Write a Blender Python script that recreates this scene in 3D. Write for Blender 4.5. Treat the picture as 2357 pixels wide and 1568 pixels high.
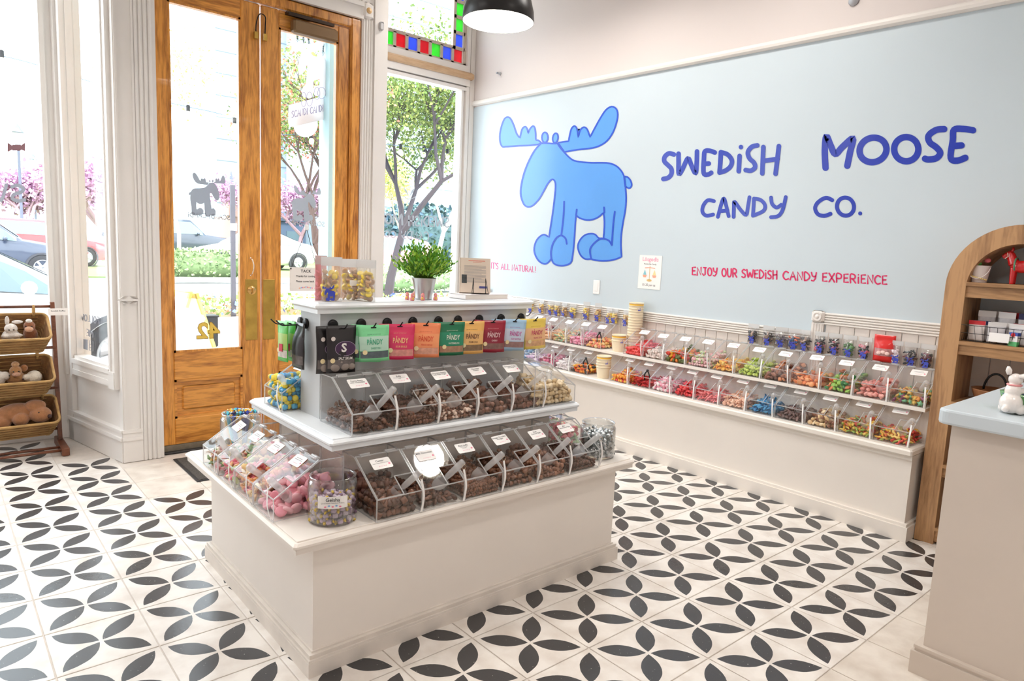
import bpy, bmesh, math, random
from mathutils import Vector, Matrix
random.seed(7)
for o in list(bpy.data.objects): bpy.data.objects.remove(o)
SC = bpy.context.scene
COL = SC.collection
T = 0.305                      # one floor tile in metres; measured numbers below are in tiles
PI = math.pi
# ------------------------------------------------------------------ camera
CAM_R = [[0.7596343, -0.6488564, 0.0440578], [-0.0501925, -0.1260348, -0.9907552], [0.6484107, 0.7504002, -0.1283081]]
CAM_C = Vector((-4.3394872, -4.5935783, 4.6767232))
FOC, PW, PH = 1570.8357, 2357.0, 1568.0
cam_data = bpy.data.cameras.new('camera')
cam_data.sensor_width = 36.0
cam_data.lens = FOC / PW * 36.0
cam_data.clip_start = 0.05
cam_data.clip_end = 400
cam = bpy.data.objects.new('camera', cam_data)
COL.objects.link(cam)
_r, _d, _f = [Vector(v) for v in CAM_R]
_m = Matrix(((_r.x, -_d.x, -_f.x), (_r.y, -_d.y, -_f.y), (_r.z, -_d.z, -_f.z))).to_4x4()
_m.translation = CAM_C * T
cam.matrix_world = _m
SC.camera = cam

def ray(px, py):
    a, b = (px - PW / 2) / FOC, (py - PH / 2) / FOC
    return _r * a + _d * b + _f
def on_x(px, py, v):
    d = ray(px, py); return CAM_C + d * ((v - CAM_C.x) / d.x)
def on_y(px, py, v):
    d = ray(px, py); return CAM_C + d * ((v - CAM_C.y) / d.y)
def on_z(px, py, v=0.0):
    d = ray(px, py); return CAM_C + d * ((v - CAM_C.z) / d.z)

# ------------------------------------------------------------------ world, sun, exposure
world = bpy.data.worlds.new('world'); SC.world = world; world.use_nodes = True
bg = world.node_tree.nodes['Background']
bg.inputs[0].default_value = (0.86, 0.93, 1.0, 1)
bg.inputs[1].default_value = 6.5
sun_d = bpy.data.lights.new('sun', 'SUN'); sun_d.energy = 4.0; sun_d.angle = 0.15; sun_d.color = (1, 0.96, 0.9)
sun = bpy.data.objects.new('sun', sun_d); COL.objects.link(sun)
sun.rotation_euler = (math.radians(38), math.radians(-12), 0)
SC.view_settings.view_transform = 'Standard'
SC.view_settings.look = 'None'
SC.view_settings.gamma = 1.0
SC.view_settings.use_curve_mapping = False
SC.view_settings.exposure = 0.0
SC.cycles.transparent_max_bounces = 40
SC.cycles.max_bounces = 8
SC.cycles.caustics_reflective = False
SC.cycles.caustics_refractive = False
LAMP_W = 11.5

# ------------------------------------------------------------------ materials
MATS = {}
def srgb(c):
    return tuple(((x / 255.0) / 12.92 if x / 255.0 <= 0.04045 else (((x / 255.0) + 0.055) / 1.055) ** 2.4) for x in c)
def mat(name, rgb, rough=0.5, metal=0.0, spec=0.5, var=0.0, scale=8.0, bump=0.0, bscale=60.0, stretch=None, alpha=None, coat=0.0, sheen=0.0):
    """Principled material; var mixes a darker tone through noise, bump adds fine relief"""
    if name in MATS: return MATS[name]
    m = bpy.data.materials.new(name); m.use_nodes = True
    nt = m.node_tree; p = nt.nodes['Principled BSDF']
    c = srgb(rgb)
    p.inputs['Base Color'].default_value = (*c, 1)
    p.inputs['Roughness'].default_value = rough
    p.inputs['Metallic'].default_value = metal
    p.inputs['Specular IOR Level'].default_value = spec
    if coat: p.inputs['Coat Weight'].default_value = coat
    if sheen: p.inputs['Sheen Weight'].default_value = sheen
    if alpha is not None: p.inputs['Alpha'].default_value = alpha
    if var or bump:
        tc = nt.nodes.new('ShaderNodeTexCoord'); mp = nt.nodes.new('ShaderNodeMapping')
        nt.links.new(tc.outputs['Object'], mp.inputs['Vector'])
        if stretch: mp.inputs['Scale'].default_value = stretch
    if var:
        n = nt.nodes.new('ShaderNodeTexNoise'); n.inputs['Scale'].default_value = scale; n.inputs['Detail'].default_value = 5
        nt.links.new(mp.outputs['Vector'], n.inputs['Vector'])
        r = nt.nodes.new('ShaderNodeValToRGB')
        r.color_ramp.elements[0].position = 0.32; r.color_ramp.elements[1].position = 0.68
        r.color_ramp.elements[0].color = (*[x * (1 - var) for x in c], 1); r.color_ramp.elements[1].color = (*c, 1)
        nt.links.new(n.outputs['Fac'], r.inputs['Fac']); nt.links.new(r.outputs['Color'], p.inputs['Base Color'])
    if bump:
        n2 = nt.nodes.new('ShaderNodeTexNoise'); n2.inputs['Scale'].default_value = bscale; n2.inputs['Detail'].default_value = 4
        nt.links.new(mp.outputs['Vector'], n2.inputs['Vector'])
        b = nt.nodes.new('ShaderNodeBump'); b.inputs['Strength'].default_value = bump; b.inputs['Distance'].default_value = 0.004
        nt.links.new(n2.outputs['Fac'], b.inputs['Height']); nt.links.new(b.outputs['Normal'], p.inputs['Normal'])
    MATS[name] = m
    return m
def wood(name, light, dark, rough=0.4, axis=(9, 9, 1.0), dist=5.0, scale=2.2, coat=0.0):
    """wood: stretched noise drives wave-like grain"""
    if name in MATS: return MATS[name]
    m = bpy.data.materials.new(name); m.use_nodes = True
    nt = m.node_tree; p = nt.nodes['Principled BSDF']; p.inputs['Roughness'].default_value = rough
    if coat: p.inputs['Coat Weight'].default_value = coat
    tc = nt.nodes.new('ShaderNodeTexCoord'); mp = nt.nodes.new('ShaderNodeMapping'); mp.inputs['Scale'].default_value = axis
    nt.links.new(tc.outputs['Object'], mp.inputs['Vector'])
    n = nt.nodes.new('ShaderNodeTexNoise'); n.inputs['Scale'].default_value = scale; n.inputs['Detail'].default_value = 7; n.inputs['Roughness'].default_value = 0.62; n.inputs['Distortion'].default_value = dist * 0.25
    nt.links.new(mp.outputs['Vector'], n.inputs['Vector'])
    mp2 = nt.nodes.new('ShaderNodeMapping'); mp2.inputs['Scale'].default_value = [a * 7 for a in axis]
    nt.links.new(tc.outputs['Object'], mp2.inputs['Vector'])
    n2 = nt.nodes.new('ShaderNodeTexNoise'); n2.inputs['Scale'].default_value = scale; n2.inputs['Detail'].default_value = 3
    nt.links.new(mp2.outputs['Vector'], n2.inputs['Vector'])
    ad = nt.nodes.new('ShaderNodeMath'); ad.operation = 'MULTIPLY_ADD'; ad.inputs[1].default_value = 0.45
    nt.links.new(n2.outputs['Fac'], ad.inputs[0]); nt.links.new(n.outputs['Fac'], ad.inputs[2])
    r = nt.nodes.new('ShaderNodeValToRGB'); e = r.color_ramp.elements
    e[0].position = 0.52; e[0].color = (*srgb(dark), 1); e[1].position = 0.82; e[1].color = (*srgb(light), 1)
    nt.links.new(ad.outputs[0], r.inputs['Fac']); nt.links.new(r.outputs['Color'], p.inputs['Base Color'])
    MATS[name] = m
    return m
def clear(name, tint=(1, 1, 1), body=0.0, base=0.03, edge=0.55, rough=0.03, power=4.0, bodycol=(0.95, 0.95, 0.95)):
    """thin clear sheet: lets light straight through, mirrors more at grazing angles, optional milky body"""
    if name in MATS: return MATS[name]
    m = bpy.data.materials.new(name); m.use_nodes = True
    nt = m.node_tree; nt.nodes.remove(nt.nodes['Principled BSDF']); out = nt.nodes['Material Output']
    tr = nt.nodes.new('ShaderNodeBsdfTransparent'); tr.inputs[0].default_value = (*tint, 1)
    gl = nt.nodes.new('ShaderNodeBsdfGlossy'); gl.inputs['Roughness'].default_value = rough
    lw = nt.nodes.new('ShaderNodeLayerWeight'); lw.inputs[0].default_value = 0.5
    pw = nt.nodes.new('ShaderNodeMath'); pw.operation = 'POWER'; pw.inputs[1].default_value = power
    nt.links.new(lw.outputs['Facing'], pw.inputs[0])
    ma = nt.nodes.new('ShaderNodeMath'); ma.operation = 'MULTIPLY_ADD'; ma.inputs[1].default_value = edge; ma.inputs[2].default_value = base
    nt.links.new(pw.outputs[0], ma.inputs[0])
    mx = nt.nodes.new('ShaderNodeMixShader')
    nt.links.new(ma.outputs[0], mx.inputs[0])
    src = tr
    if body:
        df = nt.nodes.new('ShaderNodeBsdfDiffuse'); df.inputs[0].default_value = (*bodycol, 1)
        tl = nt.nodes.new('ShaderNodeBsdfTranslucent'); tl.inputs[0].default_value = (*bodycol, 1)
        m2 = nt.nodes.new('ShaderNodeMixShader'); m2.inputs[0].default_value = 0.4
        nt.links.new(df.outputs[0], m2.inputs[1]); nt.links.new(tl.outputs[0], m2.inputs[2])
        m3 = nt.nodes.new('ShaderNodeMixShader'); m3.inputs[0].default_value = body
        nt.links.new(tr.outputs[0], m3.inputs[1]); nt.links.new(m2.outputs[0], m3.inputs[2]); src = m3
    nt.links.new(src.outputs[0], mx.inputs[1]); nt.links.new(gl.outputs[0], mx.inputs[2])
    nt.links.new(mx.outputs[0], out.inputs[0])
    MATS[name] = m
    return m
def glow(name, rgb, strength):
    if name in MATS: return MATS[name]
    m = bpy.data.materials.new(name); m.use_nodes = True
    p = m.node_tree.nodes['Principled BSDF']
    p.inputs['Base Color'].default_value = (*srgb(rgb), 1)
    p.inputs['Emission Color'].default_value = (*srgb(rgb), 1); p.inputs['Emission Strength'].default_value = strength
    MATS[name] = m
    return m

PAINT = mat('white_paint', (238, 232, 226), 0.45, var=0.04, scale=3)
PAINTG = mat('white_gloss_paint', (236, 231, 226), 0.3, var=0.05, scale=3, bump=0.05, bscale=20)
GLASS = clear('window_glass', (0.97, 0.985, 0.98), base=0.02, edge=0.35)
ACRYL = clear('acrylic_sheet', (0.997, 0.997, 0.997), base=0.07, edge=0.40, rough=0.03)
ACEDGE = clear('acrylic_edge', (0.9, 0.9, 0.9), body=0.42, base=0.08, edge=0.4, rough=0.1)
SCOOPM = clear('scoop_plastic', (0.96, 0.96, 0.96), body=0.34, base=0.07, edge=0.5, rough=0.12)
FILM = clear('clear_film', (0.97, 0.97, 0.97), body=0.05, base=0.05, edge=0.35, rough=0.12)
FILMB = clear('frosted_film', (0.95, 0.95, 0.95), body=0.22, base=0.05, edge=0.35, rough=0.15)
JARG = clear('jar_glass', (0.96, 0.97, 0.97), base=0.05, edge=0.9, rough=0.02, power=1.8)

# ------------------------------------------------------------------ mesh builder
class MB:
    def __init__(s): s.v = []; s.f = []; s.m = []
    def add(s, vs, fs, mi=0):
        k = len(s.v); s.v.extend([tuple(x) for x in vs]); s.f.extend([tuple(i + k for i in f) for f in fs]); s.m.extend([mi] * len(fs)); return s
    def box(s, x0, y0, z0, x1, y1, z1, mi=0, M=None, cut=0.0):
        if cut:
            c = cut; pr = [(x0 + c, y0), (x1 - c, y0), (x1, y0 + c), (x1, y1 - c), (x1 - c, y1), (x0 + c, y1), (x0, y1 - c), (x0, y0 + c)]
            pi = [(x0 + 2 * c, y0 + c), (x1 - 2 * c, y0 + c), (x1 - c, y0 + 2 * c), (x1 - c, y1 - 2 * c), (x1 - 2 * c, y1 - c), (x0 + 2 * c, y1 - c), (x0 + c, y1 - 2 * c), (x0 + c, y0 + 2 * c)]
            vs = [(*p, z0) for p in pi] + [(*p, z0 + c) for p in pr] + [(*p, z1 - c) for p in pr] + [(*p, z1) for p in pi]
            fs = [tuple(range(7, -1, -1)), tuple(range(24, 32))]
            for L in range(3):
                for i in range(8):
                    j = (i + 1) % 8; fs.append((L * 8 + i, L * 8 + j, L * 8 + 8 + j, L * 8 + 8 + i))
        else:
            vs = [(x0, y0, z0), (x1, y0, z0), (x1, y1, z0), (x0, y1, z0), (x0, y0, z1), (x1, y0, z1), (x1, y1, z1), (x0, y1, z1)]
            fs = [(0, 3, 2, 1), (4, 5, 6, 7), (0, 1, 5, 4), (1, 2, 6, 5), (2, 3, 7, 6), (3, 0, 4, 7)]
        if M: vs = [M @ Vector(v) for v in vs]
        return s.add(vs, fs, mi)
    def quad(s, a, b, c, d, mi=0): return s.add([a, b, c, d], [(0, 1, 2, 3)], mi)
    def poly(s, pts, mi=0): return s.add(pts, [tuple(range(len(pts)))], mi)
    def prism(s, pts, off, mi=0):
        """closed outline (3-D points) pushed along off"""
        n = len(pts); off = Vector(off); a = [Vector(p) for p in pts]; b = [p + off for p in a]
        fs = [tuple(range(n - 1, -1, -1)), tuple(range(n, 2 * n))] + [(i, (i + 1) % n, n + (i + 1) % n, n + i) for i in range(n)]
        return s.add(a + b, fs, mi)
    def tube(s, pts, r, n=8, mi=0, cap=True, closed=False):
        pts = [Vector(p) for p in pts]; rs = r if isinstance(r, (list, tuple)) else [r] * len(pts)
        vs = []; N = len(pts); up = Vector((0, 0, 1)); last = None
        for i, p in enumerate(pts):
            if closed: t = pts[(i + 1) % N] - pts[i - 1]
            else: t = pts[min(i + 1, N - 1)] - pts[max(i - 1, 0)]
            t = t.normalized() if t.length > 1e-9 else Vector((0, 0, 1))
            if last is None:
                u = t.cross(up); u = u if u.length > 1e-3 else t.cross(Vector((1, 0, 0)))
            else:
                u = last - t * last.dot(t); u = u if u.length > 1e-4 else t.cross(up)
            u.normalize(); last = u; w = t.cross(u)
            for k in range(n):
                a = 2 * PI * k / n; vs.append(p + (u * math.cos(a) + w * math.sin(a)) * rs[i])
        fs = []
        for i in range(N if closed else N - 1):
            j = (i + 1) % N
            for k in range(n):
                l = (k + 1) % n; fs.append((i * n + k, i * n + l, j * n + l, j * n + k))
        if cap and not closed: fs += [tuple(range(n - 1, -1, -1)), tuple(range((N - 1) * n, N * n))]
        return s.add(vs, fs, mi)
    def lathe(s, prof, n=24, mi=0, M=None, sx=1, sy=1, cap=True):
        """profile of (radius, z)"""
        vs = []; fs = []; L = len(prof)
        for (r, z) in prof:
            for k in range(n):
                a = 2 * PI * k / n; vs.append(Vector((r * math.cos(a) * sx, r * math.sin(a) * sy, z)))
        if M: vs = [M @ v for v in vs]
        for i in range(L - 1):
            for k in range(n):
                l = (k + 1) % n; fs.append((i * n + k, i * n + l, (i + 1) * n + l, (i + 1) * n + k))
        if cap and prof[0][0] > 1e-6: fs.append(tuple(range(n - 1, -1, -1)))
        if cap and prof[-1][0] > 1e-6 and prof[-1] != prof[0]: fs.append(tuple(range((L - 1) * n, L * n)))
        return s.add(vs, fs, mi)
    def ball(s, c, r, n=10, m=7, mi=0, M=None):
        r = r if isinstance(r, (list, tuple)) else (r, r, r); c = Vector(c)
        vs = [Vector((0, 0, -r[2]))]; fs = []
        for i in range(1, m):
            b = -PI / 2 + PI * i / m
            for k in range(n):
                a = 2 * PI * k / n; vs.append(Vector((r[0] * math.cos(b) * math.cos(a), r[1] * math.cos(b) * math.sin(a), r[2] * math.sin(b))))
        vs.append(Vector((0, 0, r[2])))
        for k in range(n): fs.append((0, 1 + (k + 1) % n, 1 + k))
        for i in range(m - 2):
            for k in range(n):
                l = (k + 1) % n; fs.append((1 + i * n + k, 1 + i * n + l, 1 + (i + 1) * n + l, 1 + (i + 1) * n + k))
        t = len(vs) - 1
        for k in range(n): fs.append((t, 1 + (m - 2) * n + k, 1 + (m - 2) * n + (k + 1) % n))
        if M: vs = [M @ v for v in vs]
        return s.add([v + c for v in vs], fs, mi)
    def mesh(s, name, mats, smooth=False):
        me = bpy.data.meshes.new(name); me.from_pydata([tuple(v) for v in s.v], [], s.f)
        mats = mats if isinstance(mats, (list, tuple)) else [mats]
        for m in mats: me.materials.append(m)
        if len(mats) > 1: me.polygons.foreach_set('material_index', s.m)
        if smooth: me.polygons.foreach_set('use_smooth', [True] * len(me.polygons))
        me.update()
        return me
    def build(s, name, mats, parent=None, smooth=False, M=None, bevel=0.0):
        return put(name, s.mesh(name, mats, smooth), parent, M, bevel)
def put(name, me, parent=None, M=None, bevel=0.0):
    o = bpy.data.objects.new(name, me); COL.objects.link(o)
    if parent: o.parent = parent
    if M is not None: o.matrix_basis = M if isinstance(M, Matrix) else Matrix.Translation(M)
    if bevel:
        b = o.modifiers.new('bevel', 'BEVEL'); b.width = bevel; b.segments = 2; b.limit_method = 'ANGLE'
    return o
def tag(o, label, cat=None, group=None, kind=None):
    o['label'] = label
    if cat: o['category'] = cat
    if group: o['group'] = group
    if kind: o['kind'] = kind
    return o
def thing(name, label, cat, loc=(0, 0, 0), rz=0.0, group=None):
    o = bpy.data.objects.new(name, None); COL.objects.link(o); o.empty_display_size = 0.05
    o.location = loc; o.rotation_euler = (0, 0, rz)
    return tag(o, label, cat, group)
def tt(*a): return Vector(a) * T
def struct(name, mb, m, label, parent=None, smooth=False, bevel=0.0):
    o = mb.build(name, m, parent, smooth, bevel=bevel)
    if parent is None: tag(o, label, None, None, 'structure')
    return o
def tbox(mb, x0, y0, z0, x1, y1, z1, mi=0, cut=0.0): return mb.box(x0 * T, y0 * T, z0 * T, x1 * T, y1 * T, z1 * T, mi, cut=cut)
def dup(root, loc=None, rz=None, label=None):
    r = root.copy(); COL.objects.link(r)
    if loc is not None: r.location = loc
    if rz is not None: r.rotation_euler = (0, 0, rz)
    if label: r['label'] = label
    for ch in list(root.children):
        c = ch.copy(); COL.objects.link(c); c.parent = r
        for g in list(ch.children):
            d = g.copy(); COL.objects.link(d); d.parent = c
    return r
def smoothline(pts, k=5, closed=False):
    P = [Vector((*p, 0)) if len(p) == 2 else Vector(p) for p in pts]; n = len(P); out = []
    for i in range(n if closed else n - 1):
        p0 = P[i - 1] if (closed or i > 0) else P[i]; p1 = P[i]; p2 = P[(i + 1) % n]; p3 = P[(i + 2) % n] if (closed or i + 2 < n) else P[(i + 1) % n]
        for j in range(k):
            t = j / k
            out.append(0.5 * ((2 * p1) + (p2 - p0) * t + (2 * p0 - 5 * p1 + 4 * p2 - p3) * t * t + (3 * p1 - p0 - 3 * p2 + p3) * t ** 3))
    if not closed: out.append(P[-1])
    return [(v.x, v.y) if len(pts[0]) == 2 else v for v in out]

# flat lettering and drawing: ribbons with round ends in a 2-D frame, mapped to 3-D by a function fn(x, y, lift)
def ribbon(mb, pts, w, fn, mi=0, lift=0.0, closed=False):
    P = [Vector(p) for p in pts]; n = len(P)
    if n == 1:
        mb.poly([fn(P[0].x + w / 2 * math.cos(2 * PI * k / 12), P[0].y + w / 2 * math.sin(2 * PI * k / 12), lift) for k in range(12)], mi); return
    L = []; R = []
    for i in range(n):
        a = P[i - 1] if (i > 0 or closed) else P[i]; b = P[(i + 1) % n] if (i < n - 1 or closed) else P[i]
        t = (b - a); t = t.normalized() if t.length > 1e-9 else Vector((1, 0))
        q = Vector((-t.y, t.x)) * (w / 2); L.append(P[i] + q); R.append(P[i] - q)
    vs = [fn(p.x, p.y, lift) for p in L] + [fn(p.x, p.y, lift) for p in R]
    fs = [(i, (i + 1) % n, n + (i + 1) % n, n + i) for i in range(n if closed else n - 1)]
    mb.add(vs, fs, mi)
    if not closed:
        for e, s_ in ((0, 1), (n - 1, -1)):
            t = (P[1] - P[0]) if e == 0 else (P[-1] - P[-2]); a0 = math.atan2(t.y, t.x) + (PI / 2 if e == 0 else -PI / 2)
            mb.poly([fn(P[e].x + w / 2 * math.cos(a0 + PI * k / 8), P[e].y + w / 2 * math.sin(a0 + PI * k / 8), lift * 1.02) for k in range(9)], mi)
def fillpoly(mb, pts, fn, mi=0, lift=0.0):
    bm = bmesh.new(); vs = [bm.verts.new((p[0], p[1], 0)) for p in pts]
    f = bm.faces.new(vs); r = bmesh.ops.triangulate(bm, faces=[f], ngon_method='BEAUTY')
    bm.verts.index_update()
    mb.add([fn(v.co.x, v.co.y, lift) for v in bm.verts], [tuple(v.index for v in f.verts) for f in bm.faces], mi); bm.free()
def ell(cx, cy, rx, ry, n=28, rot=0.0):
    return [(cx + rx * math.cos(2 * PI * k / n) * math.cos(rot) - ry * math.sin(2 * PI * k / n) * math.sin(rot), cy + rx * math.cos(2 * PI * k / n) * math.sin(rot) + ry * math.sin(2 * PI * k / n) * math.cos(rot)) for k in range(n)]
SF = {  # hand-drawn capitals, unit box, y up
 'A': [[(0, 0), (.5, 1), (1, 0)], [(.2, .36), (.8, .4)]], 'B': [[(0, 0), (0, 1), (.7, .95), (.75, .65), (0, .52), (.85, .4), (.8, .05), (0, 0)]],
 'C': [[(.95, .85), (.5, 1), (.08, .7), (.05, .3), (.45, 0), (.95, .12)]], 'D': [[(.08, 0), (.06, 1), (.6, .9), (1, .5), (.6, .1), (.08, 0)]],
 'E': [[(.9, 1), (.1, .97), (.08, .03), (.92, .05)], [(.1, .52), (.75, .54)]], 'F': [[(.9, 1), (.1, .97), (.08, 0)], [(.1, .52), (.75, .54)]],
 'G': [[(.95, .85), (.5, 1), (.08, .7), (.05, .3), (.45, 0), (.95, .15), (.95, .45), (.6, .45)]], 'H': [[(.08, 1), (.06, 0)], [(.94, 1), (.9, 0)], [(.07, .48), (.92, .54)]],
 'I': [[(.5, 1), (.48, 0)]], 'i': [[(.5, .68), (.48, 0)], [(.52, .98)]], 'J': [[(.3, 1), (.95, 1)], [(.7, 1), (.68, .15), (.35, 0), (.05, .2)]], 'K': [[(.1, 1), (.08, 0)], [(.9, 1), (.1, .45), (.95, 0)]],
 'L': [[(.1, 1), (.08, .04), (.9, .06)]], 'M': [[(.02, 0), (.1, 1), (.5, .35), (.9, 1), (.98, 0)]], 'N': [[(.06, 0), (.08, 1), (.9, .05), (.94, 1)]],
 'O': [[(.5 + .46 * math.cos(2 * PI * k / 14 + .5), .5 + .49 * math.sin(2 * PI * k / 14 + .5)) for k in range(15)]], 'P': [[(.08, 0), (.08, 1), (.75, .95), (.9, .7), (.7, .45), (.1, .45)]],
 'R': [[(.08, 0), (.08, 1), (.75, .95), (.88, .72), (.7, .5), (.12, .48)], [(.4, .48), (.95, 0)]], 'S': [[(.9, .9), (.5, 1), (.12, .8), (.25, .58), (.75, .42), (.88, .18), (.5, 0), (.05, .08)]],
 'T': [[(0, .97), (1, 1)], [(.5, .98), (.48, 0)]], 'U': [[(.08, 1), (.08, .3), (.35, 0), (.7, .05), (.9, .4), (.92, 1)]], 'V': [[(0, 1), (.5, 0), (1, 1)]], 'W': [[(0, 1), (.22, 0), (.5, .7), (.78, 0), (1, 1)]],
 'X': [[(.05, 1), (.95, 0)], [(.95, 1), (.05, 0)]], 'Y': [[(.05, 1), (.2, .6), (.5, .48), (.8, .62)], [(.92, 1), (.75, .3), (.4, 0), (.08, .05)]], 'Z': [[(.05, 1), (.95, .97), (.05, .04), (.95, .03)]],
 "'": [[(.5, 1), (.45, .8)]], '!': [[(.5, 1), (.46, .28)], [(.45, .02)]], '.': [[(.5, .03)]], '-': [[(.1, .45), (.9, .47)]]}
SWID = {'I': .28, 'i': .28, "'": .25, '!': .3, '.': .3, 'M': 1.15, 'W': 1.2, ' ': .45, 'J': .75, 'L': .7, 'E': .72, 'F': .7, 'S': .75}
def word2d(s, gap=0.22):
    x = 0; out = []
    for ch in s:
        w = SWID.get(ch, .85)
        for st in SF.get(ch, []): out.append([(x + p[0] * w, p[1]) for p in st])
        x += w + gap
    return out, x - gap
def write(mb, s, quad, wfrac, fn, mi=0, lift=0.0):
    """write the word into the quad (bl, br, tl, tr) given in the 2-D frame"""
    st, W = word2d(s); bl, br, tl, tr = [Vector(q) for q in quad]
    h = ((tl - bl).length + (tr - br).length) / 2
    for l in st:
        if len(l) > 2 and s and True: l = smoothline(l, 3) if len(l) > 4 else l
        pts = []
        for (x, y) in l:
            u = x / W; b = bl.lerp(br, u); t = tl.lerp(tr, u); p = b.lerp(t, y); pts.append((p.x, p.y))
        ribbon(mb, pts, wfrac * h, fn, mi, lift)
_tc = {}
def text_obj(s, size, m, parent, M, name='lettering', bold=0.0, squeeze=1.0):
    key = (s, m.name, bold)
    if key not in _tc:
        c = bpy.data.curves.new('lettering', 'FONT'); c.body = s; c.align_x = 'CENTER'; c.align_y = 'CENTER'; c.size = 1; c.resolution_u = 2; c.offset = bold; c.space_line = 0.9
        o = bpy.data.objects.new('tmp', c); COL.objects.link(o); dg = bpy.context.evaluated_depsgraph_get()
        me = bpy.data.meshes.new_from_object(o.evaluated_get(dg)); bpy.data.objects.remove(o); bpy.data.curves.remove(c)
        me.materials.clear(); me.materials.append(m); _tc[key] = me
    return put(name, _tc[key], parent, M @ Matrix.Diagonal((size * squeeze, size, size, 1)))
# ================================================================== SETTING
WX = 9.55                     # moose wall plane (tiles)
DY = 11.15                    # inner face of the doors
LY, RY = 13.62, 13.95         # left and right shop-window planes
SA, SB = Vector((-1.392, 10.915, 0)), Vector((-1.995, 13.621, 0))   # splayed return left of the door
CEIL = 13.6
# ---- floor: slab with single tiles on it
def tile_material(flower):
    m = bpy.data.materials.new('painted_floor_tile' if flower else 'plain_floor_tile'); m.use_nodes = True
    nt = m.node_tree; p = nt.nodes['Principled BSDF']; N = nt.nodes.new; K = nt.links.new
    tc = N('ShaderNodeTexCoord'); oi = N('ShaderNodeObjectInfo')
    n1 = N('ShaderNodeTexNoise'); n1.inputs['Scale'].default_value = 9; n1.inputs['Detail'].default_value = 6
    vadd = N('ShaderNodeVectorMath'); vadd.operation = 'ADD'
    K(tc.outputs['Object'], vadd.inputs[0]); K(oi.outputs['Location'], vadd.inputs[1]); K(vadd.outputs[0], n1.inputs['Vector'])
    r = N('ShaderNodeValToRGB'); e = r.color_ramp.elements
    e[0].position = 0.3; e[1].position = 0.62
    e[0].color = (*srgb((214, 204, 194) if flower else (205, 193, 180)), 1); e[1].color = (*srgb((237, 231, 224) if flower else (228, 219, 208)), 1)
    K(n1.outputs['Fac'], r.inputs['Fac']); col = r.outputs['Color']
    if flower:
        sx = N('ShaderNodeSeparateXYZ'); K(tc.outputs['Object'], sx.inputs[0])
        def mth(op, a, b=None, c=None):
            x = N('ShaderNodeMath'); x.operation = op
            for i, v in enumerate((a, b, c)):
                if v is None: continue
                if isinstance(v, (int, float)): x.inputs[i].default_value = v
                else: K(v, x.inputs[i])
            return x.outputs[0]
        q = 1 / (math.sqrt(2) * T)
        a = mth('MULTIPLY', mth('ABSOLUTE', mth('ADD', sx.outputs[0], sx.outputs[1])), q)
        b = mth('MULTIPLY', mth('ABSOLUTE', mth('SUBTRACT', sx.outputs[0], sx.outputs[1])), q)
        nz = N('ShaderNodeTexNoise'); nz.inputs['Scale'].default_value = 40; K(vadd.outputs[0], nz.inputs['Vector'])
        wob = mth('MULTIPLY_ADD', nz.outputs['Fac'], 0.02, -0.01)
        def petal(s, t_):
            z = mth('DIVIDE', mth('SUBTRACT', s, 0.318), 0.292)
            h = mth('MULTIPLY', mth('SUBTRACT', 1.0, mth('MULTIPLY', z, z)), 0.118)
            return mth('GREATER_THAN', mth('ADD', mth('SUBTRACT', h, t_), mth('MULTIPLY', wob, 0.4)), 0.0)
        pet = mth('MAXIMUM', petal(a, b), petal(b, a))
        n3 = N('ShaderNodeTexNoise'); n3.inputs['Scale'].default_value = 160; n3.inputs['Detail'].default_value = 2; K(vadd.outputs[0], n3.inputs['Vector'])
        sp = mth('LESS_THAN', n3.outputs['Fac'], 0.74)
        pet = mth('MULTIPLY', pet, sp)
        mx = N('ShaderNodeMix'); mx.data_type = 'RGBA'; K(pet, mx.inputs[0]); K(col, mx.inputs[6]); mx.inputs[7].default_value = (*srgb((62, 61, 62)), 1)
        col = mx.outputs[2]
        ro = mth('MULTIPLY_ADD', pet, -0.10, 0.34); K(ro, p.inputs['Roughness'])
    else: p.inputs['Roughness'].default_value = 0.5
    K(col, p.inputs['Base Color'])
    bp = N('ShaderNodeBump'); bp.inputs['Strength'].default_value = 0.12; bp.inputs['Distance'].default_value = 0.003
    n4 = N('ShaderNodeTexNoise'); n4.inputs['Scale'].default_value = 45; K(vadd.outputs[0], n4.inputs['Vector']); K(n4.outputs['Fac'], bp.inputs['Height']); K(bp.outputs[0], p.inputs['Normal'])
    return m
mb = MB()
pl = [(-9, -9), (WX + .2, -9), (WX + .2, RY), (5.42, RY), (4.66, 11.3), (-.66, 11.3), (-1.2, 11.0), (SB.x, LY + .1), (-9, LY + .1)]
mb.prism([(x * T, y * T, -0.05) for x, y in pl], (0, 0, 0.0465))
floor = struct('floor', mb, mat('grout', (222, 212, 202), 0.7, var=0.12, scale=20), 'white painted tile floor with dark four-petal flowers')
def tilemesh(m):
    h = T / 2 - 0.0022; b = MB(); b.box(-h, -h, -0.004, h, h, 0, cut=0.0013); return b.mesh('tile', m)
TM1, TM0 = tilemesh(tile_material(True)), tilemesh(tile_material(False))
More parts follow.
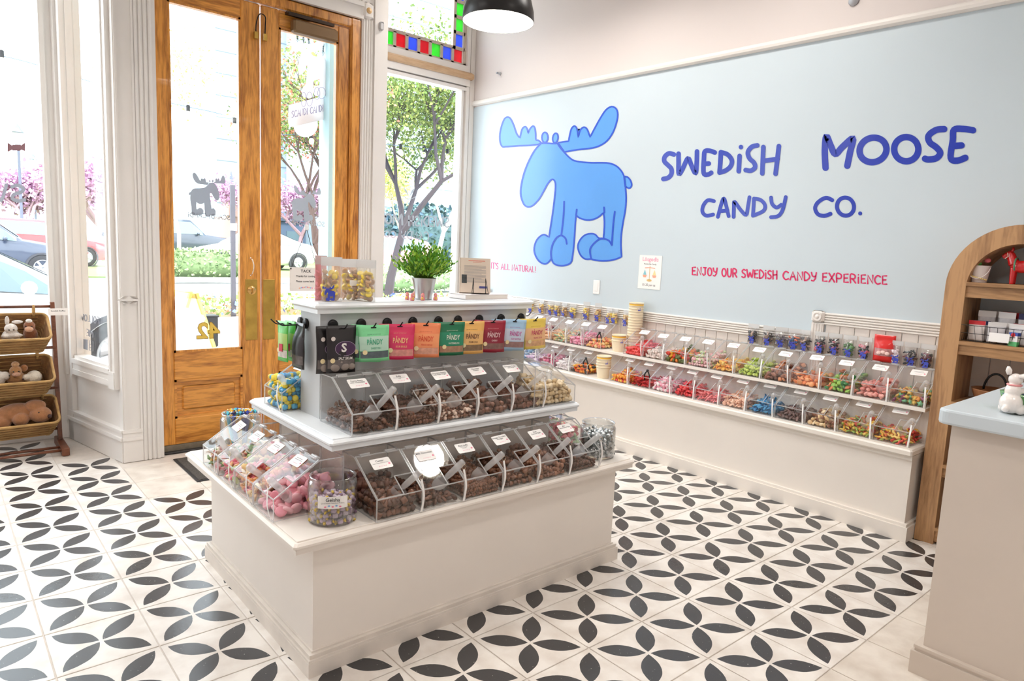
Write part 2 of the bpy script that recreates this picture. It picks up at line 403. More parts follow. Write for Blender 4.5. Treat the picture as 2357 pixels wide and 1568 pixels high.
for u in range(-6, 10):
    for v in range(-6, 14):
        if -0.9 <= u <= 3.1 and 2.6 <= v <= 4.9: continue            # hidden under the island
        if u == -1 and v > 13 or u > 8 and v > 8: continue
        d = Vector((u, v, 0)) - CAM_C; dep = d.dot(_f)
        if dep < 2.2: continue
        px = PW / 2 + FOC * d.dot(_r) / dep; py = PH / 2 + FOC * d.dot(_d) / dep
        if px < -260 or px > PW + 260 or py > PH + 330: continue
        if u >= -1 and v >= 11 and u <= 5: continue
        if u > 5 and v > 10: continue
        if u <= -1 and v >= 10 and u > -1.9 - (v - 11) * .2 and v >= 11: continue
        fl = v >= -1 and not (u >= -1 and v >= 9)
        o = put('tile', TM1 if fl else TM0, floor, Matrix.Translation((u * T, v * T, 0.0)))
# ---- plain room shell outside the picture
mb = MB(); tbox(mb, -9, -9, CEIL, WX + .3, RY + .4, CEIL + .3); struct('ceiling', mb, mat('ceiling_white', (238, 234, 228), 0.8), 'white painted shop ceiling')
mb = MB(); tbox(mb, -9.3, -9, 0, -9, LY, CEIL); struct('wall_left', mb, mat('wall_white', (222, 212, 208), 0.75), 'white painted side wall')
mb = MB(); tbox(mb, -9.3, -9.3, 0, WX + .3, -9, CEIL); struct('wall_back', mb, MATS['wall_white'], 'white painted back wall')
# ---- moose wall: pale blue field below the picture rail, white above
mb = MB(); tbox(mb, WX, -9, 0, WX + .3, RY + .2, 9.3)
BLUEW = mat('pale_blue_wall', (203, 215, 222), 0.38, var=0.02, scale=2, bump=0.03, bscale=25)
wall_right = struct('wall_right', mb, BLUEW, 'pale blue painted side wall carrying the mural')
mb = MB(); tbox(mb, WX, -9, 9.3, WX + .3, RY + .2, CEIL); mb.build('upper_wall', MATS['wall_white'], wall_right)
mb = MB()
prof = [(0, -.08), (-.05, -.085), (-.10, -.05), (-.115, 0), (-.10, .05), (-.05, .085), (0, .08)]
ya, yb = RY, -9.0
za, zb = 9.41, 9.41 - (RY + 9) * 0.0146
mb.prism([((WX + a) * T, ya * T, (za + b) * T) for a, b in prof], Vector((0, (yb - ya) * T, (zb - za) * T)))
struct('trim_1', mb, PAINT, 'rounded white picture rail along the blue wall', smooth=False)
# chair rails with reeded face, rosette block, fluted stile and boards below
def reeded(mb, y0, y1, z0, z1, n=5, x=WX, d=.06):
    tbox(mb, x - d * .5, y1, z0, x, y0, z1)
    h = (z1 - z0) / n
    for i in range(n):
        zc = z0 + (i + .5) * h
        pr = [((x - d * .5 - d * .6 * math.cos(a)) * T, y0 * T, (zc + h * .42 * math.sin(a)) * T) for a in [(-.5 + k / 5) * PI for k in range(6)]]
        mb.prism(pr, Vector((0, (y1 - y0) * T, 0)))
mb = MB(); reeded(mb, 1.76, -9, 3.49, 3.74); reeded(mb, RY - .45, 2.0, 3.07, 3.33)
rail = struct('trim_2', mb, PAINT, 'white reeded chair rail stepping up along the blue wall')
mb = MB(); tbox(mb, WX - .11, 1.74, 3.53, WX, 2.01, 3.77, cut=.012)
rb = mb.build('rosette_block', PAINT, rail)
mb = MB()
Mx = Matrix.Translation(((WX - .11) * T, 1.875 * T, 3.65 * T)) @ Matrix.Rotation(-PI / 2, 4, 'Y')
mb.lathe([(.03, 0), (.028, .004), (.021, .004), (.019, .001), (.013, .001), (.011, .005), (.004, .007), (0, .007)], 24, M=Mx)
mb.build('rosette', PAINT, rb, smooth=True)
mb = MB(); tbox(mb, WX - .06, 1.75, 0, WX, 2.0, 3.53)
for i in range(4):
    yc = 1.79 + i * .056; mb.tube([tt(WX - .06, yc, .1), tt(WX - .06, yc, 3.5)], .0055, 6)
mb.build('fluted_stile', PAINT, rail)
plank = MB(); plank.box(-.008, -.0425, 0, 0, .0425, 1, cut=.002); PLK = plank.mesh('plank', mat('plank_paint', (233, 224, 216), .5, var=.03))
def planks(y0, y1, z1, z0=1.5):
    y = y0
    while y > y1:
        put('plank', PLK, wall_right, Matrix.Translation((WX * T, (y - .143) * T, z0 * T)) @ Matrix.Diagonal((1, 1, (z1 - z0) * T, 1))); y -= .288
planks(1.72, -4.2, 3.5); planks(12.0, 2.05, 3.08)
# ---- splayed return left of the door
SE = (SB - SA).normalized(); SN = Vector((SE.y, -SE.x, 0)) * -1    # SN points into the room? fixed below
if SN.dot(CAM_C - SA) < 0: SN = -SN
SL = (SB - SA).length
def sp(s, n, z): return (SA + SE * s + SN * n + Vector((0, 0, z))) * T
def spbox(mb, s0, s1, n0, n1, z0, z1, mi=0):
    vs = [sp(s, n, z) for z in (z0, z1) for s, n in ((s0, n0), (s1, n0), (s1, n1), (s0, n1))]
    mb.add(vs, [(0, 3, 2, 1), (4, 5, 6, 7), (0, 1, 5, 4), (1, 2, 6, 5), (2, 3, 7, 6), (3, 0, 4, 7)], mi)
mb = MB()
spbox(mb, 0, SL, -.35, -.06, 0, 1.88); spbox(mb, 0, .55, -.35, -.06, 1.88, CEIL); spbox(mb, 2.32, SL + .1, -.35, -.06, 1.88, CEIL)
wsp = struct('wall_front_splay', mb, PAINTG, 'white panelled return beside the left shop window')
mb = MB(); spbox(mb, .55, 2.32, -.22, -.20, 1.88, CEIL); g = struct('window_1', mb, GLASS, 'narrow angled window pane between shop window and door')
mb = MB()
spbox(mb, .22, .30, -.06, .05, 1.5, CEIL); spbox(mb, .30, .42, -.06, .02, 1.5, CEIL); spbox(mb, .42, .50, -.06, .045, 1.5, CEIL); spbox(mb, .50, .57, -.20, .01, 1.86, CEIL)
spbox(mb, .50, 2.36, -.06, .06, 1.80, 1.90); spbox(mb, .50, 2.36, -.06, .035, 1.66, 1.80); spbox(mb, .50, 2.36, -.06, .05, 1.54, 1.66); spbox(mb, .55, 2.32, -.26, .0, 1.86, 1.96)
spbox(mb, .24, .50, -.02, .065, 1.50, 1.86)
mb.build('window_frame', PAINTG, g)
mb = MB(); spbox(mb, -.0, SL - .12, -.06, .04, 0, .46); spbox(mb, -.02, SL - .12, -.06, .075, .46, .53); spbox(mb, 0, SL - .12, -.06, .03, .53, .62); spbox(mb, -.01, SL - .12, -.06, .055, .62, .68)
struct('baseboard_left', mb, PAINTG, 'tall moulded white baseboard of the window return')
# corner post and left shop window
mb = MB()
spbox(mb, 2.34, 2.44, -.08, .05, 1.5, CEIL); spbox(mb, 2.44, 2.58, -.08, .015, 1.5, CEIL); spbox(mb, 2.58, SL - .02, -.08, .07, 1.5, CEIL)
tbox(mb, -2.25, LY - .06, 0, -1.97, LY + .3, CEIL); tbox(mb, -2.27, LY - .1, 1.6, -2.17, LY + .05, CEIL)
tbox(mb, -2.20, LY - .035, 1.6, -2.04, LY + .05, CEIL)
spbox(mb, 2.40, SL, -.08, .04, 0, 1.5)
struct('trim_3', mb, PAINTG, 'white moulded corner post between the two left windows')
mb = MB(); tbox(mb, -9, LY, 0, -2.2, LY + .3, 1.84); wfl = struct('wall_front_left', mb, PAINTG, 'white apron wall below the left shop window')
mb = MB(); tbox(mb, -9, LY - .12, 1.80, -2.2, LY + .3, 1.92); tbox(mb, -9, LY - .06, 1.55, -2.2, LY + .1, 1.66); mb.build('window_sill', PAINTG, wfl)
mb = MB(); tbox(mb, -9, LY + .12, 1.9, -2.2, LY + .14, CEIL); struct('window_2', mb, GLASS, 'large left shop window pane over the basket rack')
# ---- post left of the door
mb = MB()
tbox(mb, -1.40, 10.90, 0, -.64, 11.4, CEIL)
for i in range(4):
    x = -1.0 + i * .085; mb.tube([tt(x, 10.9, .0), tt(x, 10.9, CEIL)], .011, 6)
tbox(mb, -1.41, 10.88, 0, -1.04, 11, .48); tbox(mb, -1.42, 10.855, .46, -1.04, 11, .53); tbox(mb, -1.41, 10.88, .53, -1.04, 11, .62); tbox(mb, -1.42, 10.86, .62, -1.04, 11, .69)
tbox(mb, -1.44, 10.82, 3.30, -1.03, 11, 3.46, cut=.03); tbox(mb, -1.38, 10.87, .69, -1.34, 11, CEIL); tbox(mb, -1.08, 10.87, .69, -1.04, 11, CEIL)
struct('trim_4', mb, PAINTG, 'white fluted post with a cap moulding left of the door')
# ---- doors
OAK = wood('golden_oak', (232, 160, 72), (158, 92, 32), 0.32, axis=(7, 7, .8), coat=.15)
OAKH = wood('golden_oak_rails', (232, 160, 72), (158, 92, 32), 0.32, axis=(.8, 7, 7), coat=.15)
BRASS = mat('worn_brass', (206, 168, 84), 0.35, 0.85, var=.25, scale=14)
DARK = mat('black_metal', (26, 25, 26), 0.4, 0.3)
def leaf(name, x0, x1, gl, gr, label, lock):
    e = tag(bpy.data.objects.new(name, None), label, None, None, 'structure'); COL.objects.link(e)
    a, b = DY, DY + .14
    for xa, xb in ((x0, gl), (gr, x1)):
        mb = MB(); tbox(mb, xa, a, .03, xb, b, 9.82, cut=.006); mb.build('stile', OAK, e)
    for za, zb in ((.03, .74), (1.60, 2.2), (9.44, 9.82)):
        mb = MB(); tbox(mb, gl, a + .005, za, gr, b, zb, cut=.004); mb.build('rail', OAKH, e)
    mb = MB(); tbox(mb, gl, a + .07, .72, gr, b - .02, 1.62); pn = mb.build('panel', OAKH, e)
    mb = MB(); w = .05
    for q in ((gl, .74, gl + w, 1.6), (gr - w, .74, gr, 1.6), (gl, .74, gr, .74 + w), (gl, 1.6 - w, gr, 1.6)): tbox(mb, q[0], a + .02, q[1], q[2], a + .08, q[3])
    mb.build('bead', OAKH, pn)
    mb = MB(); tbox(mb, gl + .16, a + .03, .92, gr - .16, b - .02, 1.44, cut=.01); mb.build('raised_field', OAKH, pn)
    mb = MB()
    for q in ((gl, 2.2, gl + .045, 9.44), (gr - .045, 2.2, gr, 9.44), (gl, 2.2, gr, 2.25), (gl, 9.4, gr, 9.44)): tbox(mb, q[0], a + .015, q[1], q[2], b, q[3])
    mb.build('glazing_bead', OAK, e)
    mb = MB(); tbox(mb, gl, a + .07, 2.2, gr, a + .085, 9.44); mb.build('pane', GLASS, e)
    return e
door_1 = leaf('door_1', -.60, 1.53, -.345, 1.115, 'left golden oak door leaf with tall glass pane and brass lock plate', True)
door_2 = leaf('door_2', 1.56, 3.70, 1.965, 3.40, 'golden oak door leaf with tall glass pane and closer box on top', False)
mb = MB()
tbox(mb, -.66, DY - .03, 0, -.60, DY + .25, 9.85); tbox(mb, 3.70, DY - .06, 0, 3.97, DY + .25, 10.08, cut=.01); tbox(mb, -.66, DY - .04, 9.84, 3.97, DY + .25, 10.08, cut=.01)
tbox(mb, 3.72, DY - .1, 0, 3.82, DY, 9.9)
struct('door_frame', mb, OAK, 'golden oak frame around the double doors')
for x0, x1, d in ((1.18, 1.45, door_1), (1.585, 1.86, door_2)):
    mb = MB(); tbox(mb, x0, DY - .015, 2.40, x1, DY + .01, 3.80, cut=.002); pl_ = mb.build('push_plate', BRASS, d)
    for sx in (x0 + .04, x1 - .04):
        for z in (2.44, 3.76, 3.1):
            mb = MB(); mb.ball(tt(sx, DY - .017, z), .0025, 6, 4); mb.build('screw', BRASS, pl_)
mb = MB(); Mk = Matrix.Translation(tt(1.315, DY - .015, 3.55)) @ Matrix.Rotation(PI / 2, 4, 'X')
mb.lathe([(.030, 0), (.030, .006), (.022, .010), (.024, .016), (.014, .022), (0, .022)], 24, M=Mk); mb.box(-.004, -.018, .02, .004, .018, .034, M=Mk)
mb.build('lock_knob', mat('brass_bright', (222, 178, 110), .22, .95), door_1, smooth=False)
mb = MB(); mb.tube(smoothline([tt(1.30, DY, 4.27), tt(1.315, DY - .07, 4.25), tt(1.335, DY - .12, 4.1), tt(1.315, DY - .07, 3.93), tt(1.30, DY, 3.90)], 4), .0045, 8)
mb.ball(tt(1.30, DY - .01, 4.28), .007, 8, 5); mb.ball(tt(1.30, DY - .01, 3.89), .007, 8, 5)
mb.build('pull_handle', mat('pale_metal', (232, 214, 196), .25, .8), door_1, smooth=True)
mb = MB(); tbox(mb, -.6, DY - .02, .03, 1.53, DY, .17, cut=.003); mb.build('kick_strip', mat('worn_aluminium', (150, 138, 120), .45, .6, var=.3, scale=30), door_1)
mb = MB(); tbox(mb, 2.20, DY - .26, 9.36, 3.28, DY - .02, 9.64, cut=.012); cl = mb.build('closer_box', mat('bronze_box', (126, 98, 66), .5, .3, var=.1), door_2)
mb = MB(); tbox(mb, 2.10, DY - .2, 9.70, 3.2, DY - .12, 9.76); tbox(mb, 2.1, DY - .12, 9.74, 2.7, DY, 9.8); mb.build('closer_arm', mat('dark_bronze', (54, 40, 30), .4, .6), cl)
for xx, k in ((1.42, 0), (1.62, 1)):
    mb = MB(); mb.tube(smoothline([tt(xx + (.13 if k == 0 else -.05), DY - .03, 9.62), tt(xx + .05 * (1 - k), DY - .09, 9.55), tt(xx, DY - .08, 9.35), tt(xx, DY - .06, 9.18)], 4), .004, 6, 0)
    mb.box(xx * T - .012, (DY - .1) * T, 9.06 * T, xx * T + .012, (DY - .03) * T, 9.2 * T, 1)
    mb.build('flush_catch', [DARK, BRASS], door_1 if k == 0 else door_2)
mb = MB(); tbox(mb, -.62, DY - .14, 0, 3.72, DY + .22, .04, cut=.004); struct('trim_5', mb, mat('threshold_black', (38, 36, 36), .5), 'dark metal door threshold')
# wall above the doors, right casing, hidden return
mb = MB(); tbox(mb, -.66, DY - .04, 10.08, 4.0, DY + .3, CEIL)
wfd = struct('wall_front_door', mb, PAINT, 'white panelling over the double doors')
mb = MB()
for z0, z1, dd in ((10.08, 10.16, .1), (10.16, 10.36, .06), (10.36, 10.46, .12), (10.9, 11.0, .1)): tbox(mb, -.64, DY - .04 - dd, z0, 3.99, DY, z1)
mb.build('head_casing', PAINT, wfd)
mb = MB(); tbox(mb, 3.97, DY - .08, 0, 4.66, DY + .35, CEIL)
for i, x in enumerate((4.02, 4.09, 4.16, 4.23)): mb.tube([tt(x, DY - .08, .7), tt(x, DY - .08, 10.1)], .009, 6)
tbox(mb, 4.30, DY - .13, 0, 4.66, DY, CEIL); tbox(mb, 3.97, DY - .15, 10.1, 4.28, DY, 10.5, cut=.02); tbox(mb, 3.96, DY - .16, 0, 4.68, DY, .6)
cas = struct('trim_6', mb, PAINT, 'white fluted casing with corner block right of the doors')
mb = MB(); mb.lathe([(.022, 0), (.020, .006), (.012, .003), (.008, .008), (0, .008)], 18, M=Matrix.Translation(tt(4.12, DY - .15, 10.3)) @ Matrix.Rotation(PI / 2, 4, 'X')); mb.build('rosette', mat('rosette_wood', (226, 186, 130), .4), cas, smooth=True)
mb = MB(); tbox(mb, 4.40, DY - .18, 9.92, 4.52, DY - .13, 10.12, cut=.01); mb.build('bell_push', mat('clear_grey', (205, 203, 204), .3), cas)
mb = MB(); mb.prism([tt(4.62, 11.3, 0), tt(4.70, 11.3, 0), tt(5.46, RY, 0), tt(5.38, RY, 0)], (0, 0, CEIL * T)); struct('wall_front_return', mb, PAINT, 'white return wall behind the door casing')
# ---- right shop window with stained-glass transom
mb = MB(); tbox(mb, 5.4, RY, 0, WX, RY + .3, 2.0); tbox(mb, 5.4, RY - .02, 0, 5.7, RY + .3, CEIL); tbox(mb, 9.06, RY + .02, 2, WX, RY + .3, CEIL); tbox(mb, 5.4, RY, 9.78, WX, RY + .3, 10.12)
wfr = struct('wall_front_right', mb, PAINT, 'white framing around the right shop window')
mb = MB(); tbox(mb, 9.04, RY - .05, 1.9, 9.12, RY + .1, 9.8); tbox(mb, 9.2, RY - .09, 0, 9.32, RY + .1, CEIL); tbox(mb, 9.36, RY - .06, 0, 9.54, RY + .1, CEIL)
tbox(mb, 5.6, RY - .1, 9.76, 9.3, RY + .05, 9.86); tbox(mb, 5.6, RY - .14, 9.9, 9.3, RY + .05, 10.1); tbox(mb, 5.6, RY - .12, 1.9, 9.3, RY + .1, 2.04); tbox(mb, 5.6, RY - .1, 10.3, 9.3, RY + .05, 10.52)
mb.build('window_frame', PAINT, wfr)
mb = MB(); tbox(mb, 5.6, RY - .24, 10.10, 9.42, RY, 10.31, cut=.015); mb.build('transom_bar', wood('pale_bar', (206, 172, 136), (184, 146, 108), .5, axis=(.7, 6, 6)), wfr)
mb = MB(); tbox(mb, 5.7, RY + .1, 2.0, 9.06, RY + .12, 9.78); struct('window_3', mb, GLASS, 'right shop window pane lettered in reverse')
w4 = tag(bpy.data.objects.new('window_4', None), 'transom window bordered with coloured glass squares', None, None, 'structure'); COL.objects.link(w4)
mb = MB(); tbox(mb, 5.7, RY + .07, 11.02, 8.70, RY + .09, CEIL); mb.build('pane', GLASS, w4)
SGC = [clear('glass_green', (.16, .80, .14), .45, .06, .2, .1, bodycol=(.12, .72, .1)), clear('glass_red', (.75, .01, .05), .45, .06, .2, .1, bodycol=(.72, .01, .06)), clear('glass_blue', (.10, .22, .90), .45, .06, .2, .1, bodycol=(.12, .25, .85))]
MUNT = mat('muntin_paint', (206, 190, 174), .5, var=.06)
mb = MB(); tbox(mb, 5.7, RY + .0, 10.52, 9.2, RY + .12, 10.60); tbox(mb, 5.7, RY + .0, 10.97, 8.78, RY + .12, 11.06); tbox(mb, 8.68, RY + .0, 10.97, 8.78, RY + .12, CEIL); tbox(mb, 9.1, RY + .0, 10.5, 9.2, RY + .12, CEIL)
def sgx(i): return 9.10 - .42 * i
for i in range(1, 9): tbox(mb, sgx(i) - .05, RY + .0, 10.55, sgx(i) + .05, RY + .12, 11.0)
for i in range(0, 6): tbox(mb, 8.7, RY, 11.02 + .47 * i - .05, 9.14, RY + .12, 11.02 + .47 * i + .05)
mb.build('muntin', MUNT, w4)
for i, c in enumerate((1, 2, 0, 1, 2, 1, 0, 2)):
    mb = MB(); tbox(mb, sgx(i + 1) + .04, RY + .05, 10.58, sgx(i) - .04, RY + .07, 10.99); mb.build('pane', SGC[c], w4)
for i, c in enumerate((2, 0, 0, 2, 1)):
    mb = MB(); tbox(mb, 8.77, RY + .05, 11.05 + .47 * i, 9.11, RY + .07, 11.45 + .47 * i); mb.build('pane', SGC[c], w4)
# ================================================================== BIG FURNITURE
CREAM = mat('cream_paint', (240, 232, 223), 0.5, var=.03, scale=4)
GREYB = mat('pale_grey_paint', (205, 208, 210), 0.42, var=.03, scale=4)
GREYT = mat('pale_blue_white_paint', (238, 242, 245), 0.35, var=.02, scale=4)
def deck(mb, x0, y0, x1, y1, ztop, th=.09):
    """moulded shelf edge: bullnose with a thin groove on top"""
    tbox(mb, x0 + .03, y0 + .03, ztop - th - .05, x1 - .03, y1 - .03, ztop - th)
    tbox(mb, x0, y0, ztop - th, x1, y1, ztop - .015, cut=.008)
    tbox(mb, x0 + .055, y0 + .055, ztop - .03, x1 - .055, y1 - .055, ztop, cut=.001)
island = thing('display_island', 'three-tier cream and pale grey candy display island on the tile floor', 'display stand', tt(1.13, 3.7, 0))
IO = Matrix.Translation(-tt(1.13, 3.7, 0))
def ib(name, fn, m, parent=None):
    mb = MB(); fn(mb); o = mb.build(name, m, parent or island, M=IO); return o
BX0, BX1, BY0, BY1 = -1.33, 3.57, 1.99, 5.43
ib('cabinet', lambda b: tbox(b, BX0, BY0, .0, BX1, BY1, 1.5), CREAM)
def _base(b):
    tbox(b, BX0 - .08, BY0 - .08, 0, BX1 + .08, BY1 + .08, .17); 
    pr = [(0, .17), (.075, .17), (.055, .20), (.06, .225), (.02, .25), (0, .27)]
    for i in range(len(pr) - 1):
        d = max(pr[i][0], .01); tbox(b, BX0 - d, BY0 - d, pr[i][1], BX1 + d, BY1 + d, max(pr[i + 1][1], pr[i][1] + .005))
ib('plinth', _base, mat('scuffed_cream', (234, 225, 215), .5, var=.12, scale=9))
ib('lower_deck', lambda b: deck(b, -1.60, 1.85, 3.86, 5.75, 1.60), CREAM)
ib('middle_body', lambda b: tbox(b, -.60, 2.78, 1.55, 2.86, 4.72, 2.40), CREAM)
ib('middle_deck', lambda b: deck(b, -.92, 2.45, 3.19, 5.05, 2.45), GREYT)
ib('upper_body', lambda b: tbox(b, -.60, 3.43, 2.43, 2.86, 4.01, 3.90), GREYB)
ib('top_deck', lambda b: deck(b, -.70, 3.33, 2.95, 4.11, 3.95), GREYT)
# wall counter with the same moulding
wc = thing('wall_counter', 'long low cream counter under the mural holding rows of candy bins', 'counter', tt(8.4, 5, 0))
WO = Matrix.Translation(-tt(8.4, 5, 0))
def wb(name, fn, m): mb = MB(); fn(mb); return mb.build(name, m, wc, M=WO)
def _wbody(b): tbox(b, 8.37, -.52, 0, WX - .08, 12.6, 1.56)
wb('cabinet', _wbody, CREAM)
def _wpl(b): tbox(b, 8.28, -.60, 0, WX - .1, 12.6, .26); tbox(b, 8.31, -.57, .26, WX - .1, 12.6, .31)
wb('plinth', _wpl, CREAM)
def _wd(b):
    tbox(b, 8.30, -.54, 1.44, WX - .09, 12.65, 1.52); tbox(b, 8.20, -.56, 1.52, WX - .08, 12.7, 1.64, cut=.008)
wb('deck', _wd, mat('cream_deck', (232, 224, 214), .4))
def _wst(b): tbox(b, 8.98, -.5, 1.64, WX - .1, 12.6, 2.24); tbox(b, 8.70, -.52, 2.24, WX - .08, 12.6, 2.30)
wb('step_shelf', _wst, CREAM)
# sales counter at the right
sc = thing('sales_counter', 'cream sales counter with a rounded pale blue top', 'counter', tt(5.5, -4, 0))
SO = Matrix.Translation(-tt(5.5, -4, 0))
def sb(name, fn, m): mb = MB(); fn(mb); return mb.build(name, m, sc, M=SO)
sb('body', lambda b: tbox(b, 4.29, -7, 0, 7.2, -2.18, 3.0), mat('counter_beige', (214, 202, 190), .5, var=.02))
def _sp(b): tbox(b, 4.21, -7, .0, 7.25, -2.08, .27); tbox(b, 4.24, -7, .27, 7.25, -2.11, .31); tbox(b, 4.225, -7, .31, 7.25, -2.10, .345)
sb('plinth', _sp, mat('counter_beige_trim', (210, 198, 186), .45))
mb = MB(); r = .12
pts = [(4.13, -7), (7.4, -7), (7.4, -2.06)] + [(4.13 + r - r * math.sin(a), -2.06 - r + r * math.cos(a)) for a in [k / 6 * PI / 2 for k in range(7)]]
mb.prism([tt(x, y, 3.0) for x, y in pts], (0, 0, .17 * T)); mb.build('top', mat('pale_blue_laminate', (202, 212, 218), .35), sc, M=SO, bevel=.008)
# arched bookcase
OAKB = wood('brown_oak', (192, 148, 104), (144, 104, 70), .5, axis=(6, 6, .7), dist=3)
OAKBH = wood('brown_oak_across', (188, 144, 100), (136, 98, 64), .5, axis=(6, .7, 6), dist=3)
bc = thing('arched_bookcase', 'brown oak bookcase with a round arched top against the wall', 'bookcase', tt(9.0, -1.61, 0))
BO = Matrix.Translation(-tt(9.0, -1.61, 0))
YC, ZC, RO, RI = -1.61, 4.45, 1.0, .70
X0b, X1b = 8.63, WX - .04
def arch(b):
    n = 28; o = [(YC + RO * math.cos(a), ZC + RO * math.sin(a)) for a in [PI * k / n for k in range(n + 1)]]; i = [(YC + RI * math.cos(a), ZC + RI * math.sin(a)) for a in [PI * k / n for k in range(n + 1)]]
    for k in range(n):
        q = [o[k], o[k + 1], i[k + 1], i[k]]
        b.prism([tt(X0b, y, z) for y, z in q], ((X1b - X0b) * T, 0, 0))
mb = MB(); arch(mb); mb.build('arch', OAKB, bc, M=BO)
for s in (1, -1):
    mb = MB(); ya, yb = YC + s * RI, YC + s * RO; tbox(mb, X0b, min(ya, yb), 0, X1b, max(ya, yb), 4.30); mb.build('side_post', OAKB, bc, M=BO)
    mb = MB(); tbox(mb, X0b, min(ya, yb), 4.30, X1b, max(ya, yb), 4.45); mb.build('side_post', OAKB, bc, M=BO)
for z0, z1 in ((4.27, 4.52), (3.32, 3.545), (2.30, 2.52), (1.2, 1.42), (.05, .3)):
    mb = MB(); tbox(mb, X0b + .03, YC - RI, z0, X0b + .10, YC + RI, z1 - .06); tbox(mb, X0b, YC - RI, z1 - .06, X1b, YC + RI, z1); mb.build('shelf', OAKBH, bc, M=BO)
# ================================================================== CANDY BINS
CW, CD, CHF, CH, CHY = .183, .255, .078, .186, .163
def strip(mb, a, b, r=.0017, mi=1):
    a, b = Vector(a), Vector(b); t = (b - a).normalized(); u = t.cross(Vector((0, 0, 1))); u = u if u.length > .01 else Vector((1, 0, 0)); u.normalize(); w = t.cross(u)
    vs = [p + (u * i + w * j) * r for p in (a, b) for i, j in ((-1, -1), (1, -1), (1, 1), (-1, 1))]
    mb.add(vs, [(0, 1, 2, 3), (7, 6, 5, 4), (0, 4, 5, 1), (1, 5, 6, 2), (2, 6, 7, 3), (3, 7, 4, 0)], mi)
def bin_meshes(W=CW, D=CD):
    h = W / 2; s = MB()
    prof = [(0, 0), (D, 0), (D, CH), (CHY, CH), (0, CHF)]
    for x in (-h, h): s.poly([(x, y, z) for y, z in prof], 0)
    s.quad((-h, 0, 0), (h, 0, 0), (h, 0, CHF), (-h, 0, CHF), 0); s.quad((-h, D, 0), (h, D, 0), (h, D, CH), (-h, D, CH), 0)
    s.quad((-h, CHY, CH), (h, CHY, CH), (h, D, CH), (-h, D, CH), 0); s.quad((-h, 0, .001), (h, 0, .001), (h, D, .001), (-h, D, .001), 0)
    for x in (-h, h):
        for i in range(5): strip(s, (x, *prof[i]), (x, *prof[(i + 1) % 5]))
    for y, z in prof: strip(s, (-h, y, z), (h, y, z))
    shell = s.mesh('shell', [ACRYL, ACEDGE])
    l = MB(); L = math.hypot(CHY, CH - CHF); dy, dz = CHY / L, (CH - CHF) / L
    def P(x, q, up=.0025): return (x, dy * q * L - dz * up, CHF + dz * q * L + dy * up)
    xn = .08 * W; w = h - .002
    for a in ([(-w, 0), (xn, 0), (xn, .42), (-w, .42)], [(-w, .42), (w, .42), (w, 1), (-w, 1)]): l.poly([P(x, q) for x, q in a], 0)
    ol = [(-w, 0), (xn, 0), (xn, .42), (w, .42), (w, 1), (-w, 1)]
    for i in range(6): strip(l, P(*ol[i]), P(*ol[(i + 1) % 6]))
    lid = l.mesh('lid', [ACRYL, ACEDGE])
    hg = MB(); hg.box(-.019, -.010, -.001, .019, .012, .005, cut=.001); hg.tube([(-.021, 0, .006), (.021, 0, .006)], .0035, 6); hinge = hg.mesh('hinge', ACEDGE)
    return shell, lid, hinge, P
SHELL, LID, HINGE, LP = bin_meshes()
CARD = mat('card_white', (246, 243, 240), .6); INK = mat('ink_black', (40, 38, 40), .6); PINKI = mat('ink_pink', (236, 130, 160), .6); GREYI = mat('ink_grey', (150, 146, 150), .6)
_c = MB()
def rrect(w, h, r, n=4): return [(sx * (w / 2 - r) + r * math.cos(a0 + k / n * PI / 2), sy * (h / 2 - r) + r * math.sin(a0 + k / n * PI / 2)) for sx, sy, a0 in ((1, 1, 0), (-1, 1, PI / 2), (-1, -1, PI), (1, -1, 1.5 * PI)) for k in range(n + 1)]
_c.prism([(x, y, 0) for x, y in rrect(.080, .048, .006)], (0, 0, .0006))
CARDM = _c.mesh('label_card', CARD)
_c = MB(); fl2 = lambda x, y, l: (x, y, l)
for x in (-.014, -.007, 0, .007, .014): ribbon(_c, [(x - .002, -.014), (x + .002, -.011)], .0012, fl2, 0, .0009)
fillpoly(_c, ell(.030, -.006, .0045, .004, 8), fl2, 0, .0009)
CARDART = _c.mesh('card_motif', PINKI)
_c = MB()
for i, (w, y) in enumerate(((.040, .010), (.052, .003))): ribbon(_c, [(-w / 2, y), (w / 2, y)], .0022, fl2, 0, .0009)
CARDLINES = _c.mesh('print_lines', GREYI)
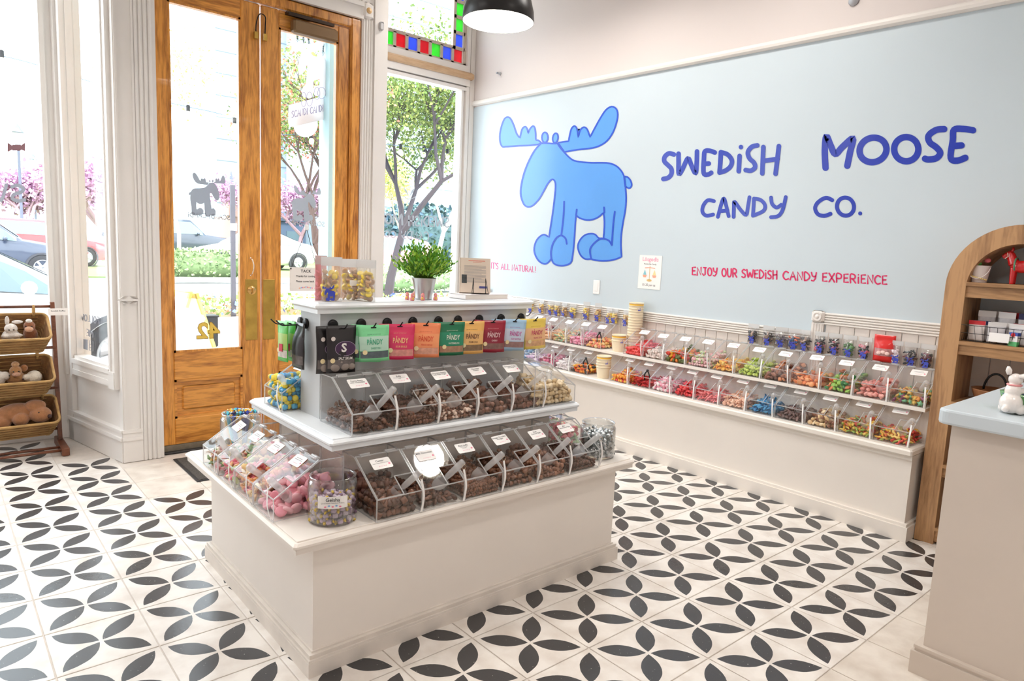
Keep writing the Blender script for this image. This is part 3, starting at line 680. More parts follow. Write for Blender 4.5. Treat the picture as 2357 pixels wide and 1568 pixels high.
# scoop: hollow handle and round bowl, ring and white strap
_h = MB(); _h.tube([(0, 0, 0), (.0, 0, .02), (0, 0, .095), (0, 0, .1)], [.010, .012, .0135, .011], 10); SCH = _h.mesh('handle', SCOOPM, True)
_b = MB(); _b.lathe([(.0, -.001), (.012, 0), (.024, .008), (.030, .024), (.031, .052)], 14, M=Matrix.Translation((0, 0, -.062)) @ Matrix.Rotation(.0, 4, 'X'), cap=False, sy=.62); SCB = _b.mesh('bowl', SCOOPM, True)
RINGM = mat('key_ring', (196, 176, 150), .3, .8)
STRAPM = mat('white_strap', (246, 244, 242), .5)
_rg = MB(); _rg.tube([(.009 * math.cos(2 * PI * k / 14), 0, .009 * math.sin(2 * PI * k / 14)) for k in range(14)], .0009, 5, closed=True); RINGMESH = _rg.mesh('ring', RINGM)
def scoop(root, what, side=1, lean=None, strap=True, bm=SCB):
    """a scoop standing in the notch of the bin root (root: Empty of the bin)"""
    e = thing('candy_scoop', 'clear plastic scoop tethered in the bin of ' + what, 'scoop', (0, 0, 0), 0, 'clear scoops in the candy bins')
    e.matrix_world = Matrix.Translation(root.location) @ Matrix.Rotation(root.rotation_euler.z, 4, 'Z')
    a, b = lean or (random.uniform(.5, .68), random.uniform(.45, .75))
    base = Vector((.040 * side, .052, .082)); M = Matrix.Translation(base) @ Matrix.Rotation(a * side, 4, 'Y') @ Matrix.Rotation(b, 4, 'X')
    put('handle', SCH, e, M); put('bowl', bm, e, M)
    tip = M @ Vector((0, 0, .096)); rc = tip + Vector((0, -.010, -.016))
    put('ring', RINGMESH, e, Matrix.Translation(rc))
    if strap:
        foot = Vector((.086 * side, -.006, .001)); p0 = rc + Vector((0, 0, -.009)); mid = p0.lerp(foot, .5) + Vector((.004 * side, -.010, 0))
        mb = MB(); pts = smoothline([p0, mid, foot], 5); w = Vector((.0042, 0, 0))
        vs = [p - w for p in pts] + [p + w for p in pts] + [p + w + Vector((0, .0014, 0)) for p in pts] + [p - w + Vector((0, .0014, 0)) for p in pts]; n = len(pts); fs = []
        for q in range(4):
            r_ = (q + 1) % 4
            for i in range(n - 1): fs.append((q * n + i, q * n + i + 1, r_ * n + i + 1, r_ * n + i))
        fs += [(0, n, 2 * n, 3 * n), (n - 1, 4 * n - 1, 3 * n - 1, 2 * n - 1)]
        mb.add(vs, fs); mb.build('strap', STRAPM, e)
    return e
# ---- candy shapes: (verts, faces), about unit size
def _tpl(fn): b = MB(); fn(b); return ([Vector(v) for v in b.v], b.f)
def _jit(b, k, seed):
    rr = random.Random(seed); b.v = [tuple(c * (1 + rr.uniform(-k, k)) for c in v) for v in b.v]
TP = {
 'cyl': _tpl(lambda b: b.lathe([(.36, -.42), (.44, -.36), (.46, .3), (.38, .42)], 8)),
 'disc': _tpl(lambda b: b.lathe([(.38, -.16), (.5, -.05), (.5, .05), (.36, .17)], 9)),
 'ball': _tpl(lambda b: b.ball((0, 0, 0), .5, 7, 5)),
 'drop': _tpl(lambda b: b.ball((0, 0, 0), (.55, .38, .3), 7, 4)),
 'cube': _tpl(lambda b: (b.box(-.45, -.4, -.32, .45, .4, .32, cut=.1), _jit(b, .12, 3))),
 'chunk': _tpl(lambda b: (b.ball((0, 0, 0), (.55, .42, .38), 6, 4), _jit(b, .28, 5))),
 'worm': _tpl(lambda b: b.tube([(-.8, -.1, 0), (-.4, .12, .08), (0, -.06, 0), (.4, .14, -.05), (.8, -.05, 0)], [.12, .2, .2, .2, .1], 6)),
 'ring': _tpl(lambda b: b.tube([(.36 * math.cos(2 * PI * k / 9), .36 * math.sin(2 * PI * k / 9), 0) for k in range(9)], .16, 5, closed=True)),
 'heart': _tpl(lambda b: b.prism([(x, y, -.14) for x, y in ((0, -.5), (.42, -.05), (.45, .25), (.25, .42), (0, .25), (-.25, .42), (-.45, .25), (-.42, -.05))], (0, 0, .28))),
 'star': _tpl(lambda b: b.prism([((.52 if k % 2 == 0 else .27) * math.cos(PI * k / 5), (.52 if k % 2 == 0 else .27) * math.sin(PI * k / 5), -.14) for k in range(10)], (0, 0, .28))),
 'bear': _tpl(lambda b: (b.ball((0, 0, 0), (.3, .22, .4), 7, 5), b.ball((0, 0, .48), (.22, .2, .2), 7, 4), b.ball((.22, .12, .15), .12, 5, 3), b.ball((-.22, .12, .15), .12, 5, 3), b.ball((.2, .12, -.34), .14, 5, 3), b.ball((-.2, .12, -.34), .14, 5, 3))),
 'mallow': _tpl(lambda b: b.lathe([(.34, -.2), (.47, -.14), (.5, 0), (.47, .12), (.34, .18)], 11)),
 'fish': _tpl(lambda b: b.prism([(x, y, -.1) for x, y in ((-.6, .2), (-.35, .05), (-.05, .25), (.3, .22), (.55, 0), (.3, -.2), (-.05, -.25), (-.35, -.05), (-.6, -.2))], (0, 0, .2))),
}
CM = {}
def cmat(rgb, rough=.4, sub=0.0):
    k = (rgb, rough)
    if k not in CM: CM[k] = mat('candy_%02x%02x%02x' % rgb, rgb, rough)
    return CM[k]
def place(tpl, size, M, b, mi):
    vs, fs = tpl; b.add([M @ (v * size) for v in vs], fs, mi)
def heap_spots(W, D, h0, h1, size, rr, hole=0.0, dens=.78):
    out = []; st = size * dens; m = size * .52; x = -W / 2 + m
    nz = int(max(h0, h1) * 1.35 / (st * .85)) + 1
    ph = rr.uniform(0, 6)
    for iz in range(nz):
        z = size * .42 + iz * st * .85; xs = -W / 2 + m + (st / 2 if iz % 2 else 0)
        while xs <= W / 2 - m + 1e-6:
            ys = m + (st / 2 if iz % 2 else 0)
            while ys <= D - m + 1e-6:
                x = xs + rr.uniform(-.3, .3) * st; y = ys + rr.uniform(-.3, .3) * st
                hh = h0 + (h1 - h0) * y / D + .12 * max(h0, h1) * math.sin(ph + x * 38 + y * 21)
                if hole: hh -= hole * max(0, 1 - math.hypot(x - .03, y - .05) / .07)
                if z < hh + size * .25 and (z > hh - 1.7 * size or y < 1.6 * size or abs(x) > W / 2 - 1.6 * size):
                    x = min(max(x, -W / 2 + m), W / 2 - m); y = min(max(y, m), D - m)
                    out.append((x, y, z))
                ys += st
            xs += st
    return out
def rndrot(rr, flat=1.0): return Matrix.Rotation(rr.uniform(0, 2 * PI), 4, 'Z') @ Matrix.Rotation(rr.uniform(-1.4, 1.4) * flat, 4, 'X') @ Matrix.Rotation(rr.uniform(-1, 1) * flat, 4, 'Y')
def fill(root, what, tpls, cols, size, h0, h1, seed, single=None, hole=.02, W=CW, D=CD, rough=.4):
    rr = random.Random(seed); W -= .008; D -= .010
    ms = [cmat(c, rough) for c in cols]; spots = heap_spots(W, D, h0, h1, size, rr, hole)
    Mw = Matrix.Translation(root.location) @ Matrix.Rotation(root.rotation_euler.z, 4, 'Z') @ Matrix.Translation((0, .005, .003))
    if single:
        me = []
        for t in tpls:
            for m_ in ms:
                b = MB(); place(TP[t], size, Matrix.Identity(4), b, 0); me.append(b.mesh(single, m_, True))
        for (x, y, z) in spots:
            o = put(single, rr.choice(me), None, Mw @ Matrix.Translation((x, y, z)) @ rndrot(rr))
            tag(o, 'single piece in the heap of ' + what, 'candy', 'loose ' + what)
        return
    b = MB()
    for (x, y, z) in spots: place(TP[rr.choice(tpls)], size * rr.uniform(.88, 1.1), Matrix.Translation((x, y, z)) @ rndrot(rr), b, rr.randrange(len(ms)))
    o = b.build('candy_heap', ms, None, True, M=Mw)
    tag(o, 'heap of %s in its clear bin' % what, 'candy', None, 'stuff')
def candy_bin(loc, rz, what, title=None, sub=None, group='clear candy bins', D=CD):
    t = thing('candy_bin', 'clear acrylic lidded bin of ' + what, 'candy bin', loc, rz, group)
    put('shell', SHELL, t)
    ld = put('lid', LID, t)
    for x in (-.052, .052): put('hinge', HINGE, ld, Matrix.Translation((x, CHY, CH + .001)))
    ang = math.atan2(CH - CHF, CHY)
    Mc = Matrix.Translation(LP(random.uniform(-.012, .0), random.uniform(.74, .80), .004)) @ Matrix.Rotation(ang, 4, 'X') @ Matrix.Rotation(random.uniform(-.06, .06), 4, 'Z')
    c = put('label_card', CARDM, t, Mc); put('card_motif', CARDART, c)
    if title:
        n = title.count('\n')
        text_obj(title, .0098 if n else .0115, INK, c, Matrix.Translation((-.002, .009 if n else .012, .0009)), bold=.012)
        if sub: text_obj(sub, .0052, INK, c, Matrix.Translation((-.002, .002, .0009)))
    else: put('print_lines', CARDLINES, c)
    return t
BRN = [(92, 58, 40), (112, 72, 52), (78, 48, 34), (126, 84, 62)]
PIT = .617 * T
# island lower row, facing the viewer
rows = [('chocolate-toffee cylinders', 'Center', 'Sweet Toffee Filled Chocolate', ['cyl'], BRN, .026, .075, .10, None),
        ('milk chocolate coins', 'Milk Chocolate', None, ['disc', 'drop'], BRN, .027, .035, .05, None),
        ('chocolate rice puffs', 'Rice puffs', 'Covered in milk\nchocolate', ['ball'], [(124, 78, 50), (104, 64, 42)], .014, .055, .09, None),
        ('orange chocolate wedges', 'Orange Chocolate\nWedges', None, ['drop', 'chunk'], [(110, 66, 40), (128, 80, 50), (92, 56, 36)], .026, .055, .10, None),
        ('coconut-dusted chocolate balls', 'Fluffy\nCoconut Balls', None, ['chunk', 'ball'], [(140, 92, 66), (120, 78, 58), (154, 108, 82)], .022, .06, .09, None),
        ('small dark chocolate crumbs', 'Mini\nStrawberry Pops', None, ['chunk'], [(84, 54, 40), (104, 68, 52)], .017, .05, .075, None)]
for i, (w, ti, su, tp, co, sz, a, b_, sg) in enumerate(rows):
    t = candy_bin(tt(-.638 + .3085 + .617 * i, 1.885, 1.602), 0, w, ti, su, 'chocolate bins on the lower island deck')
    fill(t, w, tp, co, sz, a * .8, b_ * .85, 20 + i, sg, .03); scoop(t, w)
# island middle row
rows = [('foam bears in chocolate', 'Foamy Bears\nwith Chocolate', None, ['bear', 'chunk'], BRN, .026, .05, .07, None),
        ('round glossy chocolate drops', 'Polly', 'Chocolate covered foam\ncandy', ['ball', 'drop'], [(96, 56, 36), (110, 66, 42), (82, 48, 32)], .018, .05, .075, None),
        ('chocolate raisins with pearl sugar', 'Chocolate Raisins\nwith Pearl Sugar', None, ['chunk', 'chunk', 'ball'], [(110, 68, 46), (128, 84, 60), (226, 200, 182)], .017, .045, .11, None),
        ('chocolate praline cubes', 'Chocolate\nPecans', None, ['cube', 'chunk'], [(116, 72, 52), (136, 90, 68), (98, 62, 44)], .030, .05, .11, None),
        ('knobbly chocolate nuts', 'Chocolate Fudge\nwith Rum', None, ['cube', 'chunk'], [(102, 64, 48), (124, 80, 62)], .028, .045, .08, None)]
for i, (w, ti, su, tp, co, sz, a, b_, sg) in enumerate(rows):
    t = candy_bin(tt(-.64 + .3085 + .617 * i, 2.49, 2.452), 0, w, ti, su, 'chocolate bins on the middle island deck')
    fill(t, w, tp, co, sz, a * .8, b_ * .85, 40 + i, sg, .025); scoop(t, w)
w = 'pale fudge chunks'
t = candy_bin(tt(3.10, 2.80, 2.452), PI / 2, w, 'Chocolate Fudge\nwith Macadamia', None, 'chocolate bins on the middle island deck')
fill(t, w, ['cube', 'chunk'], [(226, 202, 160), (214, 186, 140), (236, 216, 180)], .027, .06, .11, 47, None, 0); scoop(t, w)
w = 'blue and yellow wrapped toffees'
t = candy_bin(tt(-.86, 4.30, 2.452), -PI / 2, w, None, None, 'chocolate bins on the middle island deck')
fill(t, w, ['cube', 'ball'], [(70, 160, 214), (250, 226, 76), (90, 182, 222), (244, 214, 60)], .026, .10, .13, 48, None, 0); scoop(t, w)
# island left side, facing the door side
rows = [('pink marshmallow discs', ['mallow'], [(244, 168, 180), (248, 188, 196), (240, 152, 168)], .042, .028, .10, 'pink_marshmallow'),
        ('peach and orange gums', ['drop', 'heart'], [(240, 150, 110), (246, 178, 120), (236, 130, 140), (250, 214, 150)], .030, .07, .11, None),
        ('pastel fruit wedges', ['heart', 'drop', 'disc'], [(246, 150, 160), (190, 214, 140), (250, 196, 150), (250, 226, 160), (236, 110, 130)], .032, .06, .10, None),
        ('striped fruit slices', ['worm', 'disc'], [(120, 160, 90), (230, 190, 190), (196, 80, 80), (240, 226, 210), (220, 170, 90)], .030, .04, .07, None)]
for i, (w, tp, co, sz, a, b_, sg) in enumerate(rows):
    t = candy_bin(tt(-1.55, 2.52 + .3085 + .633 * i, 1.602), -PI / 2, w, None, None, 'fruit candy bins along the island end')
    fill(t, w, tp, co, sz, a, b_, 60 + i, sg, .03); scoop(t, w)
# island right end, mostly hidden
for i, (w, tp, co) in enumerate((('red watermelon gums', ['heart', 'drop'], [(232, 110, 120), (196, 220, 170), (240, 150, 150)]), ('lilac-blue gum drops', ['drop', 'ball'], [(150, 156, 220), (176, 180, 232)]))):
    t = candy_bin(tt(3.72, 3.15 + .63 * i, 1.602), PI / 2, w, None, None, 'fruit candy bins at the far island end')
    fill(t, w, tp, co, .028, .08, .13, 70 + i); scoop(t, w)
# wall counter: two long rows
LOW = [('sour rainbow worms', ['worm'], [(240, 120, 70), (250, 190, 70), (232, 80, 70), (250, 214, 120), (170, 190, 90)], .030),
       ('yellow and red gummy sticks', ['worm', 'star'], [(246, 190, 70), (236, 120, 80), (160, 190, 90), (250, 216, 110), (226, 90, 80)], .026),
       ('cream and brown caramel shells', ['disc', 'drop'], [(238, 202, 150), (150, 100, 74), (246, 222, 180)], .030),
       ('brown cola coins', ['disc'], [(112, 84, 80), (134, 104, 98), (96, 72, 68)], .030),
       ('blue sugared dolphins', ['fish', 'drop'], [(70, 150, 200), (90, 170, 214), (52, 128, 184)], .032),
       ('peach-coloured hearts', ['heart', 'disc'], [(248, 190, 160), (250, 206, 178)], .030),
       ('coral-red laces', ['worm'], [(238, 110, 116), (246, 140, 140)], .026),
       ('bright red sugared lips', ['drop', 'heart'], [(232, 60, 66), (240, 90, 90)], .030),
       ('pink and white foam skulls', ['ball', 'bear'], [(250, 190, 204), (252, 240, 240), (246, 160, 180)], .024),
       ('deep red cherry fish', ['fish'], [(206, 40, 44), (224, 64, 60)], .028),
       ('orange and ruby jelly beans', ['ball', 'drop'], [(246, 160, 60), (230, 80, 80), (250, 200, 90), (246, 140, 60)], .022)]
LOW2 = [('orange and black fruit-liquorice mix', ['drop', 'disc'], [(246, 150, 40), (44, 36, 34), (236, 100, 40), (250, 190, 70)], .028),
        ('snow-white foam pieces', ['chunk', 'ball'], [(250, 246, 246), (246, 236, 238)], .022),
        ('pink and dark berry balls', ['ball'], [(226, 110, 150), (240, 160, 186), (150, 70, 90)], .024),
        ('lilac and white sugar drops', ['drop'], [(226, 196, 230), (250, 240, 250)], .024),
        ('pale blue gum whales', ['fish', 'drop'], [(120, 180, 230), (160, 206, 240)], .028)]
UP = [('yellow, plum and orange gummy flowers', ['star'], [(246, 206, 110), (150, 80, 110), (244, 160, 70), (130, 196, 150)], .032),
      ('salmon-pink sugared ovals', ['drop', 'heart'], [(250, 160, 150), (252, 180, 168)], .036),
      ('green and orange gummy frogs', ['drop', 'disc'], [(70, 140, 84), (238, 140, 90), (150, 196, 84)], .030),
      ('orange sugared peaches', ['disc', 'drop'], [(250, 150, 96), (252, 176, 120)], .034),
      ('brown and orange cola bottles', ['cyl', 'drop'], [(150, 96, 74), (236, 160, 116), (120, 84, 74)], .030),
      ('lime-green sour apples', ['heart', 'drop'], [(200, 220, 100), (220, 232, 140), (180, 206, 80)], .028),
      ('orange-yellow citrus slices', ['disc', 'heart'], [(250, 190, 80), (246, 150, 70), (252, 214, 120)], .030),
      ('pink and pale green strawberries', ['drop'], [(248, 190, 196), (206, 224, 170), (250, 214, 214)], .026),
      ('dark mixed fruit jellies', ['cube', 'drop'], [(240, 130, 50), (90, 110, 60), (220, 60, 50), (246, 190, 60)], .032),
      ('white foam mushrooms', ['chunk', 'bear'], [(252, 246, 240), (248, 232, 226)], .026),
      ('red raspberry gums', ['ball', 'cyl'], [(232, 66, 72), (240, 96, 96)], .024)]
UP2 = [('orange slices and coral gums', ['disc', 'drop'], [(250, 190, 110), (244, 140, 110), (250, 214, 150)], .030),
       ('rose-pink foam shells', ['mallow', 'chunk'], [(246, 150, 180), (250, 180, 200)], .026),
       ('pastel yellow and mint bananas', ['drop', 'worm'], [(250, 224, 150), (180, 220, 180), (250, 190, 150)], .026),
       ('peach bear gums', ['bear', 'drop'], [(246, 196, 150), (240, 170, 120)], .026),
       ('magenta berry gums', ['ball'], [(226, 70, 120), (240, 120, 150), (120, 60, 90)], .024),
       ('cream toffee pieces', ['cube'], [(246, 226, 190), (240, 210, 160)], .026)]
def wallrow(data, x, z, y0, dy, grp, seed):
    for i, (w, tp, co, sz) in enumerate(data):
        t = candy_bin(tt(x, y0 + dy * i, z), -PI / 2, w, None, None, grp)
        fill(t, w, tp, co, sz, .042, .085 if i % 3 else .06, seed + i, None, .015)
        if w not in ('deep red cherry fish', 'orange and black fruit-liquorice mix', 'orange slices and coral gums'): scoop(t, w, 1)
        else: tongs(t, w)
def tongs(t, w):
    e = thing('candy_tongs', 'black plastic tongs stuck in the bin of ' + w, 'tongs', (0, 0, 0), 0, 'black tongs in the candy bins')
    e.matrix_world = Matrix.Translation(t.location) @ Matrix.Rotation(t.rotation_euler.z, 4, 'Z')
    TB = mat('black_plastic', (32, 32, 34), .4)
    for s in (-1, 1):
        mb = MB(); mb.tube(smoothline([(.045, .03, .125), (.045 + .020 * s, .028, .095), (.045 + .024 * s, .035, .05)], 4), [.005] * 9, 6); mb.build('arm', TB, e, True)
    mb = MB(); mb.ball((.045, .03, .127), (.012, .008, .008), 8, 5); mb.build('hinge_end', TB, e, True)
wallrow(LOW, 8.375, 1.642, -.45 + .31, .622, 'candy bins in the lower row under the mural', 100)
wallrow(LOW2, 8.375, 1.642, 7.13 + .31, .622, 'candy bins in the lower row under the mural', 130)
wallrow(UP, 8.725, 2.302, -.52 + .31, .620, 'candy bins in the upper row under the mural', 160)
wallrow(UP2, 8.725, 2.302, 7.03 + .31, .620, 'candy bins in the upper row under the mural', 190)
# ================================================================== MOOSE DRAWING (outline read from the mural)
MO_BODY = [(545,410),(490,470),(440,560),(400,660),(375,760),(368,840),(380,900),(405,945),(440,957),(480,940),(530,885),(570,815),(600,760),(630,725),(650,722),(665,745),(668,790),(660,880),(645,1000),(630,1100),(612,1218),(570,1195),(530,1215),(500,1255),(485,1310),(490,1360),(515,1410),(550,1440),(585,1447),(615,1425),(632,1400),(650,1440),(690,1460),(740,1462),(790,1445),(808,1420),(820,1340),(832,1200),(838,1100),(845,1030),(880,1055),(940,1070),(1000,1062),(1050,1035),(1080,1005),(1088,1080),(1086,1160),(1080,1225),(1040,1225),(1010,1195),(970,1187),(920,1200),(880,1240),(860,1290),(868,1340),(890,1380),(925,1405),(975,1405),(1000,1413),(1060,1420),(1130,1418),(1190,1405),(1236,1385),(1230,1280),(1235,1180),(1250,1080),(1268,980),(1275,880),(1268,780),(1300,797),(1322,775),(1315,735),(1290,703),(1258,695),(1235,650),(1190,605),(1130,582),(1060,578),(980,578),(900,572),(830,560),(790,535),(745,490),(710,450),(685,412),(640,413),(600,410)]
MO_SHARP = {(612,1218),(632,1400),(845,1030),(1080,1005),(1080,1225),(975,1405),(1236,1385),(1268,780),(1258,695),(808,1420),(545,410),(685,412)}
MO_AL = [(548,408),(520,385),(500,380),(497,330),(490,280),(475,262),(450,285),(432,325),(425,290),(408,267),(380,290),(362,365),(335,330),(310,260),(285,205),(260,185),(230,200),(205,260),(190,330),(192,400),(210,438),(240,440),(350,432),(450,428),(520,420)]
MO_AR = [(690,405),(780,392),(790,340),(805,285),(830,262),(852,285),(864,360),(880,300),(910,272),(940,290),(965,358),(1000,290),(1050,200),(1100,125),(1150,95),(1190,115),(1203,165),(1190,240),(1160,320),(1110,390),(1040,435),(960,455),(860,465),(745,485),(715,445)]
MO_LINES = [[(742,912),(738,1020),(728,1120),(718,1200)], [(632,1400),(630,1340),(645,1275),(680,1220),(720,1203),(755,1230),(765,1275)], [(851,980),(845,1030)], [(1085,962),(1088,1005)], [(1178,998),(1165,1100),(1152,1285)], [(1152,1285),(1130,1250),(1090,1232),(1045,1235),(1000,1270),(970,1310),(965,1345),(975,1405)], [(1258,695),(1268,780)], [(1080,1225),(1092,1232)]]
MO_EARS = [ell(577, 360, 26, 44, 16), ell(667, 365, 23, 42, 16, .15)]
def sharpline(pts, sharp, k=3):
    """smooth closed outline that keeps its corners"""
    n = len(pts); out = []
    for i in range(n):
        p1, p2 = pts[i], pts[(i + 1) % n]; p0 = p1 if p1 in sharp else pts[i - 1]; p3 = p2 if p2 in sharp else pts[(i + 2) % n]
        for j in range(k):
            t = j / k; out.append(tuple(.5 * (2 * b + (c - a) * t + (2 * a - 5 * b + 4 * c - d) * t * t + (3 * b - a - 3 * c + d) * t ** 3) for a, b, c, d in zip(p0, p1, p2, p3)))
    return out
def moose(mb, fn, fill_i=0, line_i=1, lw=14, lift=.001, k=3, lines=True):
    body = sharpline(MO_BODY, MO_SHARP, k); al = sharpline(MO_AL, {(548,408),(432,325),(362,365),(520,420)}, k); ar = sharpline(MO_AR, {(690,405),(780,392),(864,360),(965,358),(745,485),(715,445)}, k)
    for i, q in enumerate([al, ar] + MO_EARS + [body]):
        fillpoly(mb, q, fn, fill_i, lift + i * lift * .05)
    if lines:
        for i, q in enumerate([al, ar] + MO_EARS + [body]): ribbon(mb, q, lw, fn, line_i, lift * 1.6 + i * lift * .05, True)
        for i, q in enumerate(MO_LINES): ribbon(mb, smoothline(q, 4) if len(q) > 2 else q, lw, fn, line_i, lift * 2 + i * lift * .04)
def moose_at(w, flip=1):
    """map drawing to a flat x/z face of width w, centred, facing -y"""
    s = w / 1140.0
    return lambda x, y, l: ((x - 760) * s * flip, -l, (780 - y) * s)
MBLUE, MLINE = mat('moose_blue', (92, 160, 236), .22, var=.03, scale=3), mat('moose_outline', (38, 82, 204), .25)
mb = MB(); moose(mb, moose_at(1.0), 0, 0, lift=.0008, k=1, lines=False); MOOSE_PRINT = mb.mesh('moose_print', mat('print_blue', (62, 76, 186), .4))
# ================================================================== THINGS ON THE ISLAND
def psurf(w, h, d, top=.16, pinch=.06):
    """stand-up or hanging pouch: point on front(-1)/back(+1) sheet, u across -1..1, v up 0..1"""
    def f(u, v, s, off=0.0):
        vv = max(0.0, min(1.0, v)); b = max(0.0, math.sin(PI * min(1, (vv + .10) / (1 - top + .10)))) if vv < 1 - top else 0
        b = b ** .7 if b > 0 else 0
        e = (1 - abs(u) ** 2.6); y = s * (d / 2 * b * max(e, 0) + .0012 + off)
        x = u * w / 2 * (1 - pinch * b)
        return Vector((x, y, v * h))
    return f
def pouch_mesh(f, m, nu=8, nv=10, name='pouch'):
    mb = MB()
    for s in (-1, 1):
        vs = [f(-1 + 2 * i / nu, j / nv, s) for j in range(nv + 1) for i in range(nu + 1)]
        fs = [(j * (nu + 1) + i, j * (nu + 1) + i + 1, (j + 1) * (nu + 1) + i + 1, (j + 1) * (nu + 1) + i) for j in range(nv) for i in range(nu)]
        mb.add(vs, fs if s < 0 else [q[::-1] for q in fs])
    k = (nu + 1) * (nv + 1); e = []
    for j in range(nv): e += [(j * (nu + 1), (j + 1) * (nu + 1), k + (j + 1) * (nu + 1), k + j * (nu + 1)), (j * (nu + 1) + nu, k + j * (nu + 1) + nu, k + (j + 1) * (nu + 1) + nu, (j + 1) * (nu + 1) + nu)]
    for i in range(nu): e += [(i, k + i, k + i + 1, i + 1), (nv * (nu + 1) + i, nv * (nu + 1) + i + 1, k + nv * (nu + 1) + i + 1, k + nv * (nu + 1) + i)]
    mb.f += e; mb.m += [0] * len(e)
    return mb.mesh(name, m, True)
def patch_mesh(f, u0, u1, v0, v1, m, off=.0006, nu=8, nv=5, name='print_panel'):
    mb = MB(); vs = [f(u0 + (u1 - u0) * i / nu, v0 + (v1 - v0) * j / nv, -1, off) for j in range(nv + 1) for i in range(nu + 1)]
    mb.add(vs, [(j * (nu + 1) + i, j * (nu + 1) + i + 1, (j + 1) * (nu + 1) + i + 1, (j + 1) * (nu + 1) + i) for j in range(nv) for i in range(nu)])
    return mb.mesh(name, m, True)
MR = Matrix.Rotation(PI / 2, 4, 'X')       # text lying in x/y stood up to face -y
# hooks on the grey upper body
HX = [on_y(px, py, 3.43) for px, py in ((765, 750), (830, 745), (890, 740), (949, 738), (1008, 733), (1053, 731), (1102, 729), (1152, 728), (1198, 727))]
hk = MB(); hk.lathe([(.020, 0), (.0215, .003), (.0205, .009), (.012, .011), (0, .011)], 20, M=Matrix.Rotation(PI / 2, 4, 'X')); hk.tube(smoothline([(0, -.008, -.004), (0, -.06, -.004), (0, -.098, -.004), (0, -.112, .004), (0, -.124, .016)], 3), .0026, 6); HOOK = hk.mesh('hook', DARK, True)
for p in HX: put('hook', HOOK, island, IO @ Matrix.Translation((p.x * T, 3.43 * T, 3.66 * T)))
for p in (Vector((-.60, 3.83, 3.64)), Vector((-.60, 4.0, 3.64))): put('hook', HOOK, island, IO @ Matrix.Translation(p * T) @ Matrix.Rotation(-PI / 2, 4, 'Z'))
put('hook', HOOK, island, IO @ Matrix.Translation(tt(2.86, 3.75, 3.66)) @ Matrix.Rotation(PI / 2, 4, 'Z'))
# hanging pouches
def bag_kind(col, dark, ink, sub, win, head, w=.122, h=.142, d=.034, logo='P\u00c5NDY'):
    f = psurf(w, h, d); b = {'f': f, 'w': w, 'h': h}
    b['pouch'] = pouch_mesh(f, mat('pouch_%02x%02x%02x' % col, col, .32, .0, coat=.2))
    b['panel'] = patch_mesh(f, -.97, .97, .30, .70, mat('panel_%02x%02x%02x' % dark, dark, .35), .0004)
    b['win'] = patch_mesh(f, -.94, .94, .10, .29, mat('pouchwin_%02x%02x%02x' % win, win, .25, var=.3, scale=55), .0006)
    mb = MB(); fillpoly(mb, ell(-.62 * w / 2, .27 * h, .0095, .0095, 14), lambda x, y, l: (x, -(d * .40 + .0022) - l, y), 0, 0); b['seal'] = mb.mesh('seal_sticker', mat('seal_cream', (238, 220, 170), .5))
    b['ink'] = mat('ink_%02x%02x%02x' % ink, ink, .5); b['head'] = mat('inkh_%02x%02x%02x' % head, head, .5); b['sub'] = sub; b['logo'] = logo; b['d'] = d
    return b
def hang(kind, hook, dist, rz, label, grp, tilt=0.0, drop=0.0, rot0=0.0):
    b = kind; M0 = Matrix.Translation(hook) @ Matrix.Rotation(rot0, 4, 'Z')
    t = thing('candy_pouch', label, 'candy bag', (0, 0, 0), 0, grp)
    t.matrix_world = M0 @ Matrix.Translation((0, -dist, -.004 - drop)) @ Matrix.Rotation(rz, 4, 'Z') @ Matrix.Rotation(tilt, 4, 'Y')
    D = Matrix.Translation((0, 0, -b['h'] + .010)); f = b['f']; h = b['h']
    po = put('pouch', b['pouch'], t, D); put('print_panel', b['panel'], t, D); put('window', b['win'], t, D); put('seal_sticker', b['seal'], t, D)
    mb_key = 'slot'
    if mb_key not in b:
        m_ = MB(); m_.prism([(x, -.0019, z + .93 * h) for x, z in rrect(.022, .005, .0024, 3)], (0, .0038, 0)); b[mb_key] = m_.mesh('hang_slot', DARK)
    put('hang_slot', b[mb_key], t, D)
    y = -(b['d'] / 2 + .0030)
    if b['logo'] == 'S': return t, D
    text_obj(b['logo'], .030, b['ink'], t, D @ Matrix.Translation((.0, y, .545 * h)) @ MR, bold=.012, squeeze=.62)
    text_obj(b['sub'], .0105, b['ink'], t, D @ Matrix.Translation((.004, y, .375 * h)) @ MR, bold=.01, squeeze=.7)
    text_obj('DO MY WORKOUT', .0065, b['head'], t, D @ Matrix.Translation((0, -.0085, .745 * h)) @ MR, squeeze=.9)
    return t, D
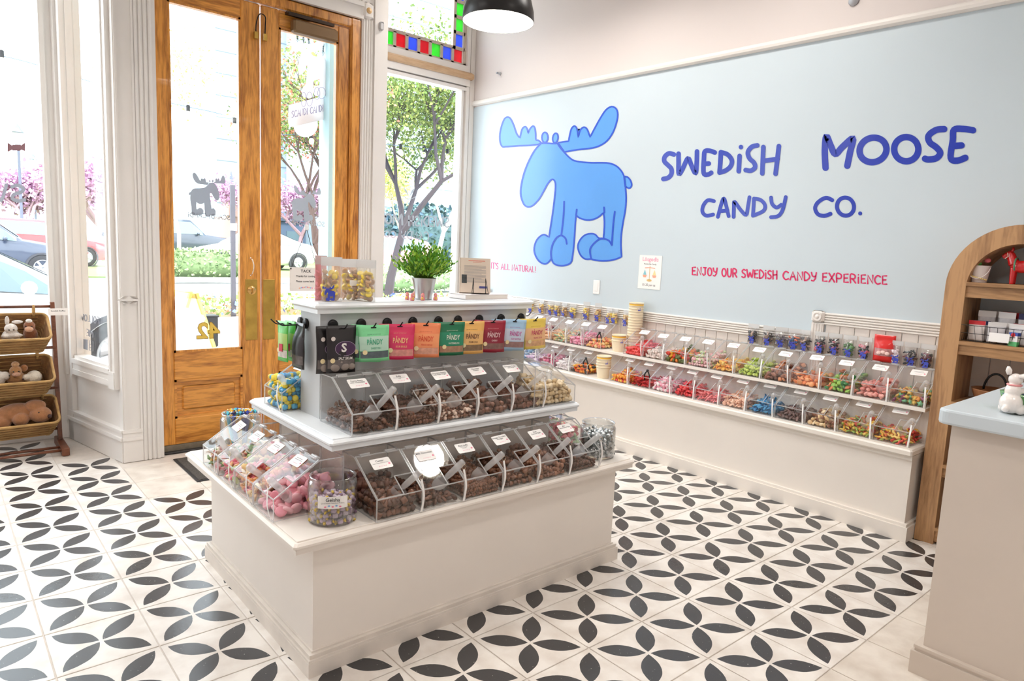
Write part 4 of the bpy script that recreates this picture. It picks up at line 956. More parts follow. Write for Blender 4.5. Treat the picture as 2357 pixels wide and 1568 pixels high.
KN = [('mint green', bag_kind((132, 222, 158), (190, 226, 206), (58, 168, 128), 'SWEET FISH', (96, 110, 116), (60, 120, 100)), 4),
      ('raspberry pink', bag_kind((222, 46, 96), (226, 60, 108), (252, 212, 150), 'SOUR SKULLS', (238, 160, 150), (250, 200, 160)), 2),
      ('orange', bag_kind((250, 146, 96), (252, 164, 112), (226, 82, 50), 'PEACH RINGS', (240, 176, 150), (200, 90, 60)), 2),
      ('bottle green', bag_kind((20, 116, 76), (44, 146, 110), (240, 244, 230), 'WATERMELON', (190, 146, 116), (230, 240, 226)), 3),
      ('golden tan', bag_kind((246, 190, 106), (238, 188, 120), (106, 60, 44), 'FOAM COLA', (150, 120, 90), (110, 70, 40)), 2),
      ('wine red', bag_kind((160, 26, 52), (146, 36, 58), (244, 214, 214), 'CHERRY', (150, 110, 104), (240, 190, 190)), 2),
      ('pale blue', bag_kind((168, 204, 232), (206, 218, 236), (196, 66, 150), 'FIZZY BOTTLES', (168, 130, 126), (190, 70, 150)), 3),
      ('yellow', bag_kind((240, 210, 96), (240, 190, 140), (190, 40, 96), 'TROPIC SOUR', (238, 186, 140), (190, 110, 60)), 2)]
BLK = bag_kind((30, 27, 28), (34, 30, 36), (236, 232, 228), 'SALT SKUM', (112, 104, 102), (230, 226, 220), .118, .182, .03, 'S')
ORD = ['front', 'second', 'third', 'rearmost']
def hookpos(i): return Vector((HX[i].x * T, 3.43 * T, 3.66 * T))
for j in range(2):
    t, D = hang(BLK, hookpos(0), .075 - .03 * j, -.12 + .06 * j, '%s black salt candy bag with purple oval at the corner hook' % ORD[j], 'bags on the black hooks', drop=.004 * j)
    if j: t.location.x -= .028
    mb = MB(); fillpoly(mb, ell(.012, .095, .040, .028, 24), fl2, 0, 0); o_ = mb.build('oval_print', mat('purple_print', (66, 34, 74), .4), t, M=D @ Matrix.Translation((0, -.0158, 0)) @ MR)
    mb = MB(); ribbon(mb, ell(.012, .095, .040, .028, 24), .0012, fl2, 0, 0, True); mb.build('oval_line', mat('pale_print', (200, 180, 205), .4), o_, M=Matrix.Translation((0, 0, .0006)))
    text_obj('S', .046, BLK['ink'], t, D @ Matrix.Translation((.006, -.0172, .097)) @ MR, bold=.03)
    text_obj('SALT SKUM', .0135, BLK['ink'], t, D @ Matrix.Translation((.012, -.0172, .057)) @ MR, bold=.02, squeeze=.8)
    mb = MB(); fillpoly(mb, ell(-.036, .133, .0085, .0085, 14), fl2, 0, 0); mb.build('seal_print', mat('seal_pale', (222, 212, 206), .5), t, M=D @ Matrix.Translation((0, -.0165, 0)) @ MR)
    for k, (x, z, r) in enumerate(((-.024, .022, .019), (.012, .026, .020), (.040, .024, .015), (-.002, .044, .013))):
        mb = MB(); mb.ball((x, -.0085, z), (r, .008, r * .85), 12, 7); mb.build('coin', mat('salt_coin', (150, 138, 130), .6, var=.15, scale=90), t, True, M=D)
for i, (nm, kd, n) in enumerate(KN):
    for j in range(n):
        t, D = hang(kd, hookpos(i + 1), .104 - .024 * j, random.uniform(-.5, -.1), '%s %s candy pouch on its black hook' % (ORD[j] if n > 1 else 'only', nm), 'bags on the black hooks', random.uniform(-.07, .07), .003 * j)
        t.location.x -= .014 * j
# side hooks: black foil bag, slim green packets
t, D = hang(BLK, tt(-.60, 3.83, 3.64), .035, .0, 'crinkled black foil bag hanging on the narrow end of the island', 'bags on the black hooks', rot0=-PI / 2)
gk = bag_kind((86, 196, 76), (170, 206, 110), (200, 40, 70), 'SOUR', (232, 226, 216), (60, 140, 60), .075, .16, .014, 'S')
for j in range(2):
    t, D = hang(gk, tt(-.60, 4.0, 3.64), .075 - .03 * j, .15, '%s slim green candy packet with red tag on the end hook' % ORD[j], 'bags on the black hooks', rot0=-PI / 2)
    mb = MB(); mb.box(-.012, -.011, .04, .012, -.0095, .07); mb.build('red_tag', mat('red_print', (206, 40, 70), .5), t, M=D)
ok_ = bag_kind((236, 160, 30), (240, 176, 60), (200, 60, 40), 'X', (230, 180, 120), (200, 80, 40), .10, .17, .016, 'S')
hang(ok_, tt(2.86, 3.75, 3.66), .02, 0, 'orange candy bag hanging on the far end of the island', 'bags on the black hooks', rot0=PI / 2, drop=.02)
# stand-up clear bags with yellow and brown foam
def standbag(loc, rz, w, h, d, label, tpls, cols, size, seed, film=FILM, name='candy_bag', fillh=.72, print_w=0.0, sticker=False, group=None, cat='candy bag'):
    t = thing(name, label, cat, loc, rz, group); f = psurf(w, h, d, .2, .05)
    rr = random.Random(seed); b = MB(); ms = [cmat(c) for c in cols]; st = size * .8; z = size * .5
    while z < h * fillh:
        v = z / h; hw = w / 2 * .86; x = -hw + size * .4
        while x <= hw - size * .3:
            dd = abs(f(x / (w / 2), v, 1).y) - size * .35
            for y in ([-dd, dd] if dd > size * .35 else [0]):
                place(TP[rr.choice(tpls)], size * rr.uniform(.85, 1.1), Matrix.Translation((x + rr.uniform(-.2, .2) * st, max(-dd, min(dd, y)) if dd > 0 else 0, z + rr.uniform(-.2, .2) * st)) @ rndrot(rr), b, rr.randrange(len(ms)))
            x += st
        z += st * .8
    c = b.build('contents', ms, t, True); c['kind'] = 'stuff'
    put('pouch', pouch_mesh(f, film), t)
    mb = MB(); mb.box(-w / 2, -.002, h * .80, w / 2, .002, h, 0); mb.build('zip_top', clear('milky_film', (.95, .95, .95), .72, .05, .3, .2), t)
    if print_w: put('moose_print', MOOSE_PRINT, t, Matrix.Translation((.0, -d / 2 - .003, h * .20)) @ Matrix.Diagonal((print_w, 1, print_w, 1)))
    if sticker: mb = MB(); mb.box(-.018, -d / 2 - .0035, h * .36, .018, -d / 2 - .0028, h * .36 + .022); mb.build('sticker', CARD, t)
    return t
YB = [(246, 214, 70), (204, 166, 128), (250, 224, 100), (190, 150, 112)]
standbag(tt(-.42, 3.50, 3.952), -.72, .082, .172, .055, 'clear bag of yellow and tan foam sweets with blue moose, nearest the corner', ['disc', 'mallow'], YB, .026, 1, film=FILMB, print_w=.052, group='clear bags of foam sweets on the island top')
standbag(tt(-.03, 3.66, 3.952), -.35, .105, .165, .05, 'clear bag of yellow and tan foam sweets with small white sticker', ['disc', 'mallow'], YB, .026, 2, film=FILMB, sticker=True, group='clear bags of foam sweets on the island top')
standbag(tt(.05, 3.47, 3.952), -.95, .085, .165, .05, 'clear bag of yellow and tan foam sweets turned side-on beside the stickered one', ['disc', 'mallow'], YB, .026, 3, film=FILMB, group='clear bags of foam sweets on the island top')
standbag(tt(-.47, 3.70, 3.952), .35, .06, .175, .02, 'pink-striped bag standing behind the corner bag of foam sweets', ['disc'], [(236, 150, 160)], .026, 4, film=mat('pink_pouch', (226, 150, 156), .4))
# plant in a zinc pot
pl_t = thing('potted_plant', 'bushy bright green artificial plant in a small zinc pot', 'plant', tt(1.08, 3.66, 3.952))
mb = MB(); mb.lathe([(.036, .0), (.037, .004), (.036, .010), (.053, .090), (.0545, .092), (.053, .094), (.050, .090), (.035, .012), (0, .012)], 32); mb.build('pot', mat('zinc', (196, 198, 200), .28, .9, var=.12, scale=6), pl_t, True)
mb = MB(); mb.lathe([(.05, .082), (.03, .09), (0, .092)], 20, cap=False); mb.build('soil', mat('moss', (92, 110, 50), .9), pl_t)
rr = random.Random(11); st_ = MB(); lv = MB()
for k in range(210):
    a = rr.uniform(0, 2 * PI); lean = rr.uniform(.05, .85) ** 1.2; L = rr.uniform(.09, .165) * (1.0 - .25 * lean); r0 = rr.uniform(0, .035)
    p0 = Vector((r0 * math.cos(a), r0 * math.sin(a), .085)); dr = Vector((math.cos(a) * lean, math.sin(a) * lean, 1 - .45 * lean)).normalized()
    pts = [p0 + dr * L * q + Vector((math.cos(a), math.sin(a), 0)) * .02 * q * q - Vector((0, 0, .02 * lean * q * q)) for q in (0, .35, .7, 1)]
    st_.tube(pts, [.0012, .001, .0008, .0005], 3)
    for q in range(8):
        u = .25 + q * .105; c = p0.lerp(pts[-1], u); ang = rr.uniform(0, 2 * PI); ld = (dr * .8 + Vector((math.cos(ang), math.sin(ang), .1)) * .6).normalized(); sd = ld.cross(Vector((rr.uniform(-1, 1), rr.uniform(-1, 1), .4))).normalized() * .0046; ln = rr.uniform(.018, .030)
        m_ = c + ld * ln * .5; lv.add([c, m_ - sd, c + ld * ln, m_ + sd, ], [(0, 1, 2, 3)], rr.randrange(3))
st_.build('stems', mat('stem_green', (110, 140, 50), .6), pl_t)['kind'] = 'stuff'
lv.build('leaves', [mat('leaf_green', (112, 178, 44), .45), mat('leaf_green_dark', (74, 138, 40), .45), mat('leaf_lime', (168, 206, 70), .45)], pl_t)['kind'] = 'stuff'
# five small pink gnomes round the pot
for k, (px, py, nm) in enumerate(((937, 690, 'leftmost in the row around the zinc pot'), (955, 686, 'half hidden behind the zinc pot'), (965, 695, 'in front of the zinc pot, turned sideways'), (992, 695, 'in front of the zinc pot with a yellow bib'), (1011, 693, 'rightmost beside the zinc pot'))):
    p = on_z(px, py, 3.95)
    if p.y < 3.42: p.y = 3.45
    t = thing('pink_figurine', 'tiny pink figurine ' + nm, 'figurine', tt(p.x, p.y, 3.952), -.8 + .4 * (k % 3), 'tiny pink figurines')
    mb = MB(); mb.lathe([(.008, 0), (.010, .004), (.009, .012), (.0065, .016), (.008, .020), (.0075, .026), (.004, .031), (0, .032)], 12); mb.build('body', mat('figurine_pink', (240, 150, 150), .5), t, True)
    mb = MB(); mb.ball((0, -.008, .009), (.005, .004, .006), 8, 5); mb.build('bib', mat('figurine_yellow', (244, 200, 90), .5), t, True)
    mb = MB(); mb.ball((0, -.008, .023), (.0025, .003, .002), 6, 4); mb.build('beak', mat('figurine_cream', (250, 226, 200), .5), t, True)
# books
PAPER = mat('book_pages', (236, 228, 220), .7, var=.06, scale=2, stretch=(1, 1, 300)); COV = mat('book_cover_back', (224, 206, 190), .5)
bk = thing('book', 'closed book lying flat under the wire stand', 'book', tt(2.10, 3.62, 3.952), .03)
mb = MB(); mb.box(-.130, -.045, 0, .130, .075, .0025); mb.box(-.130, -.045, .020, .130, .075, .0225); mb.box(-.130, -.045, 0, -.127, .075, .0225); mb.build('cover', mat('book_white', (238, 230, 230), .4), bk)
mb = MB(); mb.box(-.127, -.042, .0025, .127, .072, .020); mb.build('pages', PAPER, bk)
b2 = thing('book', 'upright book leaning back on a black wire stand, back cover out', 'book', tt(2.00, 3.66, 4.03), -.55)
TL = Matrix.Rotation(-.28, 4, 'X')
mb = MB(); mb.box(-.072, -.012, 0, .072, -.0095, .165); mb.box(-.072, .0095, 0, .072, .012, .165); mb.box(-.072, -.012, 0, -.069, .012, .165); mb.build('cover', COV, b2, M=TL)
mb = MB(); mb.box(-.069, -.0095, .002, .070, .0095, .163); mb.build('pages', PAPER, b2, M=TL)
mb = MB()
for k in range(15): ribbon(mb, [(-.05, .128 - k * .0055), (.05 - .02 * (k % 4 == 3), .128 - k * .0055)], .0016, fl2, 0, 0)
mb.build('blurb_lines', GREYI, b2, M=TL @ Matrix.Translation((0, -.0127, 0)) @ MR)
mb = MB(); ribbon(mb, [(-.03, .152), (.045, .152)], .003, fl2); ribbon(mb, [(-.01, .146), (.03, .146)], .0015, fl2); mb.build('heading_lines', mat('ink_coral', (226, 110, 90), .5), b2, M=TL @ Matrix.Translation((0, -.0127, 0)) @ MR)
mb = MB(); mb.box(-.062, -.0129, .045, -.038, -.0122, .085); mb.build('author_photo', mat('photo_dark', (70, 74, 76), .5, var=.6, scale=80), b2, M=TL)
mb = MB(); mb.box(.02, -.0129, .022, .055, -.0122, .032); mb.build('barcode', mat('ink_blue', (70, 72, 140), .5), b2, M=TL)
ws = thing('wire_book_stand', 'black wire easel holding the upright book', 'book stand', tt(2.03, 3.60, 4.027), -.55)
for s in (-1, 1):
    mb = MB(); x = .028 * s; mb.tube([(x, .045, .10), (x, .02, .004), (x, -.03, .004), (x + .0, -.034, .010), (x, -.016, .072), (x + .01 * s, -.062, .003), (x - .03 * s, -.066, .003)], .0016, 6); mb.build('wire', DARK, ws)
# ---- glass jars on the lower deck
def jar(loc, r, h, label, card=None):
    t = thing('glass_jar', label, 'jar', loc, -.45)
    mb = MB(); mb.lathe([(0, .001), (r * .9, .001), (r * .99, .010), (r, .03), (r, h * .84), (r * .93, h * .91), (r * .88, h * .94), (r * .93, h * .965), (r * .95, h * .985), (r * .90, h), (r * .84, h * .985), (r * .83, h * .93), (r * .94, h * .83), (r * .95, .03), (r * .88, .012), (0, .010)], 40, cap=False); mb.build('glass', JARG, t, True)
    if card:
        mb = MB(); n = 8; a0 = -.60; vs = []
        for k in range(n + 1):
            a = -PI / 2 + a0 * (1 - 2 * k / n); vs += [Vector(((r + .002) * math.cos(a), (r + .002) * math.sin(a), z)) for z in (h * .42, h * .68)]
        mb.add(vs, [(2 * k, 2 * k + 2, 2 * k + 3, 2 * k + 1) for k in range(n)]); mb.build('label_card', CARD, t)
        text_obj(card[0], .017, INK, t, Matrix.Translation((0, -r - .004, h * .615)) @ MR, bold=.012)
        text_obj(card[1], .0068, INK, t, Matrix.Translation((0, -r - .004, h * .55)) @ MR)
        for k in range(5):
            mb = MB(); fillpoly(mb, ell(0, 0, .004, .003, 8), fl2); mb.build('motif_dot', [PINKI, mat('ink_sky', (120, 170, 220), .5)][k % 2], t, M=Matrix.Translation((-.024 + .012 * k, -r - .0035, h * .47 + .003 * (k % 2))) @ MR)
    return t
def wrapped(m_paper, m_end, ln=.034, r=.0085):
    b = MB(); b.tube([(-ln * .28, 0, 0), (-ln * .2, 0, 0), (ln * .2, 0, 0), (ln * .28, 0, 0)], [r * .5, r, r, r * .5], 7, 0); 
    for s in (-1, 1): b.tube([(s * ln * .28, 0, 0), (s * ln * .42, 0, 0), (s * ln * .5, .001, 0)], [r * .35, r * .75, r * .95], 6, 1)
    return b.mesh('wrapped_sweet', [m_paper, m_end], True)
def jarfill(loc, r, h, me, st, label, grp, seed, name):
    rr = random.Random(seed); z = .018; n = 0
    while z < h:
        ring = [(r * .86, int(2 * PI * r * .86 / st)), (r * .86 - st, 9 if z > h - 1.6 * st else 0)]
        if z > h - st * 1.3: ring.append((r * .25, 4))
        for q, cnt in ring:
            ph = rr.uniform(0, 6)
            for k in range(cnt):
                a = ph + 2 * PI * k / max(cnt, 1) + rr.uniform(-.1, .1)
                qq = min(q, r * .86)
                o = put(name, rr.choice(me), None, Matrix.Translation(Vector(loc) + Vector((qq * math.cos(a), qq * math.sin(a), z + rr.uniform(-.004, .004)))) @ Matrix.Rotation(a + PI / 2 + rr.uniform(-.7, .7), 4, 'Z') @ Matrix.Rotation(rr.uniform(-.6, .6), 4, 'Y'))
                tag(o, label, 'candy', grp); n += 1
        z += st * .62
G0 = tt(-.98, 2.26, 1.602)
jar(G0, .083, .160, 'round glass jar of lilac wrapped sweets at the island corner', ('Geisha', 'Chocolate Hazelnut Praline'))
LIL = [wrapped(mat('lilac_wrap', (206, 182, 204), .35), mat('gold_wrap', (232, 196, 66), .3, .3)), wrapped(mat('lilac_wrap_pale', (220, 200, 214), .35), mat('lilac_wrap_dark', (150, 120, 146), .35))]
jarfill(G0, .080, .085, LIL, .030, 'lilac and gold twist-wrapped sweet inside the round corner jar', 'lilac wrapped sweets in the jar', 5, 'lilac_sweet')
S0 = tt(3.46, 2.30, 1.602)
jar(S0, .083, .165, 'round glass jar of silver-wrapped sweets at the far island end')
SIL = [wrapped(mat('silver_foil', (236, 238, 240), .25, .75, bump=.5, bscale=200), mat('silver_foil_dark', (150, 160, 162), .25, .8), .030, .009)]
jarfill(S0, .080, .122, SIL, .030, 'silver foil sweet inside the round jar at the far end', 'silver sweets in the jar', 6, 'silver_sweet')
J0 = tt(-.93, 5.36, 1.602)
jar(J0, .085, .175, 'round glass jar holding blue and yellow candy sticks near the doors')
rr = random.Random(3)
for k in range(26):
    c = [(38, 60, 158), (246, 184, 30), (70, 190, 214), (38, 60, 158), (246, 190, 40)][k % 5]; nm = ['navy blue', 'yellow', 'turquoise', 'navy blue', 'yellow'][k % 5]
    a = 2 * PI * k / 13; q = .058 if k < 13 else .03; b0 = J0 + Vector((q * .5 * math.cos(a), q * .5 * math.sin(a), .014)); tp = J0 + Vector((q * 1.15 * math.cos(a), q * 1.15 * math.sin(a), .175 + rr.uniform(-.01, .022)))
    t = thing('candy_stick', nm + ' wrapped candy stick standing in the jar near the doors', 'candy', b0, 0, nm + ' candy sticks in the jar'); dv = tp - b0
    m_ = mat('stick_%02x%02x%02x' % c, c, .3, coat=.2)
    mb = MB(); mb.tube([(0, 0, 0), dv * .1, dv * .86, dv * .88], [.006, .008, .008, .003], 7); mb.build('stick', m_, t, True)
    mb = MB()
    for s in range(5): an = 2 * PI * s / 5; u_ = Vector((math.cos(an), math.sin(an), .9)).normalized(); w_ = Vector((-math.sin(an), math.cos(an), 0)); p = dv * .88; mb.add([p, p + u_ * .02 - w_ * .007, p + u_ * .024, p + u_ * .02 + w_ * .007], [(0, 1, 2, 3)])
    mb.build('twist_end', m_, t)
# ================================================================== MURAL AND WALL
def wallfn(ox, oy, s, X=WX):
    """pixels of an enlarged view of the photo -> point on the blue wall"""
    def f(x, y, l):
        p = on_x(ox + x / s, oy + y / s, X) * T; return (p.x - .0006 - l, p.y, p.z)
    return f
mm = thing('moose_mural', 'large blue moose painted on the pale blue wall', 'mural', on_x(1330, 420, WX) * T)
OM = Matrix.Translation(-mm.location)
f5 = wallfn(1100, 220, 3.733)
mb = MB(); moose(mb, f5, 0, 0, 14, .0004, 3, lines=False); mb.build('fill', MBLUE, mm, M=OM)
mb = MB(); moose(mb, f5, 0, 0, 14, .0008, 3, lines=True)
nf = []; nm_ = []
mb2 = MB()
body = sharpline(MO_BODY, MO_SHARP, 3); al = sharpline(MO_AL, {(548,408),(432,325),(362,365),(520,420)}, 3); ar = sharpline(MO_AR, {(690,405),(780,392),(864,360),(965,358),(745,485),(715,445)}, 3)
for i, q in enumerate([al, ar] + MO_EARS + [body]): ribbon(mb2, q, 14, f5, 0, .0012 + i * .0001, True)
for i, q in enumerate(MO_LINES): ribbon(mb2, smoothline(q, 4) if len(q) > 2 else q, 15, f5, 0, .0018 + i * .0001)
mb2.build('outline', MLINE, mm, M=OM)
f6 = wallfn(1480, 260, 2.874)
LET = {
 'SWEDiSH': (31, [[(205,275),(172,268),(145,290),(142,320),(165,345),(188,370),(188,405),(165,430),(135,437)], [(236,270),(236,330),(238,405),(265,365),(298,300),(320,345),(348,400),(356,330),(358,255)], [(476,262),(440,250),(410,255),(404,300),(402,398),(430,408),(452,396)], [(405,337),(436,335)], [(516,262),(512,330),(507,393)], [(516,260),(560,275),(588,312),(582,350),(550,380),(507,395)], [(640,285),(634,386)], [(649,226)], [(757,215),(720,225),(695,260),(705,300),(735,330),(742,360),(715,382),(680,378)], [(797,226),(790,400)], [(900,220),(878,403)], [(795,318),(892,305)]]),
 'MOOSE': (43, [[(1208,363),(1203,250),(1213,155),(1240,210),(1272,272),(1320,225),(1390,168),(1370,260),(1352,350)], ell(1522, 245, 90, 80, 24, -.35) + [ell(1522, 245, 90, 80, 24, -.35)[0]], ell(1742, 240, 80, 80, 24, -.35) + [ell(1742, 240, 80, 80, 24, -.35)[0]], [(1993,107),(1940,113),(1890,150),(1897,195),(1940,228),(1967,265),(1940,300),(1890,308),(1866,303)], [(2184,115),(2120,106),(2058,112),(2050,180),(2036,298),(2080,316),(2133,297)], [(2045,220),(2108,215)]]),
 'CANDY': (25, [[(470,584),(430,578),(400,612),(394,655),(420,680),(464,672)], [(496,688),(518,605),(535,566),(550,610),(567,683)], [(508,650),(560,645)], [(600,688),(602,620),(606,588),(645,640),(682,675),(695,620),(705,558)], [(735,567),(732,620),(728,678)], [(735,567),(780,577),(808,612),(795,650),(728,680)], [(848,560),(855,602),(885,626),(915,608)], [(945,557),(925,640),(895,682),(848,690)]]),
 'CO.': (27, [[(1252,577),(1210,562),(1160,590),(1139,630),(1158,670),(1200,681),(1240,668)], ell(1340, 620, 56, 60, 20, -.3) + [ell(1340, 620, 56, 60, 20, -.3)[0]], [(1437,665)]])}
LBLUE = mat('lettering_blue', (30, 58, 178), .22, var=.04, scale=5)
sgn = thing('wall_lettering', 'big blue hand-lettered words SWEDiSH MOOSE CANDY CO. on the wall', 'lettering', on_x(1880, 400, WX) * T)
OS = Matrix.Translation(-sgn.location)
for wd, (lw, sts) in LET.items():
    mb = MB()
    for k, q in enumerate(sts): ribbon(mb, smoothline(q, 5) if len(q) > 3 else q, lw, f6, 0, .0006 + .00012 * k)
    mb.build('word', LBLUE, sgn, M=OS)
LPINK = mat('lettering_pink', (216, 24, 92), .4)
pk = thing('wall_lettering', 'pink line ENJOY OUR SWEDISH CANDY EXPERIENCE below the blue words', 'lettering', on_x(1810, 640, WX) * T); OP = Matrix.Translation(-pk.location)
for wd, (x0, x1) in {'ENJOY': (325, 493), 'OUR': (522, 622), 'SWEDiSH': (654, 888), 'CANDY': (927, 1150), 'EXPERiENCE': (1187, 1615)}.items():
    b_ = lambda x: 1072 + (x - 325) * .0495; t_ = lambda x: 1020 + (x - 325) * .0455
    mb = MB(); write(mb, wd, ((x0, b_(x0)), (x1, b_(x1)), (x0, t_(x0)), (x1, t_(x1))), .18, f6, 0, .0008); mb.build('word', LPINK, pk, M=OP)
f8 = wallfn(1050, 560, 4.612)
na = thing('wall_lettering', "small pink words IT'S ALL NATURAL! by the window end of the wall", 'lettering', on_x(1180, 615, WX) * T); ON = Matrix.Translation(-na.location)
for wd, (x0, x1) in {"IT'S": (372, 448), 'ALL': (477, 570), 'NATURAL!': (592, 848)}.items():
    b_ = lambda x: 268 + (x - 372) * .092; t_ = lambda x: 206 + (x - 372) * .09
    mb = MB(); write(mb, wd, ((x0, b_(x0)), (x1, b_(x1)), (x0, t_(x0)), (x1, t_(x1))), .11, f8, 0, .0008); mb.build('word', mat('lettering_rose', (232, 70, 140), .4), na, M=ON)
# framed price sheet
def wp(px, py, X=WX): return on_x(px, py, X) * T
pc = wp(1496, 627); ps = thing('price_sheet', 'white paper sheet with drawn scales and pink heading on the wall', 'sign', pc - Vector((.002, 0, 0)), -PI / 2)
sw, sh = .215, .258
mb = MB(); mb.box(-sw / 2, -.001, -sh / 2, sw / 2, .001, sh / 2); mb.build('paper', CARD, ps)
F = Matrix.Translation((0, -.0018, 0)) @ MR
text_obj('L\u00f6sgodis', .044, mat('ink_rosepink', (244, 150, 180), .5), ps, F @ Matrix.Translation((0, .098, 0)), bold=.01)
text_obj('Pick & Mix Candy', .0165, INK, ps, F @ Matrix.Translation((0, .062, 0)))
text_obj('$1.25 per oz', .024, INK, ps, F @ Matrix.Translation((0, -.098, 0)))
SCALE = mat('ink_ochre', (226, 190, 120), .5); CORAL = mat('ink_corall', (240, 170, 140), .5); AQUA = mat('ink_aqua', (130, 196, 210), .5)
mb = MB(); ribbon(mb, [(0, .048), (0, -.055)], .005, fl2); fillpoly(mb, ell(0, -.062, .024, .010, 16), fl2); mb.build('scale_post', SCALE, ps, M=F)
mb = MB(); ribbon(mb, [(-.046, .032), (0, .036), (.046, .032)], .006, fl2); fillpoly(mb, [(-.066, -.022), (-.026, -.022), (-.034, -.040), (-.058, -.040)], fl2); fillpoly(mb, [(.026, -.022), (.066, -.022), (.058, -.040), (.034, -.040)], fl2); mb.build('scale_beam', CORAL, ps, M=F @ Matrix.Translation((0, 0, .0004)))
mb = MB(); fillpoly(mb, [(-.062, -.02), (-.03, -.02), (-.046, .02)], fl2); mb.build('scale_load', AQUA, ps, M=F @ Matrix.Translation((0, 0, .0002)))
mb = MB(); fillpoly(mb, [(.03, -.02), (.062, -.02), (.046, .02)], fl2); mb.build('scale_load', mat('ink_butter', (250, 224, 160), .5), ps, M=F @ Matrix.Translation((0, 0, .0002)))
# switch plate, small wall hook
sw_ = thing('switch_plate', 'white blank switch plate on the pale blue wall', 'switch', wp(1373.5, 661), -PI / 2)
mb = MB(); mb.box(-.036, -.006, -.057, .036, 0, .057, cut=.002); mb.build('plate', mat('plastic_white', (244, 242, 240), .4), sw_)
mb = MB(); mb.box(-.017, -.0085, -.033, .017, -.006, .033, cut=.0008); mb.build('rocker', MATS['plastic_white'], sw_)
hk_ = thing('wall_bracket', 'small grey metal bracket on the upper white wall', 'bracket', wp(1152, 170), -PI / 2)
mb = MB(); mb.lathe([(.014, 0), (.014, .012), (.008, .016), (.008, .03), (0, .03)], 12, M=Matrix.Rotation(PI / 2, 4, 'X')); mb.build('base', mat('grey_metal', (176, 178, 184), .4, .5), hk_)
mb = MB(); mb.box(-.022, -.04, -.004, -.004, -.016, .012, cut=.002); mb.build('clip', MATS['grey_metal'], hk_)
sd = thing('ceiling_sensor', 'round grey sensor high on the upper white wall', 'sensor', wp(1966, 2), -PI / 2)
mb = MB(); mb.lathe([(.03, 0), (.03, .01), (.02, .022), (0, .024)], 20, M=Matrix.Rotation(PI / 2, 4, 'X')); mb.build('dome', MATS['grey_metal'], sd, True)
# ---- paper tub stacks between the bins
TUB = mat('paper_tub_cream', (246, 230, 200), .5); TUBY = mat('paper_tub_yellow', (244, 192, 70), .5)
def tub(loc, rz, label, lid):
    t = thing('paper_tub', label, 'paper cup', loc, rz, 'stacked paper tubs')
    mb = MB(); mb.lathe([(.044, 0), (.056, .082), (.058, .084), (.058, .087), (.0545, .087), (.043, .004), (0, .004)], 28, cap=False); mb.build('cup', TUB, t, True)
    mb = MB(); r0, r1 = .0455, .0560
    mb.lathe([(r0 + .0009, .012), (r1 + .0004, .078)], 28, cap=False); mb.build('printed_band', TUBY if lid else TUB, t, True)
    if lid:
        put('moose_print', MOOSE_PRINT, t, Matrix.Rotation(.75, 4, 'Z') @ Matrix.Translation((0, -.0535, .045)) @ Matrix.Rotation(-.14, 4, 'X') @ Matrix.Diagonal((.03, 1, .03, 1)))
        mb = MB()
        for k, w_ in enumerate((.026, .020)): ribbon(mb, [(-w_ / 2, .05 - k * .012), (w_ / 2, .05 - k * .012)], .0016, fl2)
        mb.build('print_lines', GREYI, t, M=Matrix.Rotation(-.35, 4, 'Z') @ Matrix.Translation((0, -.0535, 0)) @ Matrix.Rotation(-.14, 4, 'X') @ MR)
for x, y, z, n, nm in ((8.52, 6.72, 1.642, 5, 'short front stack'), (8.95, 6.64, 2.302, 3, 'middle stack on the step shelf'), (9.28, 6.42, 2.302, 15, 'tall rear stack')):
    for k in range(n):
        top = k == n - 1
        tub(tt(x, y, z) + Vector((0, 0, .021 * k)), -PI / 2 + .3, ('yellow-banded paper tub topping the ' if top else 'cream paper tub nested in the ') + nm, top)
# ---- bags standing along the wall on top of the upper bins
BAGZ = 2.302 + CH / T + .012
def wallbag(px, py, label, cols, tpl, w=.10, h=.135, film=FILM, prn=.052, fillh=.62, rz=-PI / 2, x=9.42):
    p = on_x(px, py, x); return standbag(tt(x, p.y, BAGZ), rz + random.uniform(-.15, .15), w, h, .035, label, tpl, cols, .024, int(px), film=film, print_w=prn, fillh=fillh, group='candy bags standing along the blue wall')
ORDN = ['first', 'second', 'third', 'fourth', 'fifth', 'sixth', 'seventh', 'eighth', 'ninth', 'tenth', 'eleventh', 'twelfth', 'thirteenth', 'fourteenth', 'fifteenth', 'sixteenth']
lx = [1443, 1416, 1403, 1377, 1350, 1319, 1299, 1282, 1268, 1246, 1222, 1196, 1172, 1150]
for k, px in enumerate(lx):
    wallbag(px, 715, 'clear bag of yellow and tan sweets with blue moose, %s from the tall tub stack' % ORDN[k], [(246, 214, 80), (214, 176, 130), (250, 228, 130)] if k % 3 else [(232, 196, 120), (206, 160, 110)], ['disc', 'mallow'], .07, .15 if k in (3, 4) else .12, fillh=.66)
LIQ = [(40, 34, 38), (110, 100, 96), (70, 60, 60), (196, 160, 140)]; PKB = [(30, 26, 30), (240, 130, 150), (44, 36, 40)]
